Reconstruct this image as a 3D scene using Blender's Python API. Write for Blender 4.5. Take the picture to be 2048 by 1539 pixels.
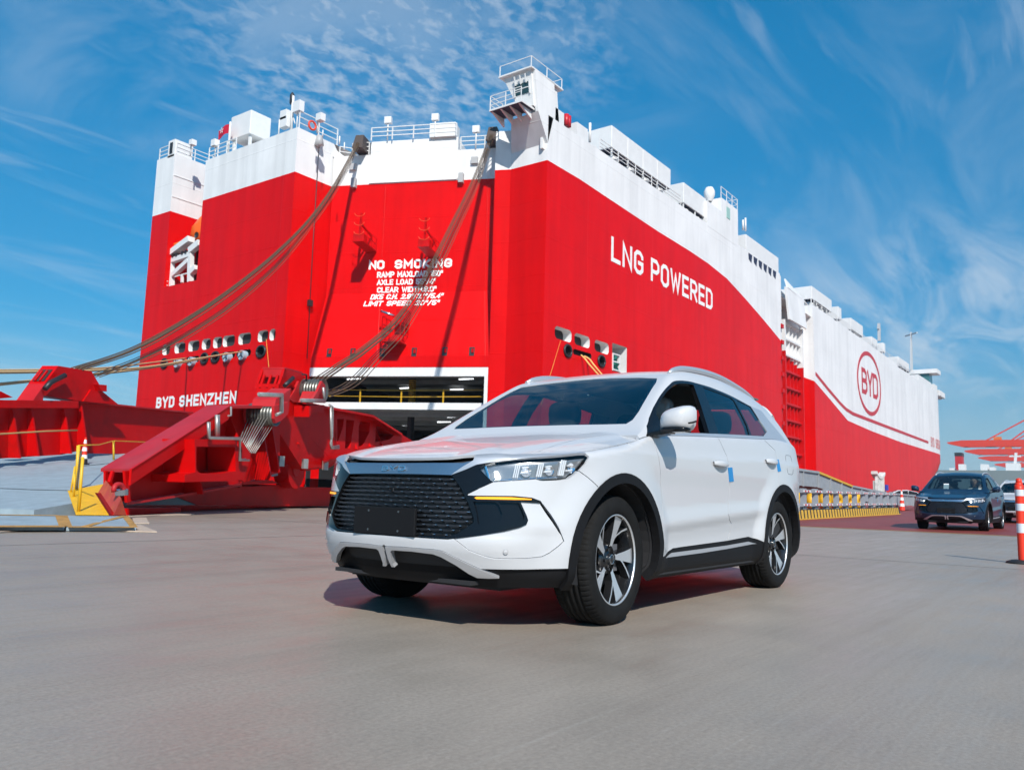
import bpy, bmesh, math, random
import numpy as np
from mathutils import Vector, Matrix
from mathutils.geometry import delaunay_2d_cdt
random.seed(7)
for o in list(bpy.data.objects): bpy.data.objects.remove(o, do_unlink=True)
SC = bpy.context.scene
COL = SC.collection
rad = math.radians
# ------------------------------------------------------------------ camera
CAM_F, CAM_YAW, CAM_PITCH, CAM_ROLL, CAM_H = 1648.9, .6340, .1302, .0281, .7032   # focal in px of a 2048 px wide frame
_f = np.array([math.cos(CAM_PITCH)*math.cos(CAM_YAW), math.cos(CAM_PITCH)*math.sin(CAM_YAW), math.sin(CAM_PITCH)])
_r0 = np.array([math.sin(CAM_YAW), -math.cos(CAM_YAW), 0.]); _u0 = np.cross(_r0, _f)
_r = _r0*math.cos(CAM_ROLL)+_u0*math.sin(CAM_ROLL); _u = -_r0*math.sin(CAM_ROLL)+_u0*math.cos(CAM_ROLL)
camd = bpy.data.cameras.new('camera'); cam = bpy.data.objects.new('camera', camd); COL.objects.link(cam)
camd.sensor_fit = 'HORIZONTAL'; camd.sensor_width = 36.; camd.lens = CAM_F/2048*36
camd.clip_start = .05; camd.clip_end = 12000
M = Matrix(((_r[0], _u[0], -_f[0], 0), (_r[1], _u[1], -_f[1], 0), (_r[2], _u[2], -_f[2], CAM_H), (0, 0, 0, 1)))
cam.matrix_world = M
SC.camera = cam
camd.dof.use_dof = True; camd.dof.focus_distance = 5.2; camd.dof.aperture_fstop = 7.1
# ------------------------------------------------------------------ sun and sky
SUN_DIR = Vector((-.86, -.94, 1.0)).normalized()     # towards the sun
SUN_EL = math.asin(SUN_DIR.z)
sl = bpy.data.lights.new('sun', 'SUN'); sl.energy = 5.0; sl.angle = rad(.53); sl.color = (1., .955, .89)
sun = bpy.data.objects.new('sun', sl); COL.objects.link(sun)
sun.rotation_euler = SUN_DIR.to_track_quat('Z', 'Y').to_euler()
W = bpy.data.worlds.new('World'); SC.world = W; W.use_nodes = True
nt = W.node_tree; nt.nodes.clear()
def N(tree, typ, **kw):
    n = tree.nodes.new(typ)
    for k, v in kw.items():
        if k == 'inp':
            for a, b in v.items(): n.inputs[a].default_value = b
        else: setattr(n, k, v)
    return n
sky = N(nt, 'ShaderNodeTexSky', sky_type='NISHITA', sun_disc=False)
sky.sun_elevation = SUN_EL; sky.sun_rotation = math.atan2(SUN_DIR.x, SUN_DIR.y)
sky.altitude = 0; sky.air_density = 1.; sky.dust_density = 0.; sky.ozone_density = 10.
L = nt.links.new
tc = N(nt, 'ShaderNodeTexCoord')
# thin high cloud: the direction is projected on a flat layer overhead
sep = N(nt, 'ShaderNodeSeparateXYZ'); L(tc.outputs['Generated'], sep.inputs[0])
zz = N(nt, 'ShaderNodeMath', operation='MAXIMUM', inp={1: .03}); L(sep.outputs[2], zz.inputs[0])
zz2 = N(nt, 'ShaderNodeMath', operation='ADD', inp={1: .12}); L(zz.outputs[0], zz2.inputs[0])
dv = N(nt, 'ShaderNodeVectorMath', operation='DIVIDE'); L(tc.outputs['Generated'], dv.inputs[0]); L(zz2.outputs[0], dv.inputs[1])
def cloud_layer(rot, scale, stretch, nscale, detail, lo, hi, rough=.6, dist=0., loc=(0, 0, 0)):
    mp = N(nt, 'ShaderNodeMapping'); mp.inputs['Rotation'].default_value = (0, 0, rad(rot)); mp.inputs['Scale'].default_value = (scale, scale*stretch, 0.001); mp.inputs['Location'].default_value = loc
    L(dv.outputs[0], mp.inputs[0])
    nz = N(nt, 'ShaderNodeTexNoise', inp={'Scale': nscale, 'Detail': detail, 'Roughness': rough, 'Distortion': dist}); L(mp.outputs[0], nz.inputs['Vector'])
    mr = N(nt, 'ShaderNodeMapRange', interpolation_type='SMOOTHSTEP', inp={1: lo, 2: hi}); L(nz.outputs[0], mr.inputs[0])
    return mr.outputs[0]
def mul(a, b):
    m = N(nt, 'ShaderNodeMath', operation='MULTIPLY')
    for i, s in enumerate((a, b)):
        if isinstance(s, (int, float)): m.inputs[i].default_value = s
        else: L(s, m.inputs[i])
    return m.outputs[0]
def mx(a, b):
    m = N(nt, 'ShaderNodeMath', operation='MAXIMUM'); L(a, m.inputs[0]); L(b, m.inputs[1]); return m.outputs[0]
def blob(cx, cy, r0, r1, wob=.5):
    nzb = N(nt, 'ShaderNodeTexNoise', inp={'Scale': 2.2, 'Detail': 4}); L(dv.outputs[0], nzb.inputs['Vector'])
    flat = N(nt, 'ShaderNodeVectorMath', operation='MULTIPLY'); flat.inputs[1].default_value = (1, 1, 0); L(dv.outputs[0], flat.inputs[0])
    dd = N(nt, 'ShaderNodeVectorMath', operation='DISTANCE'); L(flat.outputs[0], dd.inputs[0]); dd.inputs[1].default_value = (cx, cy, 0)
    ad = N(nt, 'ShaderNodeMath', operation='MULTIPLY_ADD', inp={1: wob}); L(nzb.outputs[0], ad.inputs[0]); L(dd.outputs['Value'], ad.inputs[2])
    mr = N(nt, 'ShaderNodeMapRange', interpolation_type='SMOOTHSTEP', inp={1: r0+wob*.5, 2: r1+wob*.5, 3: 1., 4: 0.}); L(ad.outputs[0], mr.inputs[0]); return mr.outputs[0]
rip = mul(cloud_layer(38, 1., 1.35, 24., 3, .30, .74, .55, .25), blob(.98, 1.06, .12, .55))
soft = mul(cloud_layer(45, 1., .6, 3.2, 6, .40, .70, .6, .6, (2., 1., 0)), blob(.95, 1.15, .2, .9))
wisp = mul(cloud_layer(-28, 1., 3.4, 1.5, 7, .50, .72, .55, 1.2, (1.1, .35, 0)), cloud_layer(10, 1., 1., 1.1, 2, .38, .62, .5, 0, (5., 2., 0)))
wisp2 = mul(cloud_layer(80, 1., 4.2, .75, 8, .47, .74, .58, 1.0, (4.2, 1.3, 0)), .8)
low = mul(cloud_layer(85, 1., 2.6, 1.5, 6, .34, .70, .6, .8, (1.7, .4, 0)), blob(3.2, .30, .35, 1.5))
den = mx(mx(mul(rip, .44), mul(soft, .25)), mx(mul(low, .55), mx(mul(wisp, .24), mul(wisp2, .20))))
hz = N(nt, 'ShaderNodeMapRange', interpolation_type='SMOOTHSTEP', inp={1: .02, 2: .14}); L(sep.outputs[2], hz.inputs[0])
den = mul(den, hz.outputs[0])
mixc = N(nt, 'ShaderNodeMix', data_type='RGBA'); mixc.inputs['B'].default_value = (8.2, 8.9, 9.6, 1)
vv = N(nt, 'ShaderNodeMapRange', inp={1: .05, 2: .5, 3: .92, 4: 1.62}); L(sep.outputs[2], vv.inputs[0])
satn = N(nt, 'ShaderNodeHueSaturation', inp={'Saturation': 1.2, 'Hue': .478}); L(sky.outputs[0], satn.inputs['Color']); L(vv.outputs[0], satn.inputs['Value'])
air = N(nt, 'ShaderNodeMix', data_type='RGBA'); air.inputs['B'].default_value = (3.9, 6.0, 7.5, 1); L(satn.outputs[0], air.inputs['A'])
af = N(nt, 'ShaderNodeMapRange', interpolation_type='SMOOTHSTEP', inp={1: -.02, 2: .20, 3: .92, 4: 0.}); L(sep.outputs[2], af.inputs[0]); L(af.outputs[0], air.inputs['Factor'])
L(den, mixc.inputs['Factor']); L(air.outputs['Result'], mixc.inputs['A'])
bg = N(nt, 'ShaderNodeBackground', inp={'Strength': .085}); L(mixc.outputs['Result'], bg.inputs[0])
wo = N(nt, 'ShaderNodeOutputWorld'); L(bg.outputs[0], wo.inputs[0])
SC.view_settings.view_transform = 'Standard'; SC.view_settings.look = 'None'; SC.view_settings.gamma = 1; SC.view_settings.use_curve_mapping = False
SC.view_settings.exposure = .16
SC.cycles.max_bounces = 8; SC.cycles.transparent_max_bounces = 16; SC.cycles.use_denoising = True
# ------------------------------------------------------------------ pixel rays on to real planes of the place
CAMP = np.array([0, 0, CAM_H])
def ray(u, v): return _f+_r*(u-1024)/CAM_F-_u*(v-769.5)/CAM_F
def hit(u, v, n, o):
    d = ray(u, v); n = np.asarray(n, float); return CAMP+d*(((np.asarray(o, float)-CAMP)@n)/(d@n))
def PX(u, v, x): return hit(u, v, (1, 0, 0), (x, 0, 0))
def PY(u, v, y): return hit(u, v, (0, 1, 0), (0, y, 0))
def PZ(u, v, z=0.): return hit(u, v, (0, 0, 1), (0, 0, z))
def K(ox, oy, s): return lambda a, b: (ox+a/s, oy+b/s)
# ------------------------------------------------------------------ materials
MATS = {}
def _mat(name):
    m = bpy.data.materials.new(name); m.use_nodes = True; t = m.node_tree; t.nodes.clear()
    o = t.nodes.new('ShaderNodeOutputMaterial'); return m, t, o
def pbr(name, col, rough=.5, metal=0., coat=0., coat_rough=.03, spec=.5, noise=0., nscale=3., bump=0., bscale=8., emit=None, estr=0., stretch=(1, 1, 1), rvar=0., alpha=1., dirt=None, bdist=.02):
    if name in MATS: return MATS[name]
    m, t, o = _mat(name); b = N(t, 'ShaderNodeBsdfPrincipled'); t.links.new(b.outputs[0], o.inputs[0])
    b.inputs['Base Color'].default_value = (*col, 1); b.inputs['Roughness'].default_value = rough; b.inputs['Metallic'].default_value = metal
    b.inputs['Coat Weight'].default_value = coat; b.inputs['Coat Roughness'].default_value = coat_rough; b.inputs['Specular IOR Level'].default_value = spec
    if emit: b.inputs['Emission Color'].default_value = (*emit, 1); b.inputs['Emission Strength'].default_value = estr
    if noise or bump or rvar or dirt:
        g = N(t, 'ShaderNodeNewGeometry'); mp = N(t, 'ShaderNodeMapping'); mp.inputs['Scale'].default_value = stretch; t.links.new(g.outputs['Position'], mp.inputs[0])
    if noise or dirt:
        nz = N(t, 'ShaderNodeTexNoise', inp={'Scale': nscale, 'Detail': 6, 'Roughness': .62}); t.links.new(mp.outputs[0], nz.inputs['Vector'])
        mr = N(t, 'ShaderNodeMapRange', inp={1: .3, 2: .7, 3: 1-noise, 4: 1+noise}); t.links.new(nz.outputs[0], mr.inputs[0])
        mm = N(t, 'ShaderNodeMix', data_type='RGBA', blend_type='MULTIPLY'); mm.inputs['Factor'].default_value = 1; mm.inputs['A'].default_value = (*col, 1); t.links.new(mr.outputs[0], mm.inputs['B'])
        src = mm.outputs['Result']
        if dirt:
            n2 = N(t, 'ShaderNodeTexNoise', inp={'Scale': nscale*.35, 'Detail': 8, 'Roughness': .7}); t.links.new(mp.outputs[0], n2.inputs['Vector'])
            r2 = N(t, 'ShaderNodeMapRange', interpolation_type='SMOOTHSTEP', inp={1: dirt[1], 2: dirt[2], 3: 0, 4: dirt[3]}); t.links.new(n2.outputs[0], r2.inputs[0])
            m2 = N(t, 'ShaderNodeMix', data_type='RGBA'); m2.inputs['B'].default_value = (*dirt[0], 1); t.links.new(r2.outputs[0], m2.inputs['Factor']); t.links.new(src, m2.inputs['A']); src = m2.outputs['Result']
        t.links.new(src, b.inputs['Base Color'])
    if rvar:
        n3 = N(t, 'ShaderNodeTexNoise', inp={'Scale': nscale*1.7, 'Detail': 5}); t.links.new(mp.outputs[0], n3.inputs['Vector'])
        r3 = N(t, 'ShaderNodeMapRange', inp={1: .3, 2: .7, 3: max(.02, rough-rvar), 4: rough+rvar}); t.links.new(n3.outputs[0], r3.inputs[0]); t.links.new(r3.outputs[0], b.inputs['Roughness'])
    if bump:
        nb = N(t, 'ShaderNodeTexNoise', inp={'Scale': bscale, 'Detail': 5, 'Roughness': .55}); t.links.new(mp.outputs[0], nb.inputs['Vector'])
        bp = N(t, 'ShaderNodeBump', inp={'Strength': bump, 'Distance': bdist}); t.links.new(nb.outputs[0], bp.inputs['Height']); t.links.new(bp.outputs[0], b.inputs['Normal'])
        if coat: t.links.new(bp.outputs[0], b.inputs['Coat Normal'])
    MATS[name] = m; return m
def glass(name, tint, refl=1.0, ior=1.5, rough=0.):
    if name in MATS: return MATS[name]
    m, t, o = _mat(name)
    tr = N(t, 'ShaderNodeBsdfTransparent'); tr.inputs[0].default_value = (*tint, 1)
    gl = N(t, 'ShaderNodeBsdfGlossy'); gl.inputs['Roughness'].default_value = rough; gl.inputs[0].default_value = (refl, refl, refl, 1)
    fr = N(t, 'ShaderNodeFresnel'); mi = N(t, 'ShaderNodeMixShader'); ge = N(t, 'ShaderNodeNewGeometry')
    im = N(t, 'ShaderNodeMapRange', inp={1: 0., 2: 1., 3: ior, 4: 1/ior}); t.links.new(ge.outputs['Backfacing'], im.inputs[0]); t.links.new(im.outputs[0], fr.inputs['IOR'])   # a thin pane reflects alike from both sides
    t.links.new(fr.outputs[0], mi.inputs[0]); t.links.new(tr.outputs[0], mi.inputs[1]); t.links.new(gl.outputs[0], mi.inputs[2]); t.links.new(mi.outputs[0], o.inputs[0])
    MATS[name] = m; return m
# ------------------------------------------------------------------ mesh helpers
def tag(o, label=None, cat=None, group=None, kind=None):
    if label: o['label'] = label
    if cat: o['category'] = cat
    if group: o['group'] = group
    if kind: o['kind'] = kind
    return o
def empty(name, loc=(0, 0, 0), parent=None):
    o = bpy.data.objects.new(name, None); COL.objects.link(o); o.location = loc; o.empty_display_size = .2
    if parent: o.parent = parent
    return o
def thing(name, label, cat, loc=(0, 0, 0), group=None): return tag(empty(name, loc), label, cat, group)
def link(name, me, mat=None, parent=None):
    o = bpy.data.objects.new(name, me); COL.objects.link(o)
    if mat is not None: me.materials.append(mat)
    if parent is not None:
        o.parent = parent
        q = parent; off = Vector((0, 0, 0))
        while q is not None: off += q.location; q = q.parent
        o.location = -off           # part geometry is given in world coordinates
    return o
class MB:
    def __init__(s): s.v = []; s.f = []; s.sm = []
    def add(s, vs, fs, smooth=False):
        b = len(s.v); s.v += [tuple(map(float, p)) for p in vs]; s.f += [tuple(i+b for i in f) for f in fs]; s.sm += [smooth]*len(fs); return s
    def box(s, c, d, rz=0., rx=0., ry=0.):
        R_ = Matrix.Rotation(rz, 3, 'Z') @ Matrix.Rotation(ry, 3, 'Y') @ Matrix.Rotation(rx, 3, 'X'); c = Vector(c)
        vs = [c+R_ @ Vector((x*d[0]/2, y*d[1]/2, z*d[2]/2)) for x in (-1, 1) for y in (-1, 1) for z in (-1, 1)]
        return s.add(vs, [(0, 1, 3, 2), (4, 6, 7, 5), (0, 4, 5, 1), (2, 3, 7, 6), (0, 2, 6, 4), (1, 5, 7, 3)])
    def aabb(s, a, b): return s.box([(a[i]+b[i])/2 for i in range(3)], [abs(b[i]-a[i]) for i in range(3)])
    def hexa(s, q0, q1):
        n = len(q0); vs = list(q0)+list(q1); fs = [tuple(range(n-1, -1, -1)), tuple(range(n, 2*n))]+[(i, (i+1) % n, n+(i+1) % n, n+i) for i in range(n)]
        return s.add(vs, fs)
    def prism(s, poly, d):      # poly: 3D points, extruded by vector d
        d = np.asarray(d, float); return s.hexa([np.asarray(p, float) for p in poly], [np.asarray(p, float)+d for p in poly])
    def bar(s, a, b, w, h=None, up=(0, 0, 1)):
        h = h or w; a = Vector(a); b = Vector(b); t = (b-a); 
        if t.length < 1e-6: return s
        t.normalize(); up = Vector(up)
        if abs(t.dot(up)) > .98: up = Vector((1, 0, 0))
        x = t.cross(up).normalized(); y = x.cross(t)
        q = lambda p: [p+x*w/2+y*h/2, p-x*w/2+y*h/2, p-x*w/2-y*h/2, p+x*w/2-y*h/2]
        return s.hexa(q(a), q(b))
    def tube(s, pts, r, n=8, cap=True, smooth=True):
        pts = [Vector(p) for p in pts]; rs = r if isinstance(r, (list, tuple)) else [r]*len(pts); vs = []; fs = []
        t0 = (pts[1]-pts[0]).normalized(); ref = Vector((0, 0, 1)) if abs(t0.z) < .9 else Vector((1, 0, 0)); x = t0.cross(ref).normalized()
        for i, p in enumerate(pts):
            t = (pts[min(i+1, len(pts)-1)]-pts[max(i-1, 0)]).normalized(); x = (x-t*x.dot(t)).normalized(); y = t.cross(x)
            for k in range(n):
                a = 2*math.pi*k/n; vs.append(p+(x*math.cos(a)+y*math.sin(a))*rs[i])
        for i in range(len(pts)-1):
            for k in range(n): fs.append((i*n+k, i*n+(k+1) % n, (i+1)*n+(k+1) % n, (i+1)*n+k))
        s.add(vs, fs, smooth)
        if cap: s.add(vs[:n], [tuple(range(n-1, -1, -1))]); s.add(vs[-n:], [tuple(range(n))])
        return s
    def lathe(s, prof, c, axis=(0, 0, 1), n=24, smooth=True, closed=False):   # prof: (radius, height)
        c = Vector(c); ax = Vector(axis).normalized(); ref = Vector((0, 0, 1)) if abs(ax.z) < .9 else Vector((1, 0, 0)); x = ax.cross(ref).normalized(); y = ax.cross(x)
        vs = []; fs = []; m = len(prof)
        for k in range(n):
            a = 2*math.pi*k/n; d = x*math.cos(a)+y*math.sin(a)
            for r_, h in prof: vs.append(c+d*r_+ax*h)
        for k in range(n):
            for i in range(m-1+(1 if closed else 0)): j = (i+1) % m; fs.append((k*m+i, ((k+1) % n)*m+i, ((k+1) % n)*m+j, k*m+j))
        return s.add(vs, fs, smooth)
    def cyl(s, a, b, r, n=16): a = Vector(a); b = Vector(b); return s.lathe([(0, 0), (r, 0), (r, (b-a).length), (0, (b-a).length)], a, b-a, n, False)
    def mesh(s, name):
        me = bpy.data.meshes.new(name); me.from_pydata(s.v, [], s.f); me.polygons.foreach_set('use_smooth', s.sm); me.validate(); me.update()
        bm = bmesh.new(); bm.from_mesh(me); bmesh.ops.remove_doubles(bm, verts=bm.verts, dist=1e-5); bmesh.ops.recalc_face_normals(bm, faces=bm.faces); bm.to_mesh(me); bm.free(); return me
    def build(s, name, mat, parent=None, bevel=0.):
        me = s.mesh(name); o = link(name, me, mat, parent)
        if bevel:
            md = o.modifiers.new('bevel', 'BEVEL'); md.width = bevel; md.segments = 2; md.limit_method = 'ANGLE'; md.angle_limit = rad(40); md.harden_normals = False
        return o
def dup(root, parent=None):
    c = root.copy(); COL.objects.link(c); c.parent = parent
    for ch in list(root.children): dup(ch, c)
    return c
def ccw(p):
    p = [tuple(map(float, q[:2])) for q in p]
    return p if sum(p[i][0]*p[(i+1) % len(p)][1]-p[(i+1) % len(p)][0]*p[i][1] for i in range(len(p))) > 0 else p[::-1]
def densify(poly, d):
    out = []
    for i in range(len(poly)):
        a = np.asarray(poly[i], float); b = np.asarray(poly[(i+1) % len(poly)], float); n = max(1, int(math.ceil(np.linalg.norm(b-a)/d)))
        for k in range(n): out.append(a+(b-a)*k/n)
    return out
def holed(outer, holes):
    """triangles of a flat polygon with holes (2D)"""
    vs = []; fs = []
    for p in [ccw(q_) for q_ in [outer]+holes]: b = len(vs); vs += [Vector((float(q[0]), float(q[1]))) for q in p]; fs.append(list(range(b, b+len(p))))
    V, E_, F_, ov, oe, of = delaunay_2d_cdt(vs, [], fs, 1, 1e-5)
    tri = [f for f, o in zip(F_, of) if 0 in o and len(o) == 1]
    return [(v.x, v.y) for v in V], tri
def rrect(x0, y0, x1, y1, r, n=4):
    r = min(r, abs(x1-x0)/2, abs(y1-y0)/2); out = []
    for cx, cy, a0 in ((x1-r, y1-r, 0), (x0+r, y1-r, 90), (x0+r, y0+r, 180), (x1-r, y0+r, 270)):
        for k in range(n+1): a = rad(a0+90*k/n); out.append((cx+r*math.cos(a), cy+r*math.sin(a)))
    return out
# ------------------------------------------------------------------ lettering: octagonal stroke letters, em height 1
c_ = .16
def _o(w): return [(c_, 0), (w-c_, 0), (w, c_), (w, 1-c_), (w-c_, 1), (c_, 1), (0, 1-c_), (0, c_), (c_, 0)]
GL = {'L': (.5, [[(0, 1), (0, 0), (.5, 0)]]), 'N': (.55, [[(0, 0), (0, 1), (.55, 0), (.55, 1)]]), 'G': (.55, [[(.55, .8), (.55, 1-c_), (.55-c_, 1), (c_, 1), (0, 1-c_), (0, c_), (c_, 0), (.55-c_, 0), (.55, c_), (.55, .48), (.3, .48)]]),
 'P': (.55, [[(0, 0), (0, 1), (.55-c_, 1), (.55, 1-c_), (.55, .4+c_), (.55-c_, .42), (0, .42)]]), 'O': (.55, [_o(.55)]), '0': (.5, [_o(.5)]),
 'W': (.8, [[(0, 1), (.2, 0), (.4, .8), (.6, 0), (.8, 1)]]), 'E': (.48, [[(.48, 1), (0, 1), (0, 0), (.48, 0)], [(0, .5), (.42, .5)]]),
 'R': (.55, [[(0, 0), (0, 1), (.55-c_, 1), (.55, 1-c_), (.55, .45+c_), (.55-c_, .45), (0, .45)], [(.28, .45), (.55, 0)]]), 'D': (.55, [[(0, 0), (0, 1), (.55-c_, 1), (.55, 1-c_), (.55, c_), (.55-c_, 0), (0, 0)]]),
 'B': (.55, [[(0, 0), (0, 1), (.5-c_, 1), (.5, 1-c_*.8), (.5, .52+c_*.6), (.5-c_*.6, .52), (0, .52)], [(.4, .52), (.55, .4), (.55, c_), (.55-c_, 0), (0, 0)]]), 'Y': (.6, [[(0, 1), (.3, .45), (.6, 1)], [(.3, .45), (.3, 0)]]),
 'S': (.55, [[(.55, .82), (.55-c_, 1), (c_, 1), (0, 1-c_), (0, .5+c_*.7), (c_*.8, .5), (.55-c_*.8, .5), (.55, .5-c_*.7), (.55, c_), (.55-c_, 0), (c_, 0), (0, .18)]]), 'H': (.55, [[(0, 0), (0, 1)], [(.55, 0), (.55, 1)], [(0, .5), (.55, .5)]]),
 'Z': (.55, [[(0, 1), (.55, 1), (0, 0), (.55, 0)]]), 'M': (.7, [[(0, 0), (0, 1), (.35, .35), (.7, 1), (.7, 0)]]), 'K': (.55, [[(0, 0), (0, 1)], [(.55, 1), (.05, .5), (.55, 0)]]), 'I': (.0, [[(0, 0), (0, 1)]]),
 'A': (.6, [[(0, 0), (.3, 1), (.6, 0)], [(.12, .33), (.48, .33)]]), 'X': (.6, [[(0, 0), (.6, 1)], [(0, 1), (.6, 0)]]), 'C': (.52, [[(.52, .78), (.52, 1-c_), (.52-c_, 1), (c_, 1), (0, 1-c_), (0, c_), (c_, 0), (.52-c_, 0), (.52, c_), (.52, .22)]]),
 'T': (.56, [[(0, 1), (.56, 1)], [(.28, 1), (.28, 0)]]), '1': (.15, [[(0, .8), (.15, 1), (.15, 0)]]), '5': (.5, [[(.48, 1), (0, 1), (0, .55), (.5-c_, .55), (.5, .55-c_), (.5, c_), (.5-c_, 0), (c_, 0), (0, .15)]]),
 '2': (.5, [[(0, .8), (c_, 1), (.5-c_, 1), (.5, 1-c_), (.5, .6), (0, 0), (.5, 0)]]), '3': (.5, [[(0, .9), (c_, 1), (.5-c_, 1), (.5, 1-c_), (.5, .65), (.38, .52), (.15, .52)], [(.38, .52), (.5, .4), (.5, c_), (.5-c_, 0), (c_, 0), (0, .1)]]),
 '4': (.5, [[(.38, 0), (.38, 1), (0, .3), (.52, .3)]]), '6': (.5, [[(.48, .85), (.5-c_, 1), (c_, 1), (0, 1-c_), (0, c_), (c_, 0), (.5-c_, 0), (.5, c_), (.5, .4), (.5-c_, .55), (0, .55)]]), '8': (.5, [_o(.5), [(0, .52), (.5, .52)]]),
 '9': (.5, [[(0, .15), (c_, 0), (.5-c_, 0), (.5, c_), (.5, 1-c_), (.5-c_, 1), (c_, 1), (0, 1-c_), (0, .55), (c_, .42), (.5, .42)]]), '.': (.02, [[(0, 0), (.02, .02)]]), '/': (.35, [[(0, -.05), (.35, 1.05)]]), '"': (.2, [[(0, .7), (0, 1)], [(.2, .7), (.2, 1)]]), ' ': (.3, []), '-': (.3, [[(0, .5), (.3, .5)]])}
def strokes(text, track=.3):
    out = []; x = 0
    for ch in text:
        w, st = GL[ch]; out += [[(px+x, py) for px, py in s_] for s_ in st]; x += w+track
    return out, x-track
def stroke_mesh(paths, th, fmap, depth=.02, stencil=0.):
    """2D stroke paths -> flat bars with mitred corners; fmap(x, y, d) gives the 3D point, d metres proud of the surface"""
    mb = MB()
    for ip, P in enumerate(paths):
        P = [np.array(q, float) for q in P]; n = len(P); closed = n > 3 and np.allclose(P[0], P[-1])
        L_ = []; 
        for i in range(n):
            a = P[i-1] if i else (P[-2] if closed else None); b = P[i+1] if i < n-1 else (P[1] if closed else None)
            d1 = (P[i]-a)/np.linalg.norm(P[i]-a) if a is not None else None; d2 = (b-P[i])/np.linalg.norm(b-P[i]) if b is not None else None
            if d1 is None: d1 = d2; e = -d2*th/2
            elif d2 is None: d2 = d1; e = d1*th/2
            else: e = np.zeros(2)
            n1 = np.array([-d1[1], d1[0]]); n2 = np.array([-d2[1], d2[0]]); m = n1+n2; m = m/max(np.linalg.norm(m), 1e-6); k = min(1/max(m@n1, .35), 2.2)
            L_.append((P[i]+e+m*th/2*k, P[i]+e-m*th/2*k))
        for i in range(n-1):
            q = [L_[i][0], L_[i+1][0], L_[i+1][1], L_[i][1]]
            dp = depth*(1+.14*((i+3*ip) % 9)); mb.hexa([fmap(*p, 0.) for p in q], [fmap(*p, dp) for p in q])
    return mb
# ================================================================== ground and water
def gz(x, y=0.): return min(.52, max(0., (x-24.)*.0078))
def sheet(name, xs, ys, dz, mat, parent=None):
    V = [(x, y, gz(x, y)+dz) for x in xs for y in ys]; ny = len(ys)
    F = [(i*ny+j, (i+1)*ny+j, (i+1)*ny+j+1, i*ny+j+1) for i in range(len(xs)-1) for j in range(ny-1)]
    me = bpy.data.meshes.new(name); me.from_pydata(V, [], F); me.update(); return link(name, me, mat, parent)
def concrete_mat():
    m, t, o = _mat('quay_concrete'); b = N(t, 'ShaderNodeBsdfPrincipled'); l = t.links.new; l(b.outputs[0], o.inputs[0])
    g = N(t, 'ShaderNodeNewGeometry')
    def nz(scale, detail, rough, stretch=(1, 1, 1), rot=0):
        mp = N(t, 'ShaderNodeMapping'); mp.inputs['Scale'].default_value = stretch; mp.inputs['Rotation'].default_value = (0, 0, rad(rot)); l(g.outputs['Position'], mp.inputs[0])
        n = N(t, 'ShaderNodeTexNoise', inp={'Scale': scale, 'Detail': detail, 'Roughness': rough}); l(mp.outputs[0], n.inputs['Vector']); return n.outputs[0]
    def rng(s, a, b_, c, d): r_ = N(t, 'ShaderNodeMapRange', inp={1: a, 2: b_, 3: c, 4: d}); l(s, r_.inputs[0]); return r_.outputs[0]
    def mixc(f, a, b_, blend='MIX'):
        m_ = N(t, 'ShaderNodeMix', data_type='RGBA', blend_type=blend)
        for key, s in (('Factor', f), ('A', a), ('B', b_)):
            if isinstance(s, tuple): m_.inputs[key].default_value = (*s, 1)
            elif isinstance(s, (int, float)): m_.inputs[key].default_value = s
            else: l(s, m_.inputs[key])
        return m_.outputs['Result']
    big = nz(.22, 5, .6); mid = nz(1.7, 7, .65); fine = nz(60, 4, .7); grit = nz(420, 2, .6); streak = nz(2.4, 6, .7, (.22, 3.2, 1), 62); scr = nz(9., 4, .65, (.06, 5., 1), 58)
    tyre = nz(.9, 4, .6, (.05, 1.6, 1), 12)
    c = mixc(rng(big, .35, .65, 0, 1), (.262, .220, .178), (.322, .276, .228))
    c = mixc(rng(mid, .35, .7, 0, .55), c, (.335, .282, .23))
    c = mixc(rng(streak, .5, .75, 0, .24), c, (.19, .155, .128))
    c = mixc(rng(scr, .56, .72, 0, .5), c, (.335, .295, .25))
    c = mixc(rng(tyre, .54, .72, 0, .28), c, (.155, .128, .105))
    c = mixc(1., c, rng(fine, .3, .7, .80, 1.18), 'MULTIPLY'); c = mixc(1., c, rng(grit, .3, .7, .84, 1.16), 'MULTIPLY')
    l(c, b.inputs['Base Color'])
    rr = N(t, 'ShaderNodeMath', operation='ADD'); l(rng(mid, .3, .7, .36, .56), rr.inputs[0]); l(rng(streak, .4, .7, -.05, .1), rr.inputs[1]); l(rr.outputs[0], b.inputs['Roughness'])
    b.inputs['Specular IOR Level'].default_value = .42
    hs = N(t, 'ShaderNodeMath', operation='ADD'); l(rng(fine, 0, 1, 0, .5), hs.inputs[0]); l(rng(grit, 0, 1, 0, .35), hs.inputs[1])
    bp = N(t, 'ShaderNodeBump', inp={'Strength': .35, 'Distance': .004}); l(hs.outputs[0], bp.inputs['Height']); l(bp.outputs[0], b.inputs['Normal'])
    return m
gxs = [-3000, -300, -60, -20, 0, 6, 12, 18, 22, 24, 28, 32, 38, 46, 56, 70, 91, 140, 220, 400, 900, 3000]
gys = [-3000, -600, -200, -80, -40, -20, -8, 0, 4, 8, 14, 20, 26, 31.6]
ground = tag(sheet('quay_ground', gxs, gys, 0., concrete_mat()), 'grey brushed concrete quay apron under the cars', kind='structure')
qw = MB(); 
for i in range(len(gxs)-1):
    a, b_ = gxs[i], gxs[i+1]; qw.hexa([(a, 31.6, gz(a)), (b_, 31.6, gz(b_)), (b_, 31.6, -6), (a, 31.6, -6)], [(a, 31.2, gz(a)-.01), (b_, 31.2, gz(b_)-.01), (b_, 31.2, -6), (a, 31.2, -6)])
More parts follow.
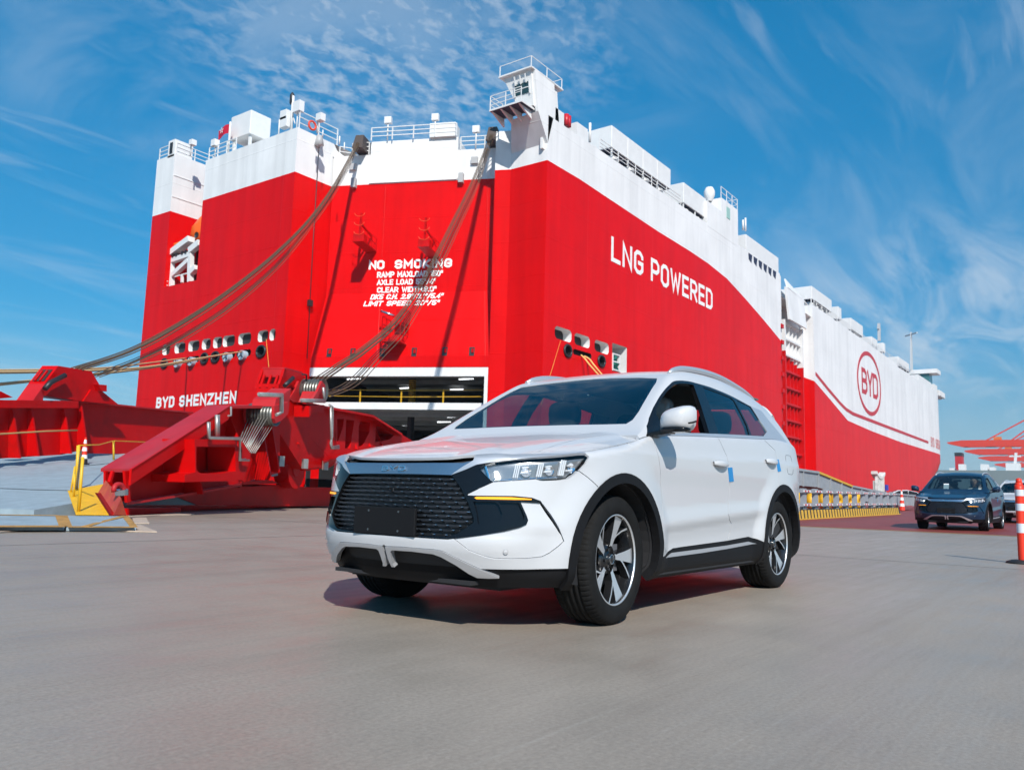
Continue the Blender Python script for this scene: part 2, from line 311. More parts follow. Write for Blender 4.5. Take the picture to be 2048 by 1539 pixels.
qw.build('quay_wall', pbr('quay_face', (.2, .19, .18), .8, noise=.2), ground)
for k, (x0, y0, x1, y1) in enumerate([(-2, 10.6, 16.5, 20.2), (3.2, 12.0, 4.5, 9.2)]):
    pass
# expansion joints: narrow sealed grooves between the slabs
jm = pbr('joint_seal', (.09, .085, .08), .8, noise=.3, nscale=20)
for x in (11.2, 20.4):
    MB().add([(x-.011, -30, .002), (x+.011, -30, .002), (x+.011, 31, .002), (x-.011, 31, .002)], [(0, 1, 2, 3)]).build('expansion_joint', jm, ground)
for y in (-3.4, 9.6):
    MB().add([(-10, y-.011, .0025), (22, y-.011, .0025), (22, y+.011, .0025), (-10, y+.011, .0025)], [(0, 1, 2, 3)]).build('expansion_joint', jm, ground)
rl = sheet('painted_lane', [23.9, 24, 28, 32, 38, 46, 56, 70, 91, 140, 260], [-40, -20, -8, 0, 4, 8, 14, 20, 28], .004, pbr('red_lane_paint', (.215, .033, .024), .55, noise=.22, nscale=1.6, dirt=((.14, .07, .06), .5, .72, .6), bump=.2, bscale=60, bdist=.003))
tag(rl, 'worn dark red painted traffic lane behind the cars', kind='structure')
le = MB()
le.add([(23.62, -40, .006), (23.9, -40, .006), (23.9, 28, .006), (23.62, 28, .006)], [(0, 1, 2, 3)])
tag(le.build('lane_edge_line', pbr('faded_yellow_line', (.42, .25, .07), .7, noise=.35, nscale=9)), 'faded ochre line along the near edge of the red lane', kind='structure')
wat = MB(); wat.add([(-6000, 31.4, -3.2), (9000, 31.4, -3.2), (9000, 9000, -3.2), (-6000, 9000, -3.2)], [(0, 1, 2, 3)])
tag(wat.build('sea_water', pbr('sea', (.02, .05, .07), .12, bump=.5, bscale=.8, bdist=.3)), 'harbour water behind the ship', kind='structure')

# ================================================================== the ship
def hull_mat(name, col, wave=1., dirtc=None):
    m, t, o = _mat(name); b = N(t, 'ShaderNodeBsdfPrincipled'); l = t.links.new; l(b.outputs[0], o.inputs[0])
    g = N(t, 'ShaderNodeNewGeometry')
    def nz(scale, detail, stretch, rough=.6):
        mp = N(t, 'ShaderNodeMapping'); mp.inputs['Scale'].default_value = stretch; l(g.outputs['Position'], mp.inputs[0])
        n = N(t, 'ShaderNodeTexNoise', inp={'Scale': scale, 'Detail': detail, 'Roughness': rough}); l(mp.outputs[0], n.inputs['Vector']); return n.outputs[0]
    streak = nz(.9, 5, (1, 1, .06)); blot = nz(.25, 5, (1, 1, 1)); plate = nz(.42, 2, (1, 1, .22), .4); dent = nz(1.3, 2, (1, 1, .35), .4)
    r1 = N(t, 'ShaderNodeMapRange', inp={1: .3, 2: .7, 3: .90, 4: 1.08}); l(streak, r1.inputs[0])
    r2 = N(t, 'ShaderNodeMapRange', inp={1: .3, 2: .7, 3: .94, 4: 1.06}); l(blot, r2.inputs[0])
    mu = N(t, 'ShaderNodeMath', operation='MULTIPLY'); l(r1.outputs[0], mu.inputs[0]); l(r2.outputs[0], mu.inputs[1])
    mm = N(t, 'ShaderNodeMix', data_type='RGBA', blend_type='MULTIPLY'); mm.inputs['Factor'].default_value = 1; mm.inputs['A'].default_value = (*col, 1); l(mu.outputs[0], mm.inputs['B'])
    src = mm.outputs['Result']
    if dirtc:
        r4 = N(t, 'ShaderNodeMapRange', interpolation_type='SMOOTHSTEP', inp={1: .56, 2: .78, 3: 0, 4: .45}); l(streak, r4.inputs[0])
        m4 = N(t, 'ShaderNodeMix', data_type='RGBA'); m4.inputs['B'].default_value = (*dirtc, 1); l(r4.outputs[0], m4.inputs['Factor']); l(src, m4.inputs['A']); src = m4.outputs['Result']
    l(src, b.inputs['Base Color'])
    b.inputs['Roughness'].default_value = .38; b.inputs['Specular IOR Level'].default_value = .13
    ad = N(t, 'ShaderNodeMath', operation='ADD'); l(plate, ad.inputs[0]); d2 = N(t, 'ShaderNodeMath', operation='MULTIPLY', inp={1: .3}); l(dent, d2.inputs[0]); l(d2.outputs[0], ad.inputs[1])
    bp = N(t, 'ShaderNodeBump', inp={'Strength': .5*wave, 'Distance': .12}); l(ad.outputs[0], bp.inputs['Height'])
    # welded plate seams: thin raised beads, horizontal strakes and staggered butts
    sx = N(t, 'ShaderNodeSeparateXYZ'); l(g.outputs['Position'], sx.inputs[0])
    def bead(sock, pitch, width, off=0.):
        a_ = N(t, 'ShaderNodeMath', operation='ADD', inp={1: off}); l(sock, a_.inputs[0]); p_ = N(t, 'ShaderNodeMath', operation='PINGPONG', inp={1: pitch/2}); l(a_.outputs[0], p_.inputs[0])
        r_ = N(t, 'ShaderNodeMapRange', interpolation_type='SMOOTHSTEP', inp={1: 0., 2: width, 3: 1., 4: 0.}); l(p_.outputs[0], r_.inputs[0]); return r_.outputs[0]
    sm = N(t, 'ShaderNodeMath', operation='SUBTRACT'); l(sx.outputs[0], sm.inputs[0]); l(sx.outputs[1], sm.inputs[1])
    mxb = N(t, 'ShaderNodeMath', operation='MAXIMUM'); l(bead(sx.outputs[2], 2.93, .05, .4), mxb.inputs[0]); l(bead(sm.outputs[0], 11.7, .05, 1.3), mxb.inputs[1])
    b2 = N(t, 'ShaderNodeBump', inp={'Strength': .5, 'Distance': .03}); l(mxb.outputs[0], b2.inputs['Height']); l(bp.outputs[0], b2.inputs['Normal']); l(b2.outputs[0], b.inputs['Normal'])
    return m
RED = hull_mat('hull_red', (.66, .0006, .0008), 1., (.50, .003, .003)); WHT = hull_mat('hull_white', (.75, .75, .74), .7, (.60, .58, .54))
WP = pbr('white_steel_paint', (.72, .72, .705), .45, noise=.05, nscale=1.2, dirt=((.5, .46, .40), .56, .8, .4))
RP = pbr('red_steel_paint', (.54, .0015, .002), .42, spec=.16, noise=.10, nscale=1.1, dirt=((.24, .008, .006), .5, .72, .65), bump=.12, bscale=1.5)
RP2 = pbr('skylit_weathered_red_paint', (.46, .010, .013), .5, spec=.3, noise=.15, nscale=1.4, dirt=((.36, .06, .06), .45, .75, .6))  # pinker red: sky light on top faces put into the colour, with wear
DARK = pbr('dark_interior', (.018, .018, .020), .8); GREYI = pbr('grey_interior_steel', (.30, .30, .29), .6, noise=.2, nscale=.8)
BLKS = pbr('black_painted_steel', (.02, .02, .022), .45); LETW = pbr('letter_white', (.82, .82, .80), .5, noise=.06, nscale=2)
STEEL = pbr('galvanised_pipe', (.42, .40, .37), .4, metal=.6, noise=.15, nscale=6)
SHIP = thing('car_carrier_ship', 'huge red and white car carrier ship moored along the quay', 'ship', (41, 52.6, -3))
YS = 34.; XT = 41.; ZR = 26.07; X1 = 50.01; Y2 = 37.48
OB = np.array([51.40, 38.51, 0.]); BT = np.array([-.4226, .9063, 0.]); BN = np.array([-.9063, -.4226, 0.])
def PB(u, v, off=0.): return hit(u, v, BN, OB+BN*off)
def bt(p): return float((np.asarray(p)-OB)@BT)
def Bp(t, z, off=0.): q = OB+BT*t+BN*off; return np.array([q[0], q[1], z])
def plane_part(name, outer, holes, fmap, mat, parent, thick=None):
    V, T = holed(outer, holes); mb = MB(); mb.add([fmap(*v) for v in V], T); return mb.build(name, mat, parent)
def xz(q): p = PY(*q, YS); return (p[0], p[2])
def yz(q): p = PX(*q, XT); return (p[1], p[2])
side = lambda x, z: (x, YS, z); tran = lambda y, z: (XT, y, z)
# --- starboard side, aft half
kA = K(1240, 280, 4.808); k7 = K(1080, 100, 2.263)
bnd = [(X1, ZR), xz((1160, 358.5)), xz((1240, 412)), xz((1317, 463)), xz((1380, 502)), xz((1417, 527)), xz((1454, 557)), xz((1491.6, 598)), xz((1527, 639)), xz((1561.7, 681))]
XE = bnd[-1][0]
top = [(X1, 30.0), xz((1177, 277)), xz((1345, 405)), xz((1426, 450))]
ztop_l = np.mean([p[1] for p in top[1:]])
DECK = float(ztop_l)
kS = K(1080, 630, 10.779)
def quad_rect(ps, f):
    q = [f(kS(*p)) if f is xz else f(p) for p in ps]; x0 = (q[0][0]+q[3][0])/2; x1 = (q[1][0]+q[2][0])/2; z1 = (q[0][1]+q[1][1])/2; z0 = (q[2][1]+q[3][1])/2
    return x0, z0, x1, z1
sq = [quad_rect(p, xz) for p in ([(318, 230), (678, 325), (680, 600), (318, 490)], [(740, 375), (1070, 470), (1072, 730), (745, 620)], [(1175, 525), (1482, 610), (1482, 860), (1178, 765)])]
sdoor = quad_rect([(1555, 600), (1872, 690), (1866, 1275), (1555, 1190)], xz)
sov = quad_rect([(708, 715), (1108, 835), (1108, 945), (715, 845)], xz)
def ell(cx, cz, rx, rz, n=20): return [(cx+rx*math.cos(2*math.pi*k/n), cz+rz*math.sin(2*math.pi*k/n)) for k in range(n)]
sc_ = []
for (a, b_, ra, rb) in [(590, 770, 75, 125), (1315, 992, 70, 115)]:
    c0 = xz(kS(a, b_)); sc_.append((c0[0], c0[1], abs(xz(kS(a+ra, b_))[0]-c0[0]), abs(xz(kS(a, b_-rb))[1]-c0[1])))
holes_s = [rrect(*q, .35) for q in sq]+[rrect(*sdoor, .1)]+[rrect(*sov, .45)]+[ell(*c) for c in sc_]
zb_ = -3.
plane_part('hull_side', [(X1, zb_), (XE, zb_)]+bnd[::-1], holes_s, side, RED, SHIP)
topl = [(X1, DECK-.2), (XE-13.4, DECK), (XE-13.4, DECK+.01), (XE, DECK+.01)]
plane_part('topside', [bnd[0]]+bnd[1:]+topl[::-1], [], side, WHT, SHIP)
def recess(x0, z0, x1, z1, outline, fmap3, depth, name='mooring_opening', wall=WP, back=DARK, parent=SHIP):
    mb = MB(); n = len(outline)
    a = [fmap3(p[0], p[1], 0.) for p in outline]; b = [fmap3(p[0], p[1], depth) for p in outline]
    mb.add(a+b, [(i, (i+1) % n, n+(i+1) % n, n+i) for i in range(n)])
    o = mb.build(name, wall, parent); bk = MB(); bk.add([fmap3(p[0], p[1], depth-.01) for p in outline], [tuple(range(n))]); bk.build('back_plate', back, o); return o  # shallow back plate; its dark default colour stands for the shade inside
s3 = lambda x, z, d: (x, YS+d, z); t3 = lambda y, z, d: (XT+d, y, z)
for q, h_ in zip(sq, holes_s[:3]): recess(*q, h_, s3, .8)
recess(*sdoor, holes_s[3], s3, 1.6, 'side_doorway', WP, GREYI)
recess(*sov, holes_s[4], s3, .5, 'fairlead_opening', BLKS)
for c, h_ in zip(sc_, holes_s[5:]):
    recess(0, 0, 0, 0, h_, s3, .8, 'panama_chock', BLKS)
    MB().tube([(c[0]+c[2]*math.cos(2*math.pi*k/24), YS-.06, c[1]+c[3]*math.sin(2*math.pi*k/24)) for k in range(25)], .10, 8).build('chock_ring', BLKS, SHIP)
# --- chamfer face, jamb and the ramp wall on the starboard quarter
def poly_part(name, pts, mat, parent=SHIP, thick=None):
    mb = MB()
    if thick is None: mb.add(pts, [tuple(range(len(pts)))])
    else: mb.prism(pts, thick)
    return mb.build(name, mat, parent)
poly_part('quarter_plate', [(X1, YS, zb_), (X1, Y2, zb_), (X1, Y2, ZR), (X1, YS, ZR)], RED)
poly_part('quarter_topside', [(X1, YS, ZR), (X1, Y2, ZR), (X1, Y2, DECK-.2), (X1, YS, DECK-.2)], WHT)
jt = hit(985, 500, BN, (X1, Y2, 0)); jd = np.array([X1, Y2, 0.])+BT*float((jt-np.array([X1, Y2, 0.]))@BT)
j0 = np.array([X1, Y2]); j1 = jd[:2]; jb = j1-BN[:2]*2.6
for z0, z1, mt, nm in ((zb_, ZR, RED, 'ramp_door_jamb'), (ZR, DECK-.6, WHT, 'jamb_topside')):
    mb = MB(); mb.add([(*j0, z0), (*j1, z0), (*j1, z1), (*j0, z1)], [(0, 1, 2, 3)]); mb.add([(*j1, z0), (*jb, z0), (*jb, z1), (*j1, z1)], [(0, 1, 2, 3)]); mb.build(nm, mt, SHIP)
tE = bt((45.3, 52.66, 0)); kB = K(600, 180, 2.654)
zk = float(np.mean([PB(656, 588)[2], PB(980, 582)[2]]))            # knuckle where the wall starts to slope out
TOPL = float(PB(950, 298)[2])
poly_part('ramp_wall', [Bp(-.6, zk), Bp(tE+.02, zk), Bp(tE+.02, ZR), Bp(-.6, ZR)], RED)
poly_part('ramp_wall_topside', [Bp(-.6, ZR), Bp(tE+.02, ZR), Bp(tE+.02, TOPL), Bp(-.6, TOPL)], WHT)
poly_part('ramp_wall_cap', [Bp(-.6, TOPL), Bp(tE+.5, TOPL), Bp(tE+.5, TOPL, -8), Bp(-.6, TOPL, -8)], WP)
# taller white house above the ramp wall
hb0, hb1 = bt(PB(742.5, 284, .12)), bt(PB(916.5, 277, .12)); hz1 = float(PB(830, 279, .12)[2])
mb = MB(); mb.hexa([Bp(hb1, ZR+.05, .12), Bp(hb0, ZR+.05, .12), Bp(hb0, ZR+.05, -6), Bp(hb1, ZR+.05, -6)], [Bp(hb1, hz1, .12), Bp(hb0, hz1, .12), Bp(hb0, hz1, -6), Bp(hb1, hz1, -6)]); mb.build('winch_house', WHT, SHIP)
OFS = 1.6
sL = PB(601, 712, OFS); sR = PB(985, 712, OFS); zs = float((PB(640, 712, OFS)[2]+PB(960, 711, OFS)[2])/2)
tL, tR = bt(sL), -.3
poly_part('ramp_door_apron', [Bp(tR, zk), Bp(tE, zk), Bp(min(tL, tE+.3), zs, OFS), Bp(tR, zs, OFS)], RED)
oL, oR = bt(PB(620, 735, OFS)), bt(PB(976.5, 735, OFS)); oT = float(PB(800, 734, OFS)[2]); oH = float(PB(800, 752, OFS)[2])
pts2 = lambda a, b_, z0, z1, off=OFS: [Bp(a, z0, off), Bp(b_, z0, off), Bp(b_, z1, off), Bp(a, z1, off)]
poly_part('door_head_strip', pts2(tR, min(tL, tE+.3), oT, zs), RED)
poly_part('door_side_strip', pts2(oL, min(tL, tE+.3), zb_, oT), RED); poly_part('door_side_strip', pts2(tR, oR, zb_, oT), RED)
# cargo opening: white head, decks, rail, lamps
hd = MB(); hd.hexa(pts2(oR, oL, oH, oT-.03, OFS+.02), pts2(oR, oL, oH, oT-.03, OFS-.5)); hd.hexa(pts2(oR, oR+.28, 0, oH, OFS+.02), pts2(oR, oR+.28, 0, oH, OFS-.5)); hd.build('door_frame', WP, SHIP)
bk = MB()
bk.hexa(pts2(oR, oL, oT+.02, oT+.1, OFS-.5), pts2(oR, oL, oT+.02, oT+.1, -30)); bk.build('cargo_deckhead', GREYI, SHIP)
dz1 = float(PB(800, 806, OFS-1.)[2]); dz0 = float(PB(800, 818, OFS-1.)[2])
dk = MB(); dk.hexa(pts2(oR, oL, dz0, dz1, OFS-1.), pts2(oR, oL, dz0+.15, dz1, -30)); dk.build('cargo_deck', GREYI, SHIP)
db = MB(); db.hexa(pts2(oR, oL, dz0-.02, dz1+.05, OFS-.95), pts2(oR, oL, dz0-.02, dz1+.05, OFS-1.)); db.build('deck_edge_beam', WP, SHIP)
for a, b_, nm in ((oR, oR-.1, 'cargo_bulkhead'), (oL, oL+.1, 'cargo_bulkhead')):
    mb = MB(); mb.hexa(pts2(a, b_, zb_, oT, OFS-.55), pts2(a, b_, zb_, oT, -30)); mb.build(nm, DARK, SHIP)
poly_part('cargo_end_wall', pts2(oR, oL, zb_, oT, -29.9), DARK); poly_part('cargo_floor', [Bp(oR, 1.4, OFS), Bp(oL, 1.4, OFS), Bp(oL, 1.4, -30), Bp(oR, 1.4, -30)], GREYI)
YEL = pbr('yellow_rail_paint', (.62, .36, .02), .5, noise=.15, nscale=4)
rr_ = empty('deck_guard_rail', parent=SHIP) if False else None
for k in range(5):
    t_ = oR+.4+(oL-oR-.8)*k/4; MB().bar(Bp(t_, dz1, OFS-1.3), Bp(t_, dz1+1.15, OFS-1.3), .09).build('rail_post', YEL, SHIP)
for zz_ in (.6, 1.12): MB().tube([Bp(oR+.1, dz1+zz_, OFS-1.3), Bp((oR+oL)/2, dz1+zz_-.06, OFS-1.3), Bp(oL-.1, dz1+zz_, OFS-1.3)], .03, 6).build('guard_rail', YEL, SHIP)
LAMP = pbr('deck_lamp', (.9, .9, .9), .5, emit=(.9, .95, 1.), estr=2.2)
for (t_, dd, zz_) in [(oL-2.5, -3, oT-.25), (oL-5.2, -9, oT-.25), (oR+2.3, -3, oT-.25), (oR+5.0, -10, oT-.25), (oL-3.5, -3, dz0-.2), (oR+3.2, -3, dz0-.2), (oR+5.5, -8, dz0-.2), (oL-4.6, -12, dz0-.2), (oR+2., -14, dz0-.2)]:
    MB().bar(Bp(t_, zz_, dd), Bp(t_+1.3, zz_-.02, dd-.3), .12, .1).build('ceiling_lamp', LAMP, SHIP)
for dd in (-2, -6, -11, -17): MB().bar(Bp(oR, oT-.1, dd), Bp(oL, oT-.1, dd), .3, .5).build('deck_beam', GREYI, SHIP); MB().bar(Bp(oR, dz0-.15, dd), Bp(oL, dz0-.15, dd), .3, .4).build('deck_beam', GREYI, SHIP)
pil = MB(); tp = bt(PB(817, 780, -3.)); pil.bar(Bp(tp, 1.4, -4.), Bp(tp, oT, -4.), .42)
pil.build('striped_pillar', BLKS, SHIP)
for k in range(16):
    z_ = dz1+.05+k*.18
    if z_ < oT-.2: MB().bar(Bp(tp, z_, -4.+.02), Bp(tp, z_+.1, -4.+.02), .44, .44).build('pillar_stripe', YEL, SHIP)
# --- wing: inner face and transom
YW = 52.62; YC = yz((405, 408))[0]
zwt = float(PX(591.6, 251.6, XT)[2]); zwl = float(PX(410.7, 325, XT)[2]); WT = (zwt+zwl)/2
xw = 45.3; zwi = float(PY(674.5, 289, YW)[2])
poly_part('wing_inner_plate', [(XT, YW, zb_), (xw, YW, zb_), (xw, YW, ZR), (XT, YW, ZR)], RED)
poly_part('wing_inner_topside', [(XT, YW, ZR), (xw, YW, ZR), (xw, YW, WT-.5), (xw-.4, YW, WT), (XT, YW, WT)], WHT)
poly_part('wing_slope', [Bp(tE, ZR+.4, .02), Bp(tE-1.5, TOPL-1.2, .02), Bp(tE-.9, TOPL, .02), (xw, YW, WT-.5)], WHT)
poly_part('wing_deck', [(XT, YW, WT), (xw+5, YW, WT), (xw+5, YC, WT), (XT, YC, WT)], WP)
kT = K(300, 620, 5.689)
YP0 = yz((339.5, 431))[0]; YP1 = yz((304, 441))[0]; zn = float(np.mean([PX(334, 573, XT)[2], PX(384, 562, XT)[2]]))
wins = [(140, 405, 225, 530), (280, 370, 400, 510), (437, 345, 560, 480), (592, 320, 690, 452), (720, 293, 820, 435), (830, 270, 965, 415), (1008, 240, 1150, 385), (1230, 200, 1345, 350), (1362, 187, 1430, 330)]
circ = [(168, 612, 33, 50), (625, 540, 38, 57), (750, 520, 43, 57), (1270, 445, 48, 62)]
ovals = [(262, 545, 395, 640), (415, 520, 560, 610), (815, 450, 968, 550), (985, 420, 1150, 520)]
def trect(a, b_, c, d, shear=-.17):
    m = (a+c)/2; y0 = yz(kT(c, (b_+d)/2-0))[0]; y1 = yz(kT(a, (b_+d)/2))[0]
    zt_ = yz(kT(m, b_+(c-a)*.10))[1]; zb2 = yz(kT(m, d-(c-a)*.06))[1]; return y0, zb2, y1, zt_
rows = [trect(*w) for w in wins]; zt_m = np.mean([r_[3] for r_ in rows]); zb_m = np.mean([r_[1] for r_ in rows])
rows = [(r_[0], zb_m, r_[2], zt_m) for r_ in rows]
orow = [trect(*w) for w in ovals]; zo1 = np.mean([r_[3] for r_ in orow]); zo0 = np.mean([r_[1] for r_ in orow]); orow = [(r_[0], zo0, r_[2], zo1) for r_ in orow]
crow = []
for (a, b_, ra, rb) in circ:
    c0 = yz(kT(a, b_)); crow.append((c0[0], (zo0+zo1)/2-.05, abs(yz(kT(a+ra, b_))[0]-c0[0]), abs(yz(kT(a, b_-rb))[1]-c0[1])))
th_ = [rrect(*r_, .32) for r_ in rows]+[rrect(*r_, .4) for r_ in orow]+[ell(*c) for c in crow]
plane_part('transom', [(YW, zb_), (YP1, zb_), (YP1, ZR), (YP0, ZR), (YP0, zn), (YC, zn), (YC, ZR), (YW, ZR)], th_, tran, RED, SHIP)
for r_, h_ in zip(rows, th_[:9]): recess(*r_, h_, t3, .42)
for r_, h_ in zip(orow, th_[9:13]):
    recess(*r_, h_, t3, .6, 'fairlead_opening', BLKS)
    cy = (r_[0]*.56+r_[2]*.44); cz = (r_[1]+r_[3])/2-.22; ro = pbr('roller_blue_grey', (.36, .45, .52), .4, noise=.1)
    rl_ = MB().cyl((XT-.35, cy, cz), (XT+.1, cy, cz), .40, 28).build('fairlead_roller', ro, SHIP)
    for a in (90, 210, 330): MB().bar((XT-.37, cy, cz), (XT-.37, cy+(.36)*math.cos(rad(a)), cz+.36*math.sin(rad(a))), .03, .07, up=(1, 0, 0)).build('roller_spoke', BLKS, rl_)
for c, h_ in zip(crow, th_[13:]):
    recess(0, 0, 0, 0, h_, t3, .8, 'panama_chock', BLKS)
    MB().tube([(XT-.06, c[0]+c[2]*math.cos(2*math.pi*k/24), c[1]+c[3]*math.sin(2*math.pi*k/24)) for k in range(25)], .1, 8).build('chock_ring', BLKS, SHIP)
poly_part('transom_topside', [(XT, YW, ZR), (XT, YC, ZR), (XT, YC, WT), (XT, YW, WT)], WHT)
poly_part('wing_outer_plate', [(XT, YC, zn), (XT+7, YC, zn), (XT+7, YC, WT), (XT, YC, WT)], RED)
PT = float(np.mean([PX(320, 318, XT)[2], PX(338, 312, XT)[2]]))
poly_part('port_column', [(XT, YP0, zn), (XT, YP1, zn), (XT, YP1, ZR), (XT, YP0, ZR)], RED) if False else None
poly_part('port_column_topside', [(XT, YP0, ZR), (XT, YP1, ZR), (XT, YP1, PT), (XT, YP0, PT)], WHT)
# inner wall of the lifeboat bay with its hatch
bay = lambda x, z: (x, YP0, z)
hx0, hx1 = XT+3.0, XT+9.2
plane_part('lifeboat_bay_wall', [(XT, zn), (XT+16, zn), (XT+16, ZR), (XT, ZR)], [[(hx0, zn+.2), (hx1, zn+.2), (hx1, zn+4.8), (hx0, zn+4.8)]], bay, RED, SHIP)
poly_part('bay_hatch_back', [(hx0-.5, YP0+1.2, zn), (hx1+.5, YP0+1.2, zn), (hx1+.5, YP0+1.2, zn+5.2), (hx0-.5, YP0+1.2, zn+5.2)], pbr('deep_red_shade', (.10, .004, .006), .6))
poly_part('lifeboat_bay_topside', [(XT, YP0, ZR), (XT+16, YP0, ZR), (XT+16, YP0, PT), (XT, YP0, PT)], WHT)
for z_ in (ZR+.25*(PT-ZR), ZR+.62*(PT-ZR)): MB().aabb((XT+.05, YP0-.05, z_), (XT+16, YP0-.001, z_+.07)).build('weld_seam', WP, SHIP)
poly_part('lifeboat_bay_floor', [(XT, YP0, zn), (XT+16, YP0, zn), (XT+16, YC, zn), (XT, YC, zn)], RP); poly_part('lifeboat_bay_end', [(XT+15.9, YP0, zn), (XT+15.9, YC, zn), (XT+15.9, YC, PT), (XT+15.9, YP0, PT)], RED)
poly_part('port_deck', [(XT, YP0, PT), (XT+16, YP0, PT), (XT+16, YP1, PT), (XT, YP1, PT)], WP)
kR = K(310, 190, 5.251)
pf = MB(); y0, y1 = yz(kR(205, 560))[0], yz(kR(140, 560))[0]; z1 = float(PX(*kR(140, 490), XT)[2]); pf.hexa([(XT, y0, PT-.2), (XT, y1, PT-.2), (XT+1.9, y1, PT-.2), (XT+1.9, y0, PT-.2)], [(XT, y0, z1), (XT, y1, z1), (XT+1.9, y1, z1), (XT+1.9, y0, z1)])
vp_ = pf.build('vent_post', WHT, SHIP); MB().aabb((XT-.04, y0+.32, z1-1.35), (XT+.1, y1-.3, z1-.25)).build('vent_louvre', BLKS, vp_)
# port side shell closes the hull behind
poly_part('port_side', [(XT, YP1, zb_), (XT+160, YP1, zb_), (XT+160, YP1, PT), (XT, YP1, PT)], RED)
MD = TOPL-.5
poly_part('main_deck', [(X1+.3, YS+.3, MD), (X1+.3, Y2, MD), Bp(.5, MD, -.5), Bp(tE, MD, -.5), (xw+5, YW+.3, MD), (XT+16, YP1-.3, MD), (225, YP1-.3, MD-3), (215, YS+.3, MD-3)], WP)
# --- side ramp niche amidships and the fore half
XN1 = float(PY(1629, 760, YS)[0]); ND = 2.0
poly_part('niche_end_plate', [(XE, YS, zb_), (XE, YS+ND, zb_), (XE, YS+ND, DECK), (XE, YS, DECK)], WHT)
zrf = float(PY(1629, 762, YS)[2])
poly_part('niche_face', [(XN1, YS, zb_), (XN1, YS+ND, zb_), (XN1, YS+ND, zrf+.9), (XN1, YS, zrf)], RED); poly_part('niche_face_topside', [(XN1, YS, zrf), (XN1, YS+ND, zrf+.9), (XN1, YS+ND, 28.7), (XN1, YS, 28.7)], WHT)
poly_part('niche_back', [(XE, YS+ND, zb_), (XN1, YS+ND, zb_), (XN1, YS+ND, 17.), (XE, YS+ND, 19.)], RED); poly_part('niche_back_topside', [(XE, YS+ND, 19.), (XN1, YS+ND, 17.), (XN1, YS+ND, 28.7), (XE, YS+ND, DECK)], WHT)
fb = [(XN1, zrf), xz((1660, 798)), xz((1695.6, 840.5)), xz((1743.4, 861.5)), xz((1800, 883))]
XB0 = fb[-1][0]; ZB0 = fb[-1][1]
def DKF(x): return 28.72-(x-118.)*.0118
plane_part('hull_side', [(XN1, zb_), (XB0, zb_)]+fb[::-1], [], side, RED, SHIP); plane_part('topside', fb+[(XB0, DKF(XB0)), (XN1, DKF(XN1))], [], side, WHT, SHIP)
# bow: lofted rings, flared below the knuckle
YM = (YS+YP1)/2; HBW = YM-YS; XBOW = 244.
def hbr(x, z):
    kz = np.clip((z+3)/(ZB0-2.5+3), 0, 1)
    xs_ = 178+34*kz; xe = 206+38*kz**1.1
    u_ = np.clip((x-xs_)/(xe-xs_), 0, 1); return HBW*(1-u_**(2.1+.9*kz))**(.62) if u_ < 1 else 0.
xsb = [XB0+(XBOW-XB0)*(1-(1-k/44)**1.6) for k in range(45)]
def bow(zlist, name, mat):
    mb = MB(); 
    for sgn in (-1, 1):
        V = [(min(x, 206+38*np.clip((z+3)/(ZB0+.5), 0, 1)**1.1), YM+sgn*hbr(x, z), z) for x in xsb for z in zlist]; n = len(zlist)
        mb.add(V, [(i*n+j, (i+1)*n+j, (i+1)*n+j+1, i*n+j+1) for i in range(len(xsb)-1) for j in range(n-1)], True)
    return mb.build(name, mat, SHIP)
bow([-3, -1, 1, 3, 5, 7, 9, 11, ZB0], 'bow_shell', RED); bow([ZB0, 16, 20, 24, DKF(215)], 'bow_topside', WHT)
# red sweep line, round emblem and lettering on the side
st = [xz(q) for q in ((1632, 748), (1657, 779), (1681, 807), (1692, 818), (1706, 827), (1745, 842), (1787, 858), (1856, 884))]
PINK = pbr('emblem_red', (.50, .03, .04), .5)
def smap(x, z, d): return (x, YS-.01-d, z)
wd = .55
MBs = stroke_mesh([st], wd, smap, .02); MBs.build('sweep_line', PINK, SHIP)
lc = xz((1739, 767)); lrx = abs(xz((1762.3, 767))[0]-xz((1715.5, 767))[0])/2; lrz = abs(xz((1739, 706))[1]-xz((1739, 828))[1])/2; lr = (lrx+lrz)/2
stroke_mesh([[(lc[0]+lrx*.96*math.cos(2*math.pi*k/48), lc[1]+lrz*.96*math.sin(2*math.pi*k/48)) for k in range(49)]], lr*.10, smap, .02).build('emblem_ring', PINK, SHIP)
def text_part(name, text, x0, z0, x1, h, th, fmap, mat, parent, track=.3, slant=0., depth=.012):
    P, w = strokes(text, track); sx = (x1-x0)/w if w > .005 else 0.
    hh = abs(h)
    P = [[(x0+(px)*sx+slant*py*hh, z0+py*h) for px, py in s_] for s_ in P]
    return stroke_mesh(P, th, fmap, depth).build(name, mat, parent)
for i_, ch in enumerate('BYD'):
    w = lrx*.36; text_part('emblem_letter', ch, lc[0]-lrx*.60+i_*lrx*.46, lc[1]-lrz*.34, lc[0]-lrx*.60+i_*lrx*.46+w, lrz*.68, lr*.11, smap, PINK, SHIP, .1)
l0 = xz(k7(322, 838)); l1 = xz(k7(322, 950)); l2 = xz(k7(780, 1090)); l3 = xz(k7(780, 1182))
lz0 = (l1[1]+l3[1])/2; lh = ((l0[1]-l1[1])+(l2[1]-l3[1]))/2; lth = lh*.17
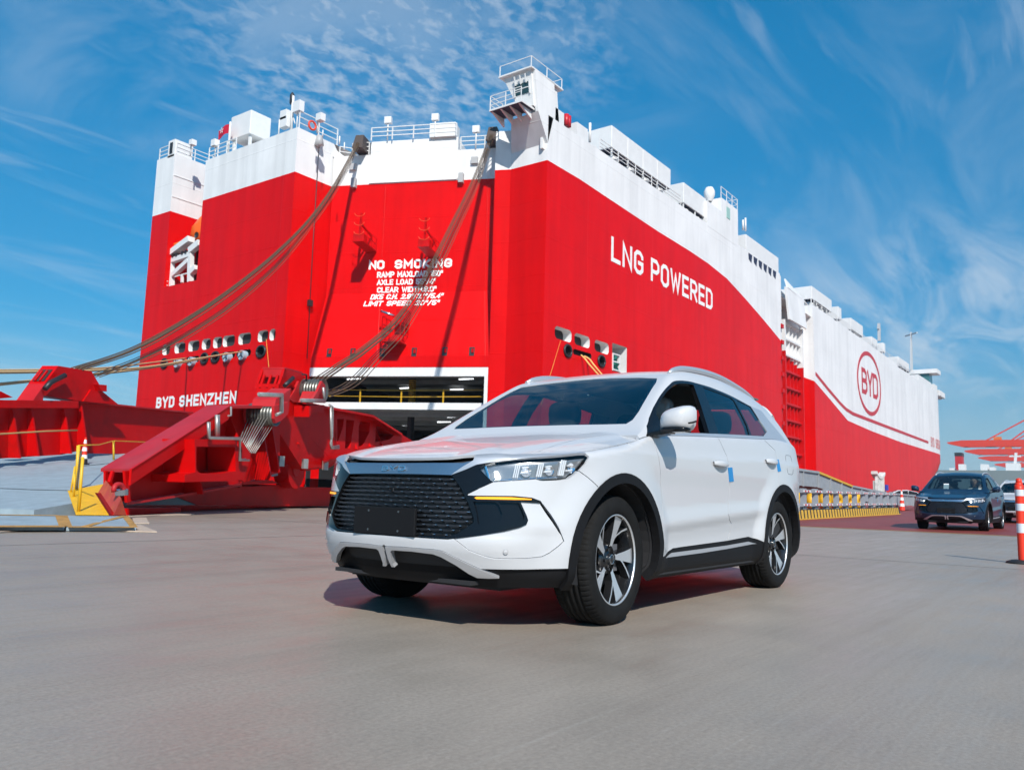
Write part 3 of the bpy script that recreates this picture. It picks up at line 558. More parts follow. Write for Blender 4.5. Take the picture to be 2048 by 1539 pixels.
for (tx, a, b_) in (('LNG', 322, 466), ('POWERED', 502, 780)):
    xa = xz(k7(a, 900))[0]; xb = xz(k7(b_, 1000 if a < 400 else 1140))[0]; n_ = len(tx)
    P, w = strokes(tx, .30); x_ = 0.
    for ch in tx:
        cw = GL[ch][0]; s0 = xa+lth/2+(xb-xa-lth)*x_/w; s1 = xa+lth/2+(xb-xa-lth)*(x_+cw)/w; x_ += cw+.30
        text_part('hull_letter', ch, s0, lz0+lth/2, s1, lh-lth, lth, smap, LETW, SHIP)
bx0 = float(PY(1862, 888, YS)[0])
for i_, ch in enumerate('BYD SHENZHEN'):
    if ch != ' ': text_part('bow_letter', ch, bx0+i_*1.55, ZB0+1.3, bx0+i_*1.55+.95, 1.9, .3, lambda x, z, d: (x, YM-hbr(x, z)-.03-d, z), pbr('faded_letter_red', (.62, .22, .22), .6), SHIP)
# name on the transom (reads left to right: towards smaller Y)
def tmap(x, z, d): return (XT-.01-d, -x, z)
k6 = K(200, 780, 5.497)
nz0 = yz(k6(620, 205)); nz1 = yz(k6(1500, 137)); nt0 = yz(k6(620, 85)); nt1 = yz(k6(1500, 2))
nh = ((nt0[1]-nz0[1])+(nt1[1]-nz1[1]))/2; nb = (nz0[1]+nz1[1])/2; nth = nh*.22
for (tx, a, b_) in (('BYD', 620, 822), ('SHENZHEN', 872, 1500)):
    ya = -yz(k6(a, 150))[0]; yb = -yz(k6(b_, 80))[0]; P, w = strokes(tx, .34); x_ = 0.
    for ch in tx:
        cw = GL[ch][0]; s0 = ya+nth/2+(yb-ya-nth)*x_/w; s1 = ya+nth/2+(yb-ya-nth)*(x_+cw)/w; x_ += cw+.34
        text_part('name_letter', ch, s0, nb+nth/2, s1, nh-nth, nth, tmap, LETW, SHIP)
# notices on the ramp wall
kN = K(660, 420, 4.809)
def bmap_(zk_, slope):
    def f(x, z, d):
        t_ = -x
        if slope and z < zk: off = OFS*(zk-z)/(zk-zs)
        else: off = 0.
        return Bp(t_, z, off+.012+d)
    return f
def notice(text, a, b_, c, d, slant=0., stroke=.22, track=.26, name='notice_line', splits=None):
    f = bmap_(0, True)
    def loc(q):
        p = PB(*kN(*q))
        if p[2] < zk:
            n2 = np.cross(Bp(0, zs, OFS)-Bp(0, zk), BT); p = hit(*kN(*q), n2, Bp(0, zk))
        return -bt(p), p[2]
    x0, z0 = loc((a, d)); x1, _ = loc((c, d)); _, z1 = loc((a, b_)); h = z1-z0; th = h*stroke
    P, w = strokes(text, track); x_ = 0.; L0 = x1-x0-th
    for ch in text:
        cw = GL[ch][0]
        if ch != ' ': text_part('notice_letter', ch, x0+th/2+L0*x_/w, z0+th/2, x0+th/2+L0*(x_+max(cw, .001))/w, h-th, th, f, LETW, SHIP, track, slant)
        x_ += cw+track
notice('NO', 372, 487, 523, 573, 0, .24); notice('SMOKING', 622, 480, 1172, 566, 0, .24, .34)
notice('RAMP MAXLOAD 150"', 452, 595, 1085, 652, 0); notice('AXLE LOAD 55"/4"', 450, 670, 1015, 724, 0)
notice('CLEAR WIDTH.8.0"', 452, 743, 1022, 797, 0); notice('DK5 C.H. 2.9"/3.1"/5.4"', 385, 812, 1080, 862, .2); notice('LIMIT SPEED 20"/5"', 320, 877, 1045, 926, .2)
# ================================================================== the car: surface of the body
# local frame: x rearward from the front axle, y towards the far side, z up
def pchip(xs, ys):
    xs=np.asarray(xs,float); ys=np.asarray(ys,float); h=np.diff(xs); d=np.diff(ys)/h
    m=np.zeros_like(ys); m[0]=d[0]; m[-1]=d[-1]
    for i in range(1,len(xs)-1):
        if d[i-1]*d[i]>0:
            w1=2*h[i]+h[i-1]; w2=h[i]+2*h[i-1]; m[i]=(w1+w2)/(w1/d[i-1]+w2/d[i])
    def f(t):
        t=np.asarray(t,float); tc=np.clip(t,xs[0],xs[-1]); i=np.clip(np.searchsorted(xs,tc,side='right')-1,0,len(xs)-2)
        u=(tc-xs[i])/h[i]; u2=u*u; u3=u2*u
        r=(2*u3-3*u2+1)*ys[i]+(u3-2*u2+u)*h[i]*m[i]+(-2*u3+3*u2)*ys[i+1]+(u3-u2)*h[i]*m[i+1]
        return r+np.where(t<xs[0],(t-xs[0])*m[0],0)+np.where(t>xs[-1],(t-xs[-1])*m[-1],0)
    return f
def sstep(a,b,x):
    t=np.clip((np.asarray(x,float)-a)/(b-a),0,1); return t*t*(3-2*t)
# ---- plan outline of the lower body: half curve from nose centre round to tail centre
PL=np.array([(-.925,0),(-.918,.2),(-.889,.38),(-.836,.54),(-.752,.672),(-.635,.785),(-.50,.862),(-.34,.908),(-.12,.93),(.2,.935),(.8,.936),(1.5,.936),(2.2,.936),(2.7,.935),
 (3.0,.928),(3.22,.905),(3.42,.86),(3.57,.78),(3.66,.66),(3.71,.5),(3.735,.25),(3.74,0)])
def _crom(P,n=40):
    out=[]
    Q=np.vstack([[P[0][0],-P[1][1]],P,[P[-1][0],-P[-2][1]]])
    for i in range(1,len(Q)-2):
        p0,p1,p2,p3=Q[i-1:i+3]
        t0=0;t1=t0+np.linalg.norm(p1-p0)**.5;t2=t1+np.linalg.norm(p2-p1)**.5;t3=t2+np.linalg.norm(p3-p2)**.5
        for k in range(n):
            t=t1+(t2-t1)*k/n
            a1=(t1-t)/(t1-t0)*p0+(t-t0)/(t1-t0)*p1;a2=(t2-t)/(t2-t1)*p1+(t-t1)/(t2-t1)*p2;a3=(t3-t)/(t3-t2)*p2+(t-t2)/(t3-t2)*p3
            b1=(t2-t)/(t2-t0)*a1+(t-t0)/(t2-t0)*a2;b2=(t3-t)/(t3-t1)*a2+(t-t1)/(t3-t1)*a3
            out.append((t2-t)/(t2-t1)*b1+(t-t1)/(t2-t1)*b2)
    out.append(P[-1]); return np.array(out)
_pl=_crom(PL)
_S=np.concatenate([[0],np.cumsum(np.linalg.norm(np.diff(_pl,axis=0),axis=1))])
_T=np.gradient(_pl,_S,axis=0); _T/=np.linalg.norm(_T,axis=1)[:,None]
_N=np.stack([-_T[:,1],_T[:,0]],1)   # outward (x,w)
for _k in range(3): _N[1:-1]=(_N[:-2]+2*_N[1:-1]+_N[2:])/4
_N/=np.linalg.norm(_N,axis=1)[:,None]
SMAX=_S[-1]
def plan(s):
    return np.interp(s,_S,_pl[:,0]),np.interp(s,_S,_pl[:,1]),np.interp(s,_S,_N[:,0]),np.interp(s,_S,_N[:,1])
def s_of_x(x): # along the side only
    return np.interp(x,_pl[:,0],_S)
# ---- hood height field
_hc=pchip([-.95,-.90,-.86,-.80,-.70,-.5,-.2,.1,.35,.55],[.82,.845,.865,.890,.920,.963,1.016,1.065,1.105,1.13])
def hood(x,y):
    y=np.abs(y); c=_hc(x)
    drop=(.062+.01*sstep(-.2,-.8,x)-.012*sstep(0,.5,x))*(y/.85)**2.6
    yr=.36+.20*(x+.85)/1.3
    fold=.016*sstep(yr-.05,yr+.05,y)*sstep(-.9,-.6,x)-.012*sstep(.0,yr,y)*sstep(-.88,-.5,x)*0
    yq=.60+.17*(x+.6)/1.0
    fold2=-.010*sstep(yq-.03,yq+.06,y)
    return c-drop+fold+fold2
_front=pchip([.15,.25,.30,.36,.42,.455,.50,.60,.70,.80,.85,.90,1.0],[.16,.085,.05,.022,.0,-.004,.006,.022,.035,.05,.06,.085,.15])
_side=pchip([.15,.24,.28,.34,.40,.47,.54,.64,.76,.88,.945,.975,1.0,1.06,1.12,1.22],[.12,.06,.040,.034,.034,.026,.006,.016,.014,.004,.002,.008,.013,.022,.034,.06])
_rear=pchip([.15,.25,.35,.5,.62,.7,.85,1.0,1.1,1.25],[.2,.10,.05,.015,.0,.0,.05,.11,.17,.25])
_belt=pchip([.2,.45,.84,1.43,2.32,2.78,3.1,3.4],[1.058,1.076,1.103,1.136,1.183,1.207,1.20,1.17])
def crz(x): # the low door crease climbs to the rear
    return .026*np.clip(x-.5,0,2.2)*1.9
def dprof(s,z):
    x,w,nx,nw=plan(s)
    wf=1-sstep(.55,1.15,s); wr=sstep(SMAX-1.15,SMAX-.5,s)
    zs=np.where(z<.8,z-crz(x)*sstep(.30,.47,z)*sstep(.85,.60,z),z)
    zs=np.where(z>.85,zs-.045*np.clip((x-.5)/1.7,0,1)*sstep(.85,.96,z),zs)
    d=_side(zs)*(1-wf)*(1-wr)+_front(z)*wf+_rear(z)*wr
    # arch flares
    for ax in (0,2.712):
        rr=np.hypot(x-ax,(z-.36)); m=sstep(.64,.47,rr)*sstep(.2,.5,np.abs(nw))*sstep(.0,.12,z-.2); d=d*(1-m)+(-.010+.02*sstep(.45,.25,z))*m
    return d
def rover(s):
    x=plan(s)[0]; return .014+.031*sstep(.55,1.0,s)-.030*sstep(.05,.5,x)
_zt=None
def ztop_raw(s):
    x,w,nx,nw=plan(s); r=rover(s); z=np.full(np.shape(s),.9)
    for k in range(8):
        d=dprof(s,z)+r; z=hood(x-nx*d,w-nw*d)
    f=sstep(.15,.45,x)
    return z*(1-f)+_belt(x)*f
_sg=np.linspace(0,SMAX,1200); _zg=ztop_raw(_sg)
def ztop(s): return np.interp(s,_sg,_zg)
def band(s,z):
    s=np.asarray(s,float); z=np.asarray(z,float)
    x,w,nx,nw=plan(s); zt=ztop(s); r=rover(s)
    t=np.clip((z-(zt-r))/r,0,1); d=dprof(s,np.minimum(z,zt))+r*(1-np.sqrt(np.maximum(0,1-t*t)))
    return np.stack([x-nx*d,-(w-nw*d),np.minimum(z,zt)+0*d],-1)
# ---- greenhouse
_zc=pchip([.30,.45,.8,1.05,1.25,1.45,1.8,2.2,2.6,2.95,3.16,3.22,3.32,3.45],[1.08,1.16,1.365,1.50,1.592,1.645,1.688,1.69,1.66,1.615,1.58,1.52,1.37,1.15])
_we=pchip([.26,.35,.7,1.0,1.2,1.5,2.0,2.6,3.0,3.2,3.32,3.45],[.872,.855,.775,.71,.675,.66,.66,.655,.64,.63,.645,.70])
_ze=pchip([.26,.35,.7,1.0,1.2,1.5,2.0,2.6,3.0,3.16,3.24,3.34,3.45],[1.062,1.10,1.305,1.478,1.572,1.625,1.642,1.605,1.558,1.53,1.46,1.32,1.16])
def wbelt(x):
    s=s_of_x(x); zt=ztop(s); d=dprof(s,zt)+rover(s)
    xx,w,nx,nw=plan(s); return w-d*1.0
def green(x,q):
    x=np.asarray(x,float); q=np.asarray(q,float)
    w0=wbelt(x); z0=np.minimum(ztop(s_of_x(x)),_ze(x)-.005); we=np.minimum(_we(x),w0-.004); ze=_ze(x); zc=_zc(x)
    def side(t):
        b=.018*np.sin(np.pi*np.clip(t,0,1))*sstep(.3,.8,x)
        return w0+(we-w0)*t+b, z0+(ze-z0)*t
    def top(t):
        w=we*(1-t); return w, zc-(zc-ze)*(w/we)**2.3
    a=.14
    sw,sz=side(np.minimum(q,1)); tw,tz=top(np.clip(q-1,0,1))
    w=np.where(q<=1,sw,tw); z=np.where(q<=1,sz,tz)
    aw,az=side(1-a); bw,bz=top(a*.55); u=np.clip((q-(1-a))/(a+a*.55),0,1)
    m=(q>1-a)&(q<1+a*.55)
    cw=(1-u)**2*aw+2*u*(1-u)*we+u*u*bw; cz=(1-u)**2*az+2*u*(1-u)*ze+u*u*bz
    w=np.where(m,cw,w); z=np.where(m,cz,z)
    return np.stack([x+0*w,-w,z],-1)
def hoodp(x,y):
    x=np.asarray(x,float); y=np.asarray(y,float)
    return np.stack([x,y,hood(x,y)],-1)

PB_ = {
'headlight': [(0.55,0.825),(0.582,0.844),(0.643,0.859),(0.775,0.877),(0.879,0.889),(1.006,0.903),(1.135,0.92),(1.181,0.921),(1.197,0.907),(1.171,0.87),(1.123,0.828),(1.058,0.787),(1,0.778),(0.906,0.772),(0.889,0.773),(0.867,0.779),(0.741,0.767),(0.636,0.757),(0.609,0.772)],
'brow': [(0.394,0.787),(0.411,0.802),(0.463,0.836),(0.514,0.865),(0.529,0.962),(0.646,0.968),(0.774,0.961),(0.862,0.959),(0.877,0.914),(1.004,0.923),(1.125,0.934),(1.186,0.928),(1.181,0.921),(1.135,0.92),(1.006,0.903),(0.879,0.889),(0.775,0.877),(0.643,0.859),(0.582,0.85),(0.536,0.842),(0.475,0.816)],
'surround': [(0,0.789),(0.199,0.789),(0.394,0.787),(0.403,0.791),(0.475,0.816),(0.536,0.842),(0.582,0.85),(0.63,0.857),(0.582,0.844),(0.55,0.825),(0.609,0.772),(0.636,0.757),(0.572,0.728),(0.5,0.693),(0.499,0.684),(0.532,0.683),(0.75,0.687),(0.846,0.681),(0.894,0.666),(0.89,0.657),(0.786,0.661),(0.82,0.591),(0.827,0.57),(0.819,0.55),(0.785,0.534),(0.705,0.513),(0.587,0.491),(0.446,0.469),(0.411,0.464),(0.306,0.464),(0.183,0.465),(0,0.464)],
'grille': [(0,0.784),(0.398,0.784),(0.455,0.726),(0.506,0.648),(0.54,0.578),(0.544,0.555),(0.528,0.539),(0.453,0.49),(0.412,0.477),(0.303,0.475),(0,0.475)],
'panel': [(0,0.847),(0.454,0.851),(0.507,0.863),(0.463,0.836),(0.411,0.802),(0.394,0.787),(0.199,0.789),(0,0.789)],
'slit_top': [(0,0.96),(0.301,0.964),(0.529,0.962),(0.514,0.865),(0.507,0.863),(0.454,0.851),(0,0.847)],
'amber': [(0.539,0.674),(0.55,0.679),(0.642,0.681),(0.742,0.682),(0.844,0.677),(0.844,0.672),(0.742,0.67),(0.643,0.669),(0.551,0.668)],
'intake1': [(0.534,0.654),(0.654,0.656),(0.671,0.64),(0.689,0.601),(0.686,0.58),(0.68,0.566),(0.567,0.544),(0.556,0.597)],
'intake2': [(0.671,0.657),(0.774,0.656),(0.795,0.619),(0.807,0.587),(0.801,0.571),(0.702,0.567),(0.7,0.601),(0.686,0.632)],
'slit': [(0.894,0.666),(0.951,0.599),(0.987,0.541),(1.01,0.496),(0.994,0.514),(0.961,0.562),(0.89,0.657)],
'pod': [(0.446,0.469),(0.524,0.413),(0.609,0.384),(0.655,0.376),(0.745,0.376),(0.838,0.38),(0.911,0.389),(0.949,0.408),(0.992,0.441),(1.022,0.468),(1.01,0.496),(0.994,0.514),(0.961,0.562),(0.89,0.657),(0.786,0.661),(0.82,0.591),(0.827,0.57),(0.819,0.55),(0.785,0.534),(0.705,0.513),(0.587,0.491)],
'trim': [(0.012,0.405),(0.127,0.409),(0.339,0.407),(0.384,0.402),(0.477,0.362),(0.584,0.319),(0.685,0.279),(0.625,0.276),(0.561,0.277),(0.517,0.295),(0.449,0.336),(0.369,0.374),(0.325,0.386),(0.194,0.392),(0.058,0.39),(0.044,0.382),(0.038,0.349),(0.036,0.316),(0.044,0.3),(0.022,0.3),(0.012,0.345)],
'lower': [(0,0.412),(0.012,0.405),(0.127,0.409),(0.339,0.407),(0.384,0.402),(0.477,0.362),(0.584,0.319),(0.702,0.32),(0.829,0.322),(0.966,0.326),(1.109,0.329),(1.179,0.329),(1.178,0.214),(0,0.215)],
'strip': [(2.142,.338),(2.238,.364),(2.703,.371),(3.14,.379),(3.561,.393),(3.7,.374),(3.139,.355),(2.703,.345)],
}
GAP1 = [(1.123,0.828),(1.184,0.797),(1.255,0.75),(1.295,0.7)]
D1F = [(1.93,1.075),(1.972,1.016),(1.979,.971),(2.029,.836),(2.062,.667),(2.012,.498),(2.024,.344)]
D1R = [(2.975,1.14),(3.02,1.086),(3.084,1.006),(3.096,.946),(3.15,.796),(3.133,.697),(3.10,.6),(3.138,.562),(3.209,.53),(3.206,.485),(3.162,.414),(3.149,.358)]
D2R = [(3.90,1.195),(4.025,1.15),(4.16,1.108),(4.175,.96),(4.137,.837)]
RKT = [(2.024,.344),(2.12,.355),(2.263,.39),(2.703,.4),(3.124,.409),(3.562,.427),(3.701,.408),(3.807,.379)]
DS = -0.0280
D1F, D1R, D2R, RKT = ([(s+DS, z) for s, z in L_] for L_ in (D1F, D1R, D2R, RKT))
PB_['strip'] = [(s+DS, z) for s, z in PB_['strip']]
GP = {
'belt': [(.40,0),(.486,.10),(.786,.054),(1.313,.045),(2.133,.051),(2.441,.054),(2.60,.10),(2.80,.007),(2.80,0)],
'win1': [(.62,.80),(.657,.878),(.743,.906),(.931,.895),(1.081,.871),(1.153,.847),(1.422,.79),(1.385,.615),(1.345,.334),(1.324,.05),(.786,.06),(.60,.10)],
'win2': [(1.585,.769),(2.071,.682),(2.112,.646),(2.123,.437),(2.144,.23),(2.12,.056),(1.781,.052),(1.491,.049),(1.504,.259),(1.53,.502)],
'win3': [(2.187,.674),(2.472,.637),(2.517,.384),(2.583,.153),(2.435,.062),(2.165,.057),(2.173,.248),(2.154,.458)],
'dpillar': [(2.489,.646),(2.765,.645),(2.80,.473),(3.05,.02),(3.05,0),(2.80,0),(2.80,.007),(2.60,.10),(2.441,.054),(2.583,.153),(2.517,.384)],
'dlo': [(.353,0),(.353,.114),(.434,.853),(.527,.93),(.654,.955),(.804,.957),(.977,.935),(1.09,.916),(1.185,.882),(1.324,.855),(1.468,.823),(1.708,.794),(2.016,.737),(2.489,.646),(2.517,.384),(2.583,.153),(2.441,.054),(2.133,.051),(1.313,.045),(.786,.054),(.486,.10),(.40,0)],
'ws': [(.441,2),(.440,1.57),(.438,1.379),(.441,1.159),(.49,1.125),(.597,1.111),(.848,1.115),(1.02,1.12),(1.10,1.145),(1.151,1.395),(1.19,1.767),(1.2,2)],
'rearglass': [(3.21,2),(3.21,1.2),(3.24,1.12),(3.42,1.12),(3.42,2)],
}
HGAP = [(-.58,-.712),(-.455,-.692),(-.316,-.675),(-.007,-.668),(.211,-.722),(.342,-.779)]
# ================================================================== ship's upper works
def railing(name, pts, parent, h=1.05, step=1.6, r=.035, mat=WP, bars=3):
    mb = MB(); pts = [np.asarray(p, float) for p in pts]
    for i in range(len(pts)-1):
        a, b = pts[i], pts[i+1]; n = max(1, int(np.linalg.norm(b-a)/step))
        for k in range(n+1):
            if k == 0 and i > 0: continue
            p = a+(b-a)*k/n; mb.bar(p, p+[0, 0, h], r*2.2)
        for j in range(1, bars+1): z = h*j/bars; mb.bar(a+[0, 0, z], b+[0, 0, z], r*1.7)
    return mb.build(name, mat, parent)
k5 = K(960, 100, 5.92)
A_ = PY(*k5(650, 230), YS); XA = float(A_[0]); zA = float(A_[2])
c1, c2, c3, c4 = PY(*k5(882, 398), YS), PY(*k5(882, 700), YS), np.array([X1, YS, float(PX(*k5(792, 1100), X1)[2])]), PY(*k5(690, 720), YS)
XA2 = float(c4[0])
yL = float(PX(*k5(290, 390), XA)[1]); zP = float(PX(*k5(600, 600), XA-.6)[2])
tw = MB(); tw.prism([A_, c1, c2+np.array([0, 0, -.4]), c3, c4], (0, .25, 0)); twp = tw.build('bridge_wing_tower', WHT, SHIP)
cab = MB(); zc0 = zP+.1
# sloping cabin front: wider at the roof
f0 = [(XA+.25, YS+.25, zc0), (XA+.25, yL-1.3, zc0), (XA-.15, yL, zA), (XA-.15, YS+.25, zA)]
cab.prism(f0, (3.6, 0, 0)); cabo = cab.build('wing_cabin', WP, SHIP)
MB().aabb((XA-.45, YS-.0, zA), (XA+4., yL+.25, zA+.12)).build('wing_roof', WP, SHIP)
wy0, wy1 = float(PX(*k5(580, 450), XA)[1]), float(PX(*k5(420, 450), XA)[1]); wz0, wz1 = float(PX(*k5(500, 520), XA)[2]), float(PX(*k5(500, 400), XA)[2])
MB().prism([(XA+.10, wy0, wz0), (XA+.10, wy1, wz0), (XA-.04, wy1, wz1), (XA-.04, wy0, wz1)], (-.06, 0, 0)).build('wing_window', GLD0 if False else pbr('dark_window_glass', (.02, .05, .05), .06, spec=.8), cabo)
zm = (wz0+wz1)/2; MB().bar((XA-.02, wy0, zm), (XA-.02, wy1, zm), .08, .06).build('window_bar', WP, cabo)
for y in (wy0-.05, wy1+.05): MB().bar((XA+.05, y, wz0-.1), (XA-.1, y, wz1+.1), .09).build('window_post', WP, cabo)
for y in (wy1-.1, wy1-.6, wy1-1.1): MB().bar((XA-.35, y, wz1+.55), (XA-.15, y, wz1-.1), .08).build('window_wiper', WP, cabo)
MB().aabb((XA-1.1, YS+.35, zP-.14), (XA+.6, yL+.55, zP)).build('wing_platform', WP, SHIP)
MB().aabb((XA-1.05, YS+.40, zP-.17), (XA+.5, yL+.50, zP-.14)).build('platform_underside', pbr('underside_shade', (.02, .025, .06), .6), SHIP)  # near-black sheet below the platform, shade put into its colour
for y in np.linspace(YS+.6, yL+.3, 4): MB().prism([(XA-1., y, zP-.17), (XA+.5, y, zP-.17), (XA+.6, y, zP-.8)], (0, .14, 0)).build('platform_bracket', WP, SHIP)
s1, s2, s3_, s4_ = PX(*k5(480, 1195), X1), c3, c4, PX(*k5(370, 830), XA2)
lg = pbr('shaded_white_plate', (.74, .74, .73), .5); mb = MB(); mb.add([s1, s2, s3_], [(0, 1, 2)]); mb.add([s1, s3_, s4_], [(0, 1, 2)])
s5 = np.array([*jd[:2], float(PX(*k5(385, 1225), X1)[2])]); mb.add([s1, s4_, (X1, Y2+.02, s1[2])], [(0, 1, 2)]); mb.build('tower_skirt', WHT, SHIP)
MB().aabb((X1-.3, YS+.28, 27.), (float(c1[0])-.05, YS+.5, float(c1[2])-.3)).build('tower_backing', WHT, SHIP)
railing('wing_roof_rail', [(XA-.35, yL+.2, zA+.12), (XA-.35, YS+.1, zA+.12), (XA+3.9, YS+.1, zA+.12), (XA+3.9, yL+.1, zA+.12)], SHIP, .85, 1.9, .025, bars=1)
railing('wing_platform_rail', [(XA+.5, yL+.5, zP), (XA-1.05, yL+.5, zP), (XA-1.05, YS+.45, zP)], SHIP, 1.1, 1.4, .025)
# starboard deck edge: small lockers, railing, rafts
fz = DECK
UND = pbr('underside_shade', (.02, .025, .06), .6)  # dark tone that paints shade below the housings and platform
def sbox(q, Ywid, Yoff, name='vent_housing', mat=WP, seg=1, legs=True, fzl=None):
    (a, b), (c, d), (e, f) = q      # near top, far top, near bottom (px) on the plane Y = YS+Yoff
    p0, p1, p2 = PY(a, b, YS+Yoff), PY(c, d, YS+Yoff), PY(e, f, YS+Yoff); z1 = (p0[2]+p1[2])/2; z0 = p2[2]; fl_ = fz if fzl is None else fzl(p0[0])
    xs = np.linspace(p0[0], p1[0], seg+1)
    for i in range(seg):
        o = MB().aabb((xs[i]+.02, YS+Yoff, z0), (xs[i+1]-.02, YS+Yoff+Ywid, z1)).build(name, mat, SHIP, .05)
        MB().aabb((xs[i]+.15, YS+Yoff+.12, z0-.03), (xs[i+1]-.15, YS+Yoff+Ywid-.1, z0-.002)).build('housing_shade_strip', UND, o)  # dark strip painting the shade below the housing
        if legs:
            n = max(1, int((xs[i+1]-xs[i])/2.6))
            for k in range(n):
                xm = xs[i]+(xs[i+1]-xs[i])*(k+.5)/n; hh = max(.4, z0-fl_+.2)
                v = MB(); v.lathe([(.42, 0), (.5, hh*.35), (.78, hh*.5), (.80, hh*.72), (.4, hh*.9)], (xm, YS+Yoff+1.0, fl_-.2), (0, 0, 1), 14); v.build('vent_mushroom', WP, o)
                MB().bar((xm-1.25, YS+Yoff+.12, fl_-.2), (xm-1.25, YS+Yoff+.12, z0), .12).build('housing_leg', WP, o)
            MB().aabb((xs[i]+.2, YS+Yoff+1.9, fl_-.2), (xs[i+1]-.2, YS+Yoff+2.0, z0-.02)).build('vent_shade_sheet', UND, o)  # added dark sheet for the shade behind the vents
sbox([(1223.6, 248), (1341.6, 340.8), (1223.6, 294.4)], 5.2, .3, seg=4)
sbox([k7(650, 600), k7(752, 672), k7(650, 690)], 5., .3, seg=1)
ct = [PY(*k7(a, b), YS-.01) for a, b in ((757, 700), (895, 700))]; xc0, xc1 = ct[0][0], ct[1][0]; zct = float(PY(*k7(850, 690), YS)[2])
MB().aabb((xc0, YS-.012, fz-.3), (xc1, YS+3., zct-1.6)).build('casing', WHT, SHIP); xm_ = xc0+(xc1-xc0)*.45
cs = MB().aabb((xm_, YS-.015, zct-1.7), (xc1, YS+3., zct)).build('casing_top', WHT, SHIP)
railing('casing_rail', [(xm_, YS+.05, zct), (xc1, YS+.05, zct), (xc1, YS+2.9, zct)], SHIP, 1.3, 1.5, .03, bars=2)
MB().lathe([(0, 1.7), (.4, 1.6), (.6, 1.2), (.6, .7), (.45, .3), (.3, 0)], (xm_-1., YS+1., zct-.6), n=16).build('radome', WP, SHIP)
MB().aabb((xm_+1.4, YS-.05, zct-1.9), (xm_+2.4, YS+.02, zct-.6)).build('casing_door', pbr('pale_green_door', (.30, .5, .45), .5), SHIP)
sbox([(1492, 466), (1557, 517.6), (1494.5, 502)], 5.5, .0, seg=1, legs=False)
vz = float(PY(1494.5, 503, YS)[2]); vx0, vx1 = float(PY(1496, 505, YS)[0]), float(PY(1554, 542, YS)[0])
for k in range(6):
    x = vx0+(vx1-vx0)*k/6; MB().prism([(x+.1, YS-.02, vz-.05), (x+(vx1-vx0)/6*.8, YS-.02, vz-.05), (x+(vx1-vx0)/6*.62, YS-.02, vz-1.1), (x+.2, YS-.02, vz-.8)], (0, .1, 0)).build('vent_louvre', UND, SHIP)  # dark plates on the hull paint the shade in the vent slots
kC = K(1550, 540, 4.808)
for q, w_ in (([kC(352, 140), kC(545, 300), kC(352, 272)], 5.), ([kC(606, 345), kC(638, 372), kC(606, 462)], 4.), ([kC(730, 450), kC(845, 545), kC(730, 565)], 5.), ([kC(930, 630), kC(985, 680), kC(930, 735)], 4.), ([kC(1040, 690), kC(1060, 715), kC(1040, 780)], 3.), ([kC(1185, 825), kC(1290, 905), kC(1185, 915)], 4.), ([kC(1380, 1000), kC(1500, 1085), kC(1380, 1065)], 4.), ([kC(1580, 1145), kC(1635, 1190), kC(1580, 1200)], 4.)):
    sbox(q, w_, .4, fzl=DKF)
for k in range(22):
    pass
railing('deck_rail', [(X1+8, YS+.1, fz-.05), (XE-30, YS+.1, fz-.05)], SHIP, 1.0, 3.0, .03)
railing('deck_rail', [(XN1+1, YS+.15, DKF(XN1)), (XB0+18, YS+.15, DKF(XB0+18))], SHIP, 1.0, 4.0, .03)
for (a, b) in ((1022, 830), (1048, 850)):
    p = PY(*k5(a, b), YS+.5); MB().lathe([(.0, -.5), (.22, -.46), (.22, .46), (0, .5)], p, (.0, 0, 1), 12).build('life_raft_canister', pbr('raft_red', (.5, .01, .02), .4), SHIP)
for (a, b, c, d) in ((895, 680, 995, 810), (1150, 850, 1275, 1050)):
    p, q = PY(*k5(a, b), YS+.25), PY(*k5(c, d), YS+.25); MB().aabb((p[0], YS+.25, fz-.3), (q[0], YS+1.6, p[2])).build('deck_locker', WP, SHIP)
for (u, v0, v1) in ((k5(1300, 0)[0], 246, 284), (1491, 436, 462), (1486, 440, 460)):
    p = PY(u, v1, YS+.4); q = PY(u, v0, YS+.4); MB().tube([p, (p[0], p[1], q[2])], .12, 6).build('deck_post', WP, SHIP)
# bridge far forward with its mast
bw = PY(*kC(1592, 972), YS-.6); bz = float(bw[2]); bx = float(bw[0])
MB().aabb((bx-5., YS-.6, bz-1.0), (bx, YP1, bz)).build('bridge_roof', WP, SHIP); MB().aabb((bx-4.4, YS+1.2, bz-3.6), (bx-.6, YP1, bz-1.0)).build('wheelhouse', pbr('wheelhouse_glass', (.05, .16, .17), .1), SHIP)
MB().aabb((bx-4.6, YS+.2, bz-5.4), (bx-.4, YP1, bz-3.6)).build('bridge_front', WP, SHIP); MB().aabb((bx-3.4, YS+3.5, fz-1), (bx-1.2, YP1-4, bz-5.4)).build('bridge_leg', WP, SHIP); MB().bar((bx-2.6, YS+1.2, fz-.5), (bx-2.4, YS+1.2, bz-5.2), .7).build('bridge_strut', WP, SHIP)
mm = MB(); 
for dx in (-1.4, .2): mm.bar((bx-4+dx, YS+5, bz), (bx-3.6, YS+5, bz+9.5), .35)
for k in range(5): mm.bar((bx-5.1+.25*k, YS+5, bz+1.2+1.7*k), (bx-3.1-.05*k, YS+5, bz+1.9+1.7*k), .2)
mm.bar((bx-5.2, YS+3.4, bz+9.), (bx-2, YS+6.6, bz+9.), .3); mm.build('radar_mast', pbr('mast_grey', (.45, .47, .48), .5), SHIP)
mm = MB(); fx = PY(*kC(1003, 680), YS+2.5); mm.bar(fx, fx+np.array([0, 0, 3.5]), .5); mm.bar(fx+np.array([-1, 0, 2.4]), fx+np.array([1, 0, 2.4]), .3); mm.build('small_mast', pbr('mast_grey', (.45, .47, .48), .5), SHIP)
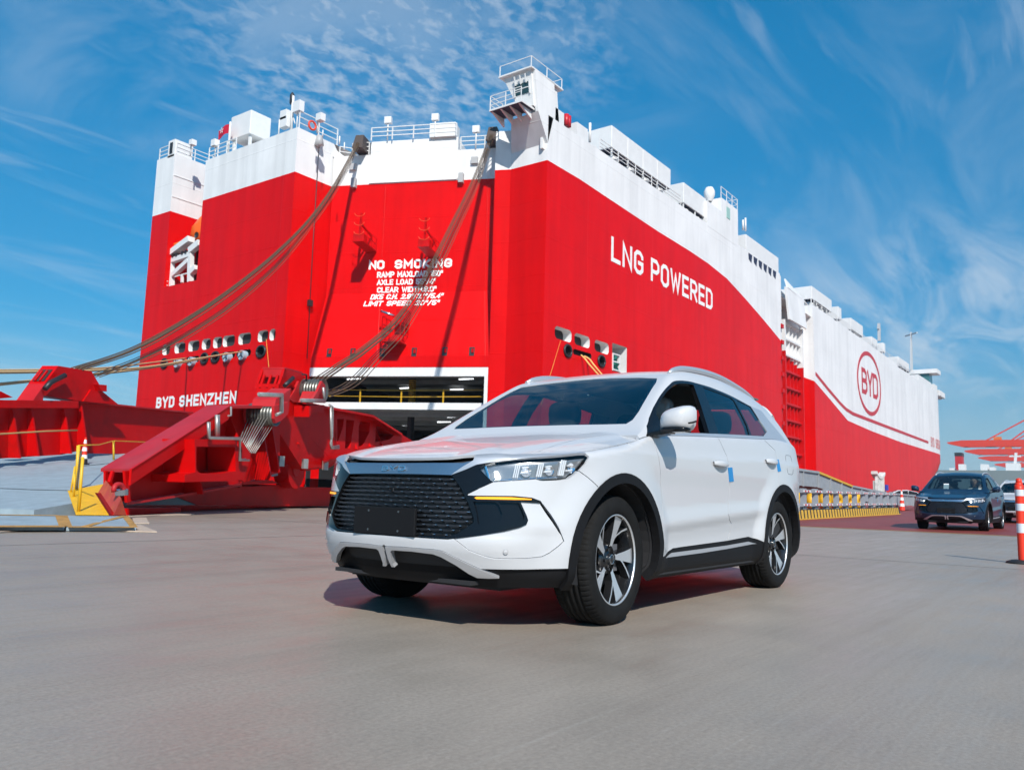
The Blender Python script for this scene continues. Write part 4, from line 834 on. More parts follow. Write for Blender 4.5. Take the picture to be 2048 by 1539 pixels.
# --- folded side ramp standing in its niche
YR = YS+.35; rp0 = PY(1571, 700, YR); rp1 = PY(1606, 700, YR); RX0, RX1 = float(rp0[0]), float(rp1[0]); rzt = float(PY(*kC(110, 480), YR)[2]); rzr = float(np.mean([PY(*kC(115, 850), YR)[2], PY(*kC(240, 950), YR)[2]])); rz0 = 2.2; rzu = float(PY(*kC(110, 170), YR)[2]); rzf = float(PY(*kC(145, 85), YR)[2])
def rpart(name, a, b, mat): return MB().aabb(a, b).build(name, mat, SHIP)
rpart('side_ramp_plate', (RX0, YR+.9, rz0), (RX1, YR+1.0, rzr), RP); rpart('side_ramp_plate', (RX0, YR+.9, rzr), (RX1, YR+1.0, rzt), WP)
MB().prism([(RX0, YR-.6, rzt), (RX1, YR-.6, rzt), (RX1, YR-.2, rzu), (RX0, YR-.2, rzu)], (0, .25, 0)).build('side_ramp_cover', WHT, SHIP)
MB().prism([(RX0+.6, YR-.25, rzu), (RX1+2., YR-.25, rzu-.6), (RX1+2.2, YR+.5, rzf-1.2), (RX0+2., YR+.5, rzf)], (0, .2, 0)).build('side_ramp_flap', WP, SHIP)
for k in range(6):
    x = RX0+(RX1-RX0)*k/5; wdt = .35 if k in (0, 5) else .16; dpt = .9 if k in (0, 5) else .5
    rpart('ramp_rib', (x-wdt/2, YR+.9-dpt, rz0), (x+wdt/2, YR+.9, rzr+ (1.3-.25*k)), RP); rpart('ramp_rib', (x-wdt/2, YR+.9-dpt, rzr+(1.3-.25*k)), (x+wdt/2, YR+.9, rzt), WP)
for k in range(11):
    z = rz0+.4+(rzt-rz0-.6)*k/10; rpart('ramp_cross_beam', (RX0, YR+.25, z-.14), (RX1, YR+.88, z+.14), RP if z < rzr else WP)
rpart('ramp_track', (XE+.1, YS+.3, 4.), (XE+1.3, YS+1.2, rzr+2), RP); rpart('ramp_track', (XE+.1, YS+.3, rzr+2), (XE+1.3, YS+1.2, fz), WP)
for k in range(9): rpart('track_bracket', (XE+.1, YS-.1, 6+k*2.1), (XE+1.0, YS+.35, 6.5+k*2.1), RP)
# --- starboard doorway details: coil of green net and a small gate
nm_ = MB(); dx0, dz0_, dx1, dz1_ = sdoor
for k in range(40):
    a = random.random()*6.28; h_ = random.random(); ellipsoid0 = None
    px_, pz_ = dx0+(dx1-dx0)*(.22+.42*random.random()), dz0_+(dz1_-dz0_)*(.05+.62*h_); s_ = .16+.18*random.random()
    nm_.lathe([(0, -s_), (s_*.8, -s_*.4), (s_, s_*.1), (s_*.6, s_*.7), (0, s_)], (px_, YS+.45+.2*random.random(), pz_), (random.random()-.5, random.random()-.5, 1), 7)
nm_.build('green_net_bundle', pbr('green_net', (.01, .14, .11), .8), SHIP); o_ = SHIP.children[-1] if False else None
gt = MB(); gx0, gx1 = dx0+.05, dx0+(dx1-dx0)*.5; gt.bar((gx0, YS-.03, dz0_), (gx0, YS-.03, dz0_+1.5), .1); gt.bar((gx1, YS-.03, dz0_), (gx1, YS-.03, dz0_+1.5), .1)
for z in (.1, .8, 1.45): gt.bar((gx0, YS-.03, dz0_+z), (gx1, YS-.03, dz0_+z), .09)
gt.build('doorway_gate', WP, SHIP)
# --- ramp wall fittings
def at_wall(q, off=0.): p = PB(*kN(*q), off); return p
for (ax, ay, bx_, by) in ((215, 290, 320, 290), (840, 342, 950, 342)):
    e0, e1 = PB(*kN(ax, ay), 3.0), PB(*kN(bx_, by), 3.0); t0_, t1_ = bt(e0), bt(e1); z_ = float(e0[2])
    pf = MB(); pf.hexa([Bp(t0_, z_-.1, 3.), Bp(t1_, z_-.1, 3.), Bp(t1_, z_-.1, 0), Bp(t0_, z_-.1, 0)], [Bp(t0_, z_, 3.), Bp(t1_, z_, 3.), Bp(t1_, z_, 0), Bp(t0_, z_, 0)]); po = pf.build('wall_platform', RP, SHIP)
    tm = (t0_+t1_)/2; pp_ = MB(); pp_.bar(Bp(tm, z_, 2.7), Bp(tm, z_+2.4, 2.5), .14); pp_.bar(Bp(tm, z_+1.2, 0), Bp(tm, z_+1.5, 2.5), .12); pp_.build('hook_post', RP, po)
    for j in range(3):
        c = Bp(tm, z_+.75+.75*j, 2.9); hk = MB(); hk.tube([c+BT*.42*math.cos(a)+np.array([0, 0, .26*math.sin(a)]) for a in np.linspace(math.pi, 2*math.pi, 9)], .03, 6); hk.build('hook', pbr('hook_orange', (.75, .06, .01), .5), po)
    MB().hexa([Bp(t0_, z_, 2.9), Bp(t1_, z_, 2.9), Bp(t1_, z_, 2.2), Bp(t0_, z_, 2.2)], [Bp(t0_, z_+.55, 2.9), Bp(t1_, z_+.55, 2.9), Bp(t1_, z_+.55, 2.2), Bp(t0_, z_+.55, 2.2)]).build('hook_box', RP, po); railing('platform_rail', [Bp(t1_, z_, 2.2), Bp(t1_, z_, .1)], po, 1.0, .9, .02, RP, bars=2)
# control platform lower down
e0, e1 = hit(*kN(505, 1255), np.cross(Bp(0, zs, OFS)-Bp(0, zk), BT), Bp(0, zk, 1.5)), hit(*kN(680, 1255), np.cross(Bp(0, zs, OFS)-Bp(0, zk), BT), Bp(0, zk, 1.5)); t0_, t1_, z_ = bt(e0), bt(e1), float(e0[2])
po = MB().hexa([Bp(t0_, z_-.12, OFS+1.5), Bp(t1_, z_-.12, OFS+1.5), Bp(t1_, z_-.12, OFS-.8), Bp(t0_, z_-.12, OFS-.8)], [Bp(t0_, z_, OFS+1.5), Bp(t1_, z_, OFS+1.5), Bp(t1_, z_, OFS-.8), Bp(t0_, z_, OFS-.8)]).build('control_platform', RP, SHIP)
railing('platform_rail', [Bp(t0_, z_, OFS-.5), Bp(t0_, z_, OFS+1.45), Bp(t1_, z_, OFS+1.45), Bp(t1_, z_, OFS-.5)], po, 1.9, .8, .035, RP)
mb = MB(); tm = t1_*.75+t0_*.25; mb.hexa([Bp(tm-.4, z_+1.6, OFS+.4), Bp(tm+.4, z_+1.6, OFS+.4), Bp(tm+.4, z_+1.6, OFS-1), Bp(tm-.4, z_+1.6, OFS-1)], [Bp(tm-.4, z_+2.7, OFS+.4), Bp(tm+.4, z_+2.7, OFS+.4), Bp(tm+.4, z_+2.7, OFS-1), Bp(tm-.4, z_+2.7, OFS-1)]); mb.build('winch_box', RP, po)
MB().tube([Bp(tm+.5, z_+2.1, OFS+.5), Bp(tm+1.6, z_+2.5, OFS+.6)], .11, 8).build('hydraulic_cylinder', CHR0 if False else pbr('bare_steel', (.6, .6, .6), .25, metal=1.), po)
for q in ((-5, 1372), (220, 1370), (505, 1370), (810, 1365), (1105, 1360), (1365, 1360)):
    c = hit(*kN(*q), np.cross(Bp(0, zs, OFS)-Bp(0, zk), BT), Bp(0, zk)); t_ = bt(c); z_ = float(c[2]); of_ = OFS*(zk-z_)/(zk-zs)
    lo = MB().hexa([Bp(t_-.2, z_-.35, of_+.12), Bp(t_+.2, z_-.35, of_+.12), Bp(t_+.2, z_-.35, of_-.3), Bp(t_-.2, z_-.35, of_-.3)], [Bp(t_-.2, z_+.35, of_+.02), Bp(t_+.2, z_+.35, of_+.02), Bp(t_+.2, z_+.35, of_-.4), Bp(t_-.2, z_+.35, of_-.4)]).build('locking_pocket', BLKS, SHIP)
    MB().bar(Bp(t_-.06, z_-.1, of_+.14), Bp(t_-.06, z_+.22, of_+.10), .16, .1).build('locking_cleat', RP, lo)
for u, v in ((707, 335), (950, 322)):
    c = PB(u, v); MB().hexa([Bp(bt(c)-.28, c[2]-.28, .25), Bp(bt(c)+.28, c[2]-.28, .25), Bp(bt(c)+.28, c[2]+.28, .25), Bp(bt(c)-.28, c[2]+.28, .25)], [Bp(bt(c)-.28, c[2]-.28, 0), Bp(bt(c)+.28, c[2]-.28, 0), Bp(bt(c)+.28, c[2]+.28, 0), Bp(bt(c)-.28, c[2]+.28, 0)]).build('wall_fixture', pbr('fixture_grey', (.4, .4, .4), .5), SHIP)
for u, v in ((709.5, 368), (923.5, 358)):
    c = PB(u, v); MB().hexa([Bp(bt(c)-.2, c[2]-.4, .4), Bp(bt(c)+.2, c[2]-.4, .4), Bp(bt(c)+.2, c[2]+.4, .4), Bp(bt(c)-.2, c[2]+.4, .4)], [Bp(bt(c)-.2, c[2]-.4, 0), Bp(bt(c)+.2, c[2]-.4, 0), Bp(bt(c)+.2, c[2]+.4, 0), Bp(bt(c)-.2, c[2]+.4, 0)]).build('wall_roller', pbr('fixture_grey', (.4, .4, .4), .5), SHIP)
# railings and floodlights over the ramp wall
railing('house_rail', [Bp(hb1+.1, hz1, .4), Bp(hb0-.1, hz1, .4)], SHIP, 1.1, 1.5, .035); railing('wall_rail', [Bp(.2, TOPL, .0), Bp(hb1-.2, TOPL, 0)], SHIP, 1.1, 1.4, .035); railing('wall_rail', [Bp(hb0+.2, TOPL, .0), Bp(hb0+1.7, TOPL, 0)], SHIP, 1.1, 1.4, .035)
def flood(base, h, face=(-.9, -.42), name='floodlight'):
    b = np.asarray(base, float); o = MB().tube([b, b+[0, 0, h]], .06, 6).build('lamp_post', WP, SHIP); f = np.array([*face, 0.]); s_ = np.array([f[1], -f[0], 0])
    c = b+[0, 0, h+.25]; q = [c-s_*.3-[0, 0, .28], c+s_*.3-[0, 0, .28], c+s_*.3+[0, 0, .28], c-s_*.3+[0, 0, .28]]
    MB().hexa([p+f*.15 for p in q], [p-f*.2 for p in q]).build(name, pbr('floodlight_white', (.75, .75, .74), .3), o)
flood(Bp(bt(PB(774, 275, .4)), hz1, .3), 1.5); flood(Bp(bt(PB(869, 262, .4)), hz1, .3), 1.5); flood(Bp(bt(PB(952, 292)), TOPL, .1), 1.4)
MB().hexa([Bp(hb1+.2, hz1, .4), Bp(hb1+2.4, hz1, .4), Bp(hb1+2.4, hz1, -1), Bp(hb1+.2, hz1, -1)], [Bp(hb1+.2, hz1+1.2, .4), Bp(hb1+2.4, hz1+1.2, .4), Bp(hb1+2.4, hz1+1.2, -1), Bp(hb1+.2, hz1+1.2, -1)]).build('deck_locker', WP, SHIP)
WIRE1 = PB(717, 284, .9); WIRE2 = PB(984, 268, .9)
SHV = pbr('sheave_housing_brown', (.07, .05, .04), .6)
for wp_ in (WIRE1, WIRE2):
    t_ = bt(wp_); MB().hexa([Bp(t_-.45, wp_[2]-.6, 1.2), Bp(t_+.45, wp_[2]-.6, 1.2), Bp(t_+.45, wp_[2]-.6, -1), Bp(t_-.45, wp_[2]-.6, -1)], [Bp(t_-.35, wp_[2]+.7, .7), Bp(t_+.35, wp_[2]+.7, .7), Bp(t_+.35, wp_[2]+.7, -1), Bp(t_-.35, wp_[2]+.7, -1)]).build('wire_sheave_box', SHV, SHIP)
# --- wing deck equipment
yk = lambda a, b, dx=0.: PX(*kR(a, b), XT+dx)
hx = XT+1.2; p_ = PX(*kR(1012, 152), hx); pl_ = PX(*kR(803, 240), hx); pb_ = PX(*kR(1002, 398), hx); pr_ = PY(*kR(1222, 262), float(p_[1]))
hs_ = MB().aabb((hx, p_[1], pb_[2]), (float(pr_[0]), pl_[1], p_[2])).build('vent_housing', WP, SHIP, .06)
for (xx, yy) in ((hx+.3, p_[1]+.3), (hx+.3, pl_[1]-.3), (float(pr_[0])-.3, p_[1]+.3), (float(pr_[0])-.3, pl_[1]-.3)): MB().bar((xx, yy, WT-.1), (xx, yy, pb_[2]), .22).build('housing_leg', WP, hs_)
MB().lathe([(.9, 0), (.95, .7), (1.2, .8), (1.25, 1.2), (.7, 1.6)], (hx+1.6, (p_[1]+pl_[1])/2, WT-.1), n=16).build('vent_mushroom', WP, hs_)
fp = yk(768, 610, .4); ft = yk(770, 292, .4); MB().tube([fp, (fp[0], fp[1], ft[2])], .09, 8).build('flag_staff', WP, SHIP)
FY0 = fp[1]+.1; FW = abs(yk(660, 360, .4)[1]-FY0); fz1 = float(yk(760, 318, .4)[2]); fz0 = float(yk(760, 410, .4)[2])
fv = [(fp[0]-.12*math.sin(u*5)*u, FY0+FW*u, fz0+(fz1-fz0)*v-.10*u+.10*math.sin(u*6)) for u in np.linspace(0, 1, 13) for v in np.linspace(0, 1, 6)]
flg = MB().add(fv, [(i*6+j, (i+1)*6+j, (i+1)*6+j+1, i*6+j+1) for i in range(12) for j in range(5)], True).build('flag', pbr('flag_red', (.55, .004, .03), .7), SHIP)
pe = MB(); cy, cz = FY0+FW*.5, (fz0+fz1)/2+.0; pr2 = (fz1-fz0)*.33
for k in range(5):
    a = math.pi/2+2*math.pi*k/5; pe.add([(fp[0]-.16-.10*math.sin(.5*5)*.5, cy+pr2*(.1*math.cos(a)+q*math.cos(a)*.45+w2*math.sin(a)*.42), cz+pr2*(.1*math.sin(a)+q*math.sin(a)*.45-w2*math.cos(a)*.42)) for q, w2 in ((0, 0), (.9, .5), (2., .35), (2.1, -.2), (1., -.35))], [(0, 1, 2, 3, 4)])
pe.build('flag_flower', LETW, flg)
for (a, b0, b1, r_) in ((1432, 330, 20, .12), (1300, 380, 260, .06), (1490, 310, 180, .05), (1703, 400, 240, .06), (1760, 440, 370, .05), (1935, 520, 435, .06), (1985, 590, 500, .05), (370, 640, 500, .06), (627, 670, 520, .06)):
    p0 = yk(a, b0, .3); p1 = yk(a, b1, .3); MB().tube([(p0[0], p0[1], min(p0[2], WT-.05) if a > 500 else p0[2]), (p0[0], p0[1], p1[2])], r_, 6).build('deck_post', WP, SHIP)
for (a, b, w2) in ((1500, 125, .45), (1365, 215, .4), (1365, 290, .45), (392, 500, .25), (627, 505, .3), (1735, 235, .3)):
    c = yk(a, b, .2); MB().aabb((c[0]-.2, c[1]-w2, c[2]-w2), (c[0]+.3, c[1]+w2, c[2]+w2)).build('floodlight', pbr('floodlight_white', (.75, .75, .74), .3), SHIP)
mt_ = yk(1440, 40, .3); MB().lathe([(.14, -.5), (.2, -.4), (.2, .3), (.1, .5), (0, .6)], mt_, n=10).build('mast_lamp', BLKS, SHIP); bb_ = yk(1470, 300, .3); MB().bar(yk(1435, 170, .3), bb_, .07).build('mast_stay', WP, SHIP)
rc = PY(*kR(1648, 322), YW-.05); lr_ = MB(); lr_.tube([(rc[0]+.36*math.cos(a), YW-.1, rc[2]+.36*math.sin(a)) for a in np.linspace(0, 2*math.pi, 21)], .085, 8, False); tag(lr_.build('lifebuoy', pbr('lifebuoy_orange', (.75, .06, .02), .5)), 'round orange lifebuoy hung on the rail of the white stern wing', 'lifebuoy')
railing('wing_rail', [(XT+.2, YW+.1, WT), (xw, YW+.1, WT)], SHIP, 1.5, 1.5, .035); railing('wing_rail', [(XT+.15, YC-.2, WT), (XT+.15, YC-4.2, WT)], SHIP, 1.2, 1.3, .035)
railing('wing_rail', [(xw+.1, YW-.2, WT-1.4), (xw+1.2, YW-2.2, WT-1.8)], SHIP, 1.3, 1.2, .035)
railing('port_rail', [(XT+.2, YP0+.15, PT), (XT+10, YP0+.15, PT)], SHIP, 1.2, 1.8, .035); railing('port_rail', [(XT+.15, y1+.1, PT), (XT+.15, YP1-.1, PT)], SHIP, 1.2, .8, .035)
cb_ = PY(*kR(1725, 490), YW-.3); MB().lathe([(0, -.5), (.4, -.3), (.25, .5), (0, .6)], cb_, n=10).build('cable_sheave', pbr('fixture_grey', (.4, .4, .4), .5), SHIP); MB().tube([cb_, (cb_[0], cb_[1], cb_[2]-9), (cb_[0]+.1, cb_[1], 11.)], .035, 6).build('hanging_cable', BLKS, SHIP)
MB().aabb((cb_[0]-.15, cb_[1]-.15, 15.3), (cb_[0]+.25, cb_[1]+.1, 15.8)).build('cable_clamp', BLKS, SHIP)
# --- free fall lifeboat and its launching frame in the stern notch
kL = K(300, 420, 8.55); XL = XT+.7
def lp(a, b, dx=0.): return PX(*kL(a, b), XL+dx)
DV = thing('lifeboat_davit', 'white steel launching frame in the port stern notch of the ship', 'davit', tuple(lp(360, 1310)))
for q in ([(365, 1330), (370, 880)], [(690, 1230), (700, 740)], [(400, 1110), (670, 860)]): MB().bar(lp(*q[0]), lp(*q[1]), .42).build('frame_leg', WP, DV)
MB().bar(lp(340, 880), lp(700, 760), .45).build('frame_beam', WP, DV); MB().bar(lp(360, 760), lp(710, 500), .75, .55).build('launch_rail', WP, DV); MB().bar(lp(690, 700), lp(860, 560), .5, .6).build('launch_rail', WP, DV)
MB().bar(lp(300, 630), lp(640, 500), .13).build('hand_rail', pbr('orange_rail', (.8, .2, .02), .5), DV)
for q in ([(305, 630), (370, 740)], [(390, 605), (420, 690)], [(545, 545), (575, 590)]): MB().bar(lp(*q[0]), lp(*q[1]), .1).build('rail_post', WP, DV)
MB().bar(lp(420, 1140), lp(660, 1075), .1).build('frame_rail', WP, DV); MB().bar(lp(550, 1240), lp(550, 1110), .2).build('frame_leg', WP, DV); MB().bar(lp(720, 1060), lp(800, 980), .5).build('frame_foot', WP, DV)
for k, b in enumerate((1160, 1235, 1305)): MB().bar(lp(225, b, -.4), lp(300, b-20, -.4), .07).build('frame_rail', WP, DV)
for a in (430, 490, 590, 650): c = lp(a, 800-(a-430)*.3); MB().aabb((c[0]-.3, c[1]-.12, c[2]-.1), (c[0]+.1, c[1]+.12, c[2]+.2)).build('roller', BLKS, DV)
lb0 = lp(735, 500, .5); bl = MB(); ax_ = Vector((.62, -.35, .62)).normalized()
bl.lathe([(0, -.4), (.6, -.3), (1.15, .3), (1.5, 1.4), (1.6, 3.), (1.6, 6.5), (1.3, 8)], lb0+np.array([.5, .15, .25]), ax_, 20)
lbo = bl.build('free_fall_lifeboat', pbr('lifeboat_orange', (.80, .12, .005), .4)); tag(lbo, 'bright orange free fall lifeboat nose in the notch of the red stern', 'lifeboat')
MB().lathe([(0, 0), (.28, .02), (.3, .1)], lp(805, 430, .2), (-1, 0, 0), 14).build('porthole', BLKS, lbo)
# ================================================================== stern ramp lowered to the quay
RA = np.array([.9, .4359, 0.]); RN = np.array([.4359, -.9, 0.]); RG = np.array([9.46, 16.94, 0.])
def PR(q, off=0.): return hit(*q, RN, RG+RN*off)
def rw(al, off, z): p = RG+RA*al+RN*off; return np.array([p[0], p[1], z])
RAMP = thing('stern_ramp', 'massive red steel stern ramp lowered from the ship on to the quay', 'ramp', tuple(RG))
FLAP = pbr('blue_grey_deck_paint', (.27, .345, .385), .62, noise=.14, nscale=3, dirt=((.22, .24, .26), .5, .75, .6), bump=.25, bscale=80, bdist=.004)
YLP = pbr('yellow_hazard_paint', (.78, .43, .004), .55, noise=.12, nscale=5, dirt=((.35, .2, .06), .55, .8, .7)); YED = pbr('worn_ochre_edge', (.42, .22, .05), .6, noise=.35, nscale=8)
def rplate(name, pts, off, thick, mat, holes=None, bev=0.):
    P = [PR(q, off) for q in pts]
    return MB().prism(P, -RN*thick).build(name, mat, RAMP, bev)
def g6(*L): return [k6(*q) for q in L]
k7b = K(480, 720, 4.808)
def g7(*L): return [k7b(*q) for q in L]
k3 = K(0, 680, 3.848)
def g3(*L): return [k3(*q) for q in L]
# near girder, landing section
rplate('girder_web', g6((310, 1222), (930, 1128), (1560, 1018), (1979, 905), (1979, 170), (1430, 178), (350, 880)), 0., .06, RP)
def flange(name, near, far, o0, o1, mat, th=.07):
    A = [PR(q, o0) for q in near]; B = [PR(q, o1) for q in far]; P = A+B[::-1]; mb = MB(); mb.prism(P, (0, 0, -th)); return mb.build(name, mat, RAMP)
flange('girder_top_flange', g6((350, 866), (1430, 170)), g6((10, 858), (1180, 163)), .55, -.75, RP2); flange('girder_top_flange', g6((1430, 170), (1990, 170)), g6((1180, 163), (1990, 158)), .55, -.75, RP2)
A = [PR(q, .55) for q in g6((350, 868), (1430, 176))]; MB().prism([A[0], A[1], A[1]+[0, 0, -.32], A[0]+[0, 0, -.32]], -RN*.05).build('flange_lip', RP, RAMP)
flange('girder_bottom_flange', g6((300, 1235), (930, 1140), (1560, 1032)), g6((310, 1222), (930, 1128), (1560, 1018)), .35, -.3, RP2, .05)
MB().prism([PR(q, .45) for q in g6((275, 885), (345, 880), (330, 1228), (300, 1235))], -RN*.06).build('girder_nose', RP, RAMP); MB().prism([PR(q, -.45) for q in g6((60, 885), (350, 885), (330, 1228), (60, 1200))], -RN*.05).build('nose_back_plate', RP, RAMP); MB().bar(PR(k6(105, 1010), .3), PR(k6(140, 890), .3), .06).build('nose_strut', RP, RAMP)
# vertical tapered stiffeners
for (xt, yt, xb, yb, w2) in ((945, 595, 920, 1135, .5), (1395, 285, 1380, 520, .35), (1590, 285, 1560, 520, .35), (1750, 380, 1700, 985, .5), (1850, 330, 1830, 900, .4)):
    t_, b_ = PR(k6(xt, yt), 0.), PR(k6(xb, yb), 0.); MB().prism([t_, b_, b_+RN*w2, t_+RN*.08], RA*.06).build('stiffener', RP, RAMP)
# box frame with its opening
bo = [PR(q, .8) for q in g6((1040, 540), (1470, 540), (1560, 690), (1545, 985), (1440, 995), (930, 1010), (930, 930), (1050, 900))]
V2 = lambda p: (float((p-RG)@RA), float(p[2]))
hole = [V2(PR(k6(*q), .8)) for q in ((1060, 620), (1485, 625), (1492, 890), (1300, 915), (1100, 910), (1058, 870))]
Vh, Th = holed([V2(p) for p in bo], [hole]); mb = MB(); mb.add([rw(a, .8, z) for a, z in Vh], Th); n_ = len(hole); mb.add([rw(a, .8, z) for a, z in hole]+[rw(a, .05, z) for a, z in hole], [(i, (i+1) % n_, n_+(i+1) % n_, n_+i) for i in range(n_)])
ob_ = [V2(p) for p in bo]; n_ = len(ob_); mb.add([rw(a, .8, z) for a, z in ob_]+[rw(a, .0, z) for a, z in ob_], [(i, (i+1) % n_, n_+(i+1) % n_, n_+i) for i in range(n_)]); mb.build('box_frame', RP, RAMP)
MB().prism([PR(k6(*q), .8) for q in ((1560, 560), (1660, 700), (1580, 1000), (1545, 985))], -RN*.12).build('gusset_plate', RP, RAMP)
# lower sill lying on the quay
rplate('ramp_sill', g6((820, 1160), (1480, 1070), (1979, 1040), (1979, 1262), (1080, 1262)), -.9, 1.2, RP); rplate('ramp_sill', g7((0, 1210), (900, 1225), (960, 1402), (0, 1398)), -.92, 1.2, RP)
rplate('sill_step', g6((1560, 1000), (1900, 990), (1960, 1025), (1400, 1045)), -.7, .9, RP)
rplate('under_flap', g6((300, 1240), (815, 1162), (1060, 1260), (300, 1262)), -.95, .1, pbr('teal_deck_underside', (.20, .32, .34), .6))
rplate('sill_shoe', g6((300, 1300), (890, 1290), (890, 1335), (300, 1378)), -.2, .5, RP)
# landing wedge, yellow apron, shackle
kz4 = K(0, 860, 6.4)
MB().hexa([PR(kz4(*p), 1.3) for p in ((1455, 1085), (1552, 868), (1618, 1082))], [PR(kz4(*p), -.2) for p in ((1255, 795), (1352, 640), (1420, 720))]).build('landing_wedge', pbr('orange_worn_wedge', (.52, .085, .02), .55, noise=.25, nscale=2.5, dirt=((.45, .03, .03), .42, .62, .8)), RAMP)
MB().prism([PR(kz4(*p), 1.25) for p in ((1245, 800), (1290, 800), (1470, 1075), (1615, 1070), (1615, 1092), (1430, 1092))], -RN*.05).build('wedge_foot', RP2, RAMP)
MB().tube([PR(k6(165+55*math.cos(a)+40, 1095+60*math.sin(a)), 1.05) for a in np.linspace(math.pi*.9, math.pi*2.1, 10)], .05, 8).build('shackle', RP2, RAMP); MB().cyl(PR(k6(240, 1090), 1.1), PR(k6(240, 1150), 1.1), .12, 10).build('shackle_pin', pbr('bare_steel', (.6, .6, .6), .25, metal=1.), RAMP)
# pipe work along the girder
def pipe(name, pts, off, r=.03, kk=k6, mat=STEEL, par=None): return MB().tube([PR(kk(*q), off) for q in pts], r, 7).build(name, mat, par or RAMP)
pipe('hydraulic_pipe', [(1190, 350), (1190, 520), (1545, 525), (1530, 770), (1640, 770)], .9); pipe('hydraulic_pipe', [(1202, 350), (1202, 528), (1535, 535), (1540, 760), (1600, 760)], .9); pipe('hydraulic_pipe', [(1285, 270), (1285, 520)], .6, .05); pipe('hydraulic_pipe', [(1300, 270), (1300, 520)], .6, .04); pipe('hydraulic_pipe', [(1440, 180), (1440, 280), (1410, 280)], .6, .025)
# near girder, upper arm
AO = -.2
rplate('arm_plate', g7((490, 270), (590, 395), (850, 450), (935, 470), (935, 850), (850, 925), (460, 520)), AO, .1, RP)
rplate('arm_box', g7((345, 382), (490, 272), (462, 520), (350, 612), (330, 460)), AO+.5, .62, RP2)
MB().prism([PR(k7b(*q), AO+.02) for q in ((462, 520), (850, 928), (830, 1030), (600, 1045), (340, 640))], -RN*.9).build('arm_underside', RP, RAMP)
hl2 = [[(925, 560), (1000, 565), (990, 640), (925, 830)], [(1022, 568), (1100, 580), (1080, 700), (1060, 845), (1010, 850)], [(1160, 580), (1250, 600), (1245, 690), (1180, 820), (1140, 835), (1142, 640)], [(1310, 632), (1340, 632), (1480, 720), (1440, 760), (1300, 790)]]
tr_ = [V2(PR(k7b(*q), AO)) for q in ((910, 466), (1280, 530), (1330, 560), (1560, 715), (1700, 800), (1700, 1000), (1400, 930), (1060, 905), (840, 1030), (800, 960), (905, 880))]
Vh, Th = holed(tr_, [[V2(PR(k7b(*q), AO)) for q in h] for h in hl2]); mb = MB(); mb.add([rw(a, AO, z) for a, z in Vh], Th)
for h in hl2: q = [V2(PR(k7b(*p), AO)) for p in h]; n_ = len(q); mb.add([rw(a, AO, z) for a, z in q]+[rw(a, AO-.7, z) for a, z in q], [(i, (i+1) % n_, n_+(i+1) % n_, n_+i) for i in range(n_)])
mb.build('truss_plate', RP, RAMP)
rplate('truss_back', g7((900, 500), (1280, 545), (1560, 730), (1700, 810), (1700, 1000), (1060, 900), (860, 930)), AO-.72, .1, RP)
flange('truss_top_flange', g7((600, 398), (850, 450), (1280, 530), (1560, 712)), g7((600, 392), (850, 444), (1280, 524), (1562, 706)), .25, -1., RP, .06)
flange('truss_bottom_flange', g7((800, 965), (1050, 905), (1400, 880)), g7((830, 1035), (1060, 915), (1400, 890)), .3, -.8, RP, .05)
for (xt, yt, xb, yb) in ((1008, 580, 985, 850), (1135, 590, 1120, 830), (1265, 610, 1235, 820), (40, 540, 20, 700), (180, 620, 150, 850), (420, 700, 400, 800)):
    t_, b_ = PR(k7b(xt, yt), AO-.5), PR(k7b(xb, yb), AO-.5); MB().prism([t_, b_, b_+RN*.6, t_+RN*.1], RA*.07).build('stiffener', RP, RAMP)
# inner web and wheel behind the arm
rplate('inner_web', g7((190, 640), (470, 700), (680, 900), (680, 1060), (460, 1080), (100, 1180), (60, 980)), -1.9, .1, RP)
rplate('inner_web', g7((0, 470), (180, 470), (180, 1180), (0, 1190)), -1.5, .1, RP)
MB().cyl(PR(k7b(545, 1050), -.55), PR(k7b(545, 1050), -.55)-RN*.5, .62, 32).build('ramp_wheel', RP, RAMP)
MB().cyl(PR(k7b(545, 1050), -.5), PR(k7b(545, 1050), -.5)-RN*.2, .22, 24).build('wheel_hub', RP2, RAMP)
rplate('hinge_arm', g7((600, 1010), (800, 955), (960, 880), (1060, 905), (840, 1035), (620, 1060)), -.4, .5, RP)
# sheave blocks
def sheave_block(name, q0, n, rpx, off0, step, cheek):
    c = PR(k7b(*q0), off0); R_ = rpx
    for k in range(n):
        cc = c-RN*step*k; MB().lathe([(R_*.35, -.05), (R_*.9, -.05), (R_, -.1), (R_*1.03, -.1), (R_*.93, 0), (R_*1.03, .1), (R_, .1), (R_*.9, .05), (R_*.35, .05)], cc, RN, 28).build('sheave', pbr('greased_steel', (.19, .19, .17), .4, metal=.7, noise=.3, nscale=6), RAMP)
    MB().prism([PR(k7b(*q), off0+.2) for q in cheek], -RN*.08).build(name, RP2, RAMP); MB().prism([PR(k7b(*q), off0+.2)-RN*(step*n+.2) for q in cheek], -RN*.08).build(name, RP2, RAMP)
sheave_block('sheave_cheek', (778, 292), 6, .36, .4, .095, ((700, 375), (745, 300), (790, 200), (820, 240), (820, 410), (740, 405)))
MB().hexa([PR(k7b(*q), .6) for q in ((735, 405), (775, 300), (800, 300), (822, 408))], [PR(k7b(*q), .6)-RN*.6 for q in ((735, 405), (775, 300), (800, 300), (822, 408))]).build('sheave_hood', RP2, RAMP)
sheave_block('sheave_cheek', (318, 525), 7, .30, .75, .09, ((330, 440), (462, 400), (462, 520), (400, 580), (345, 605), (330, 560)))
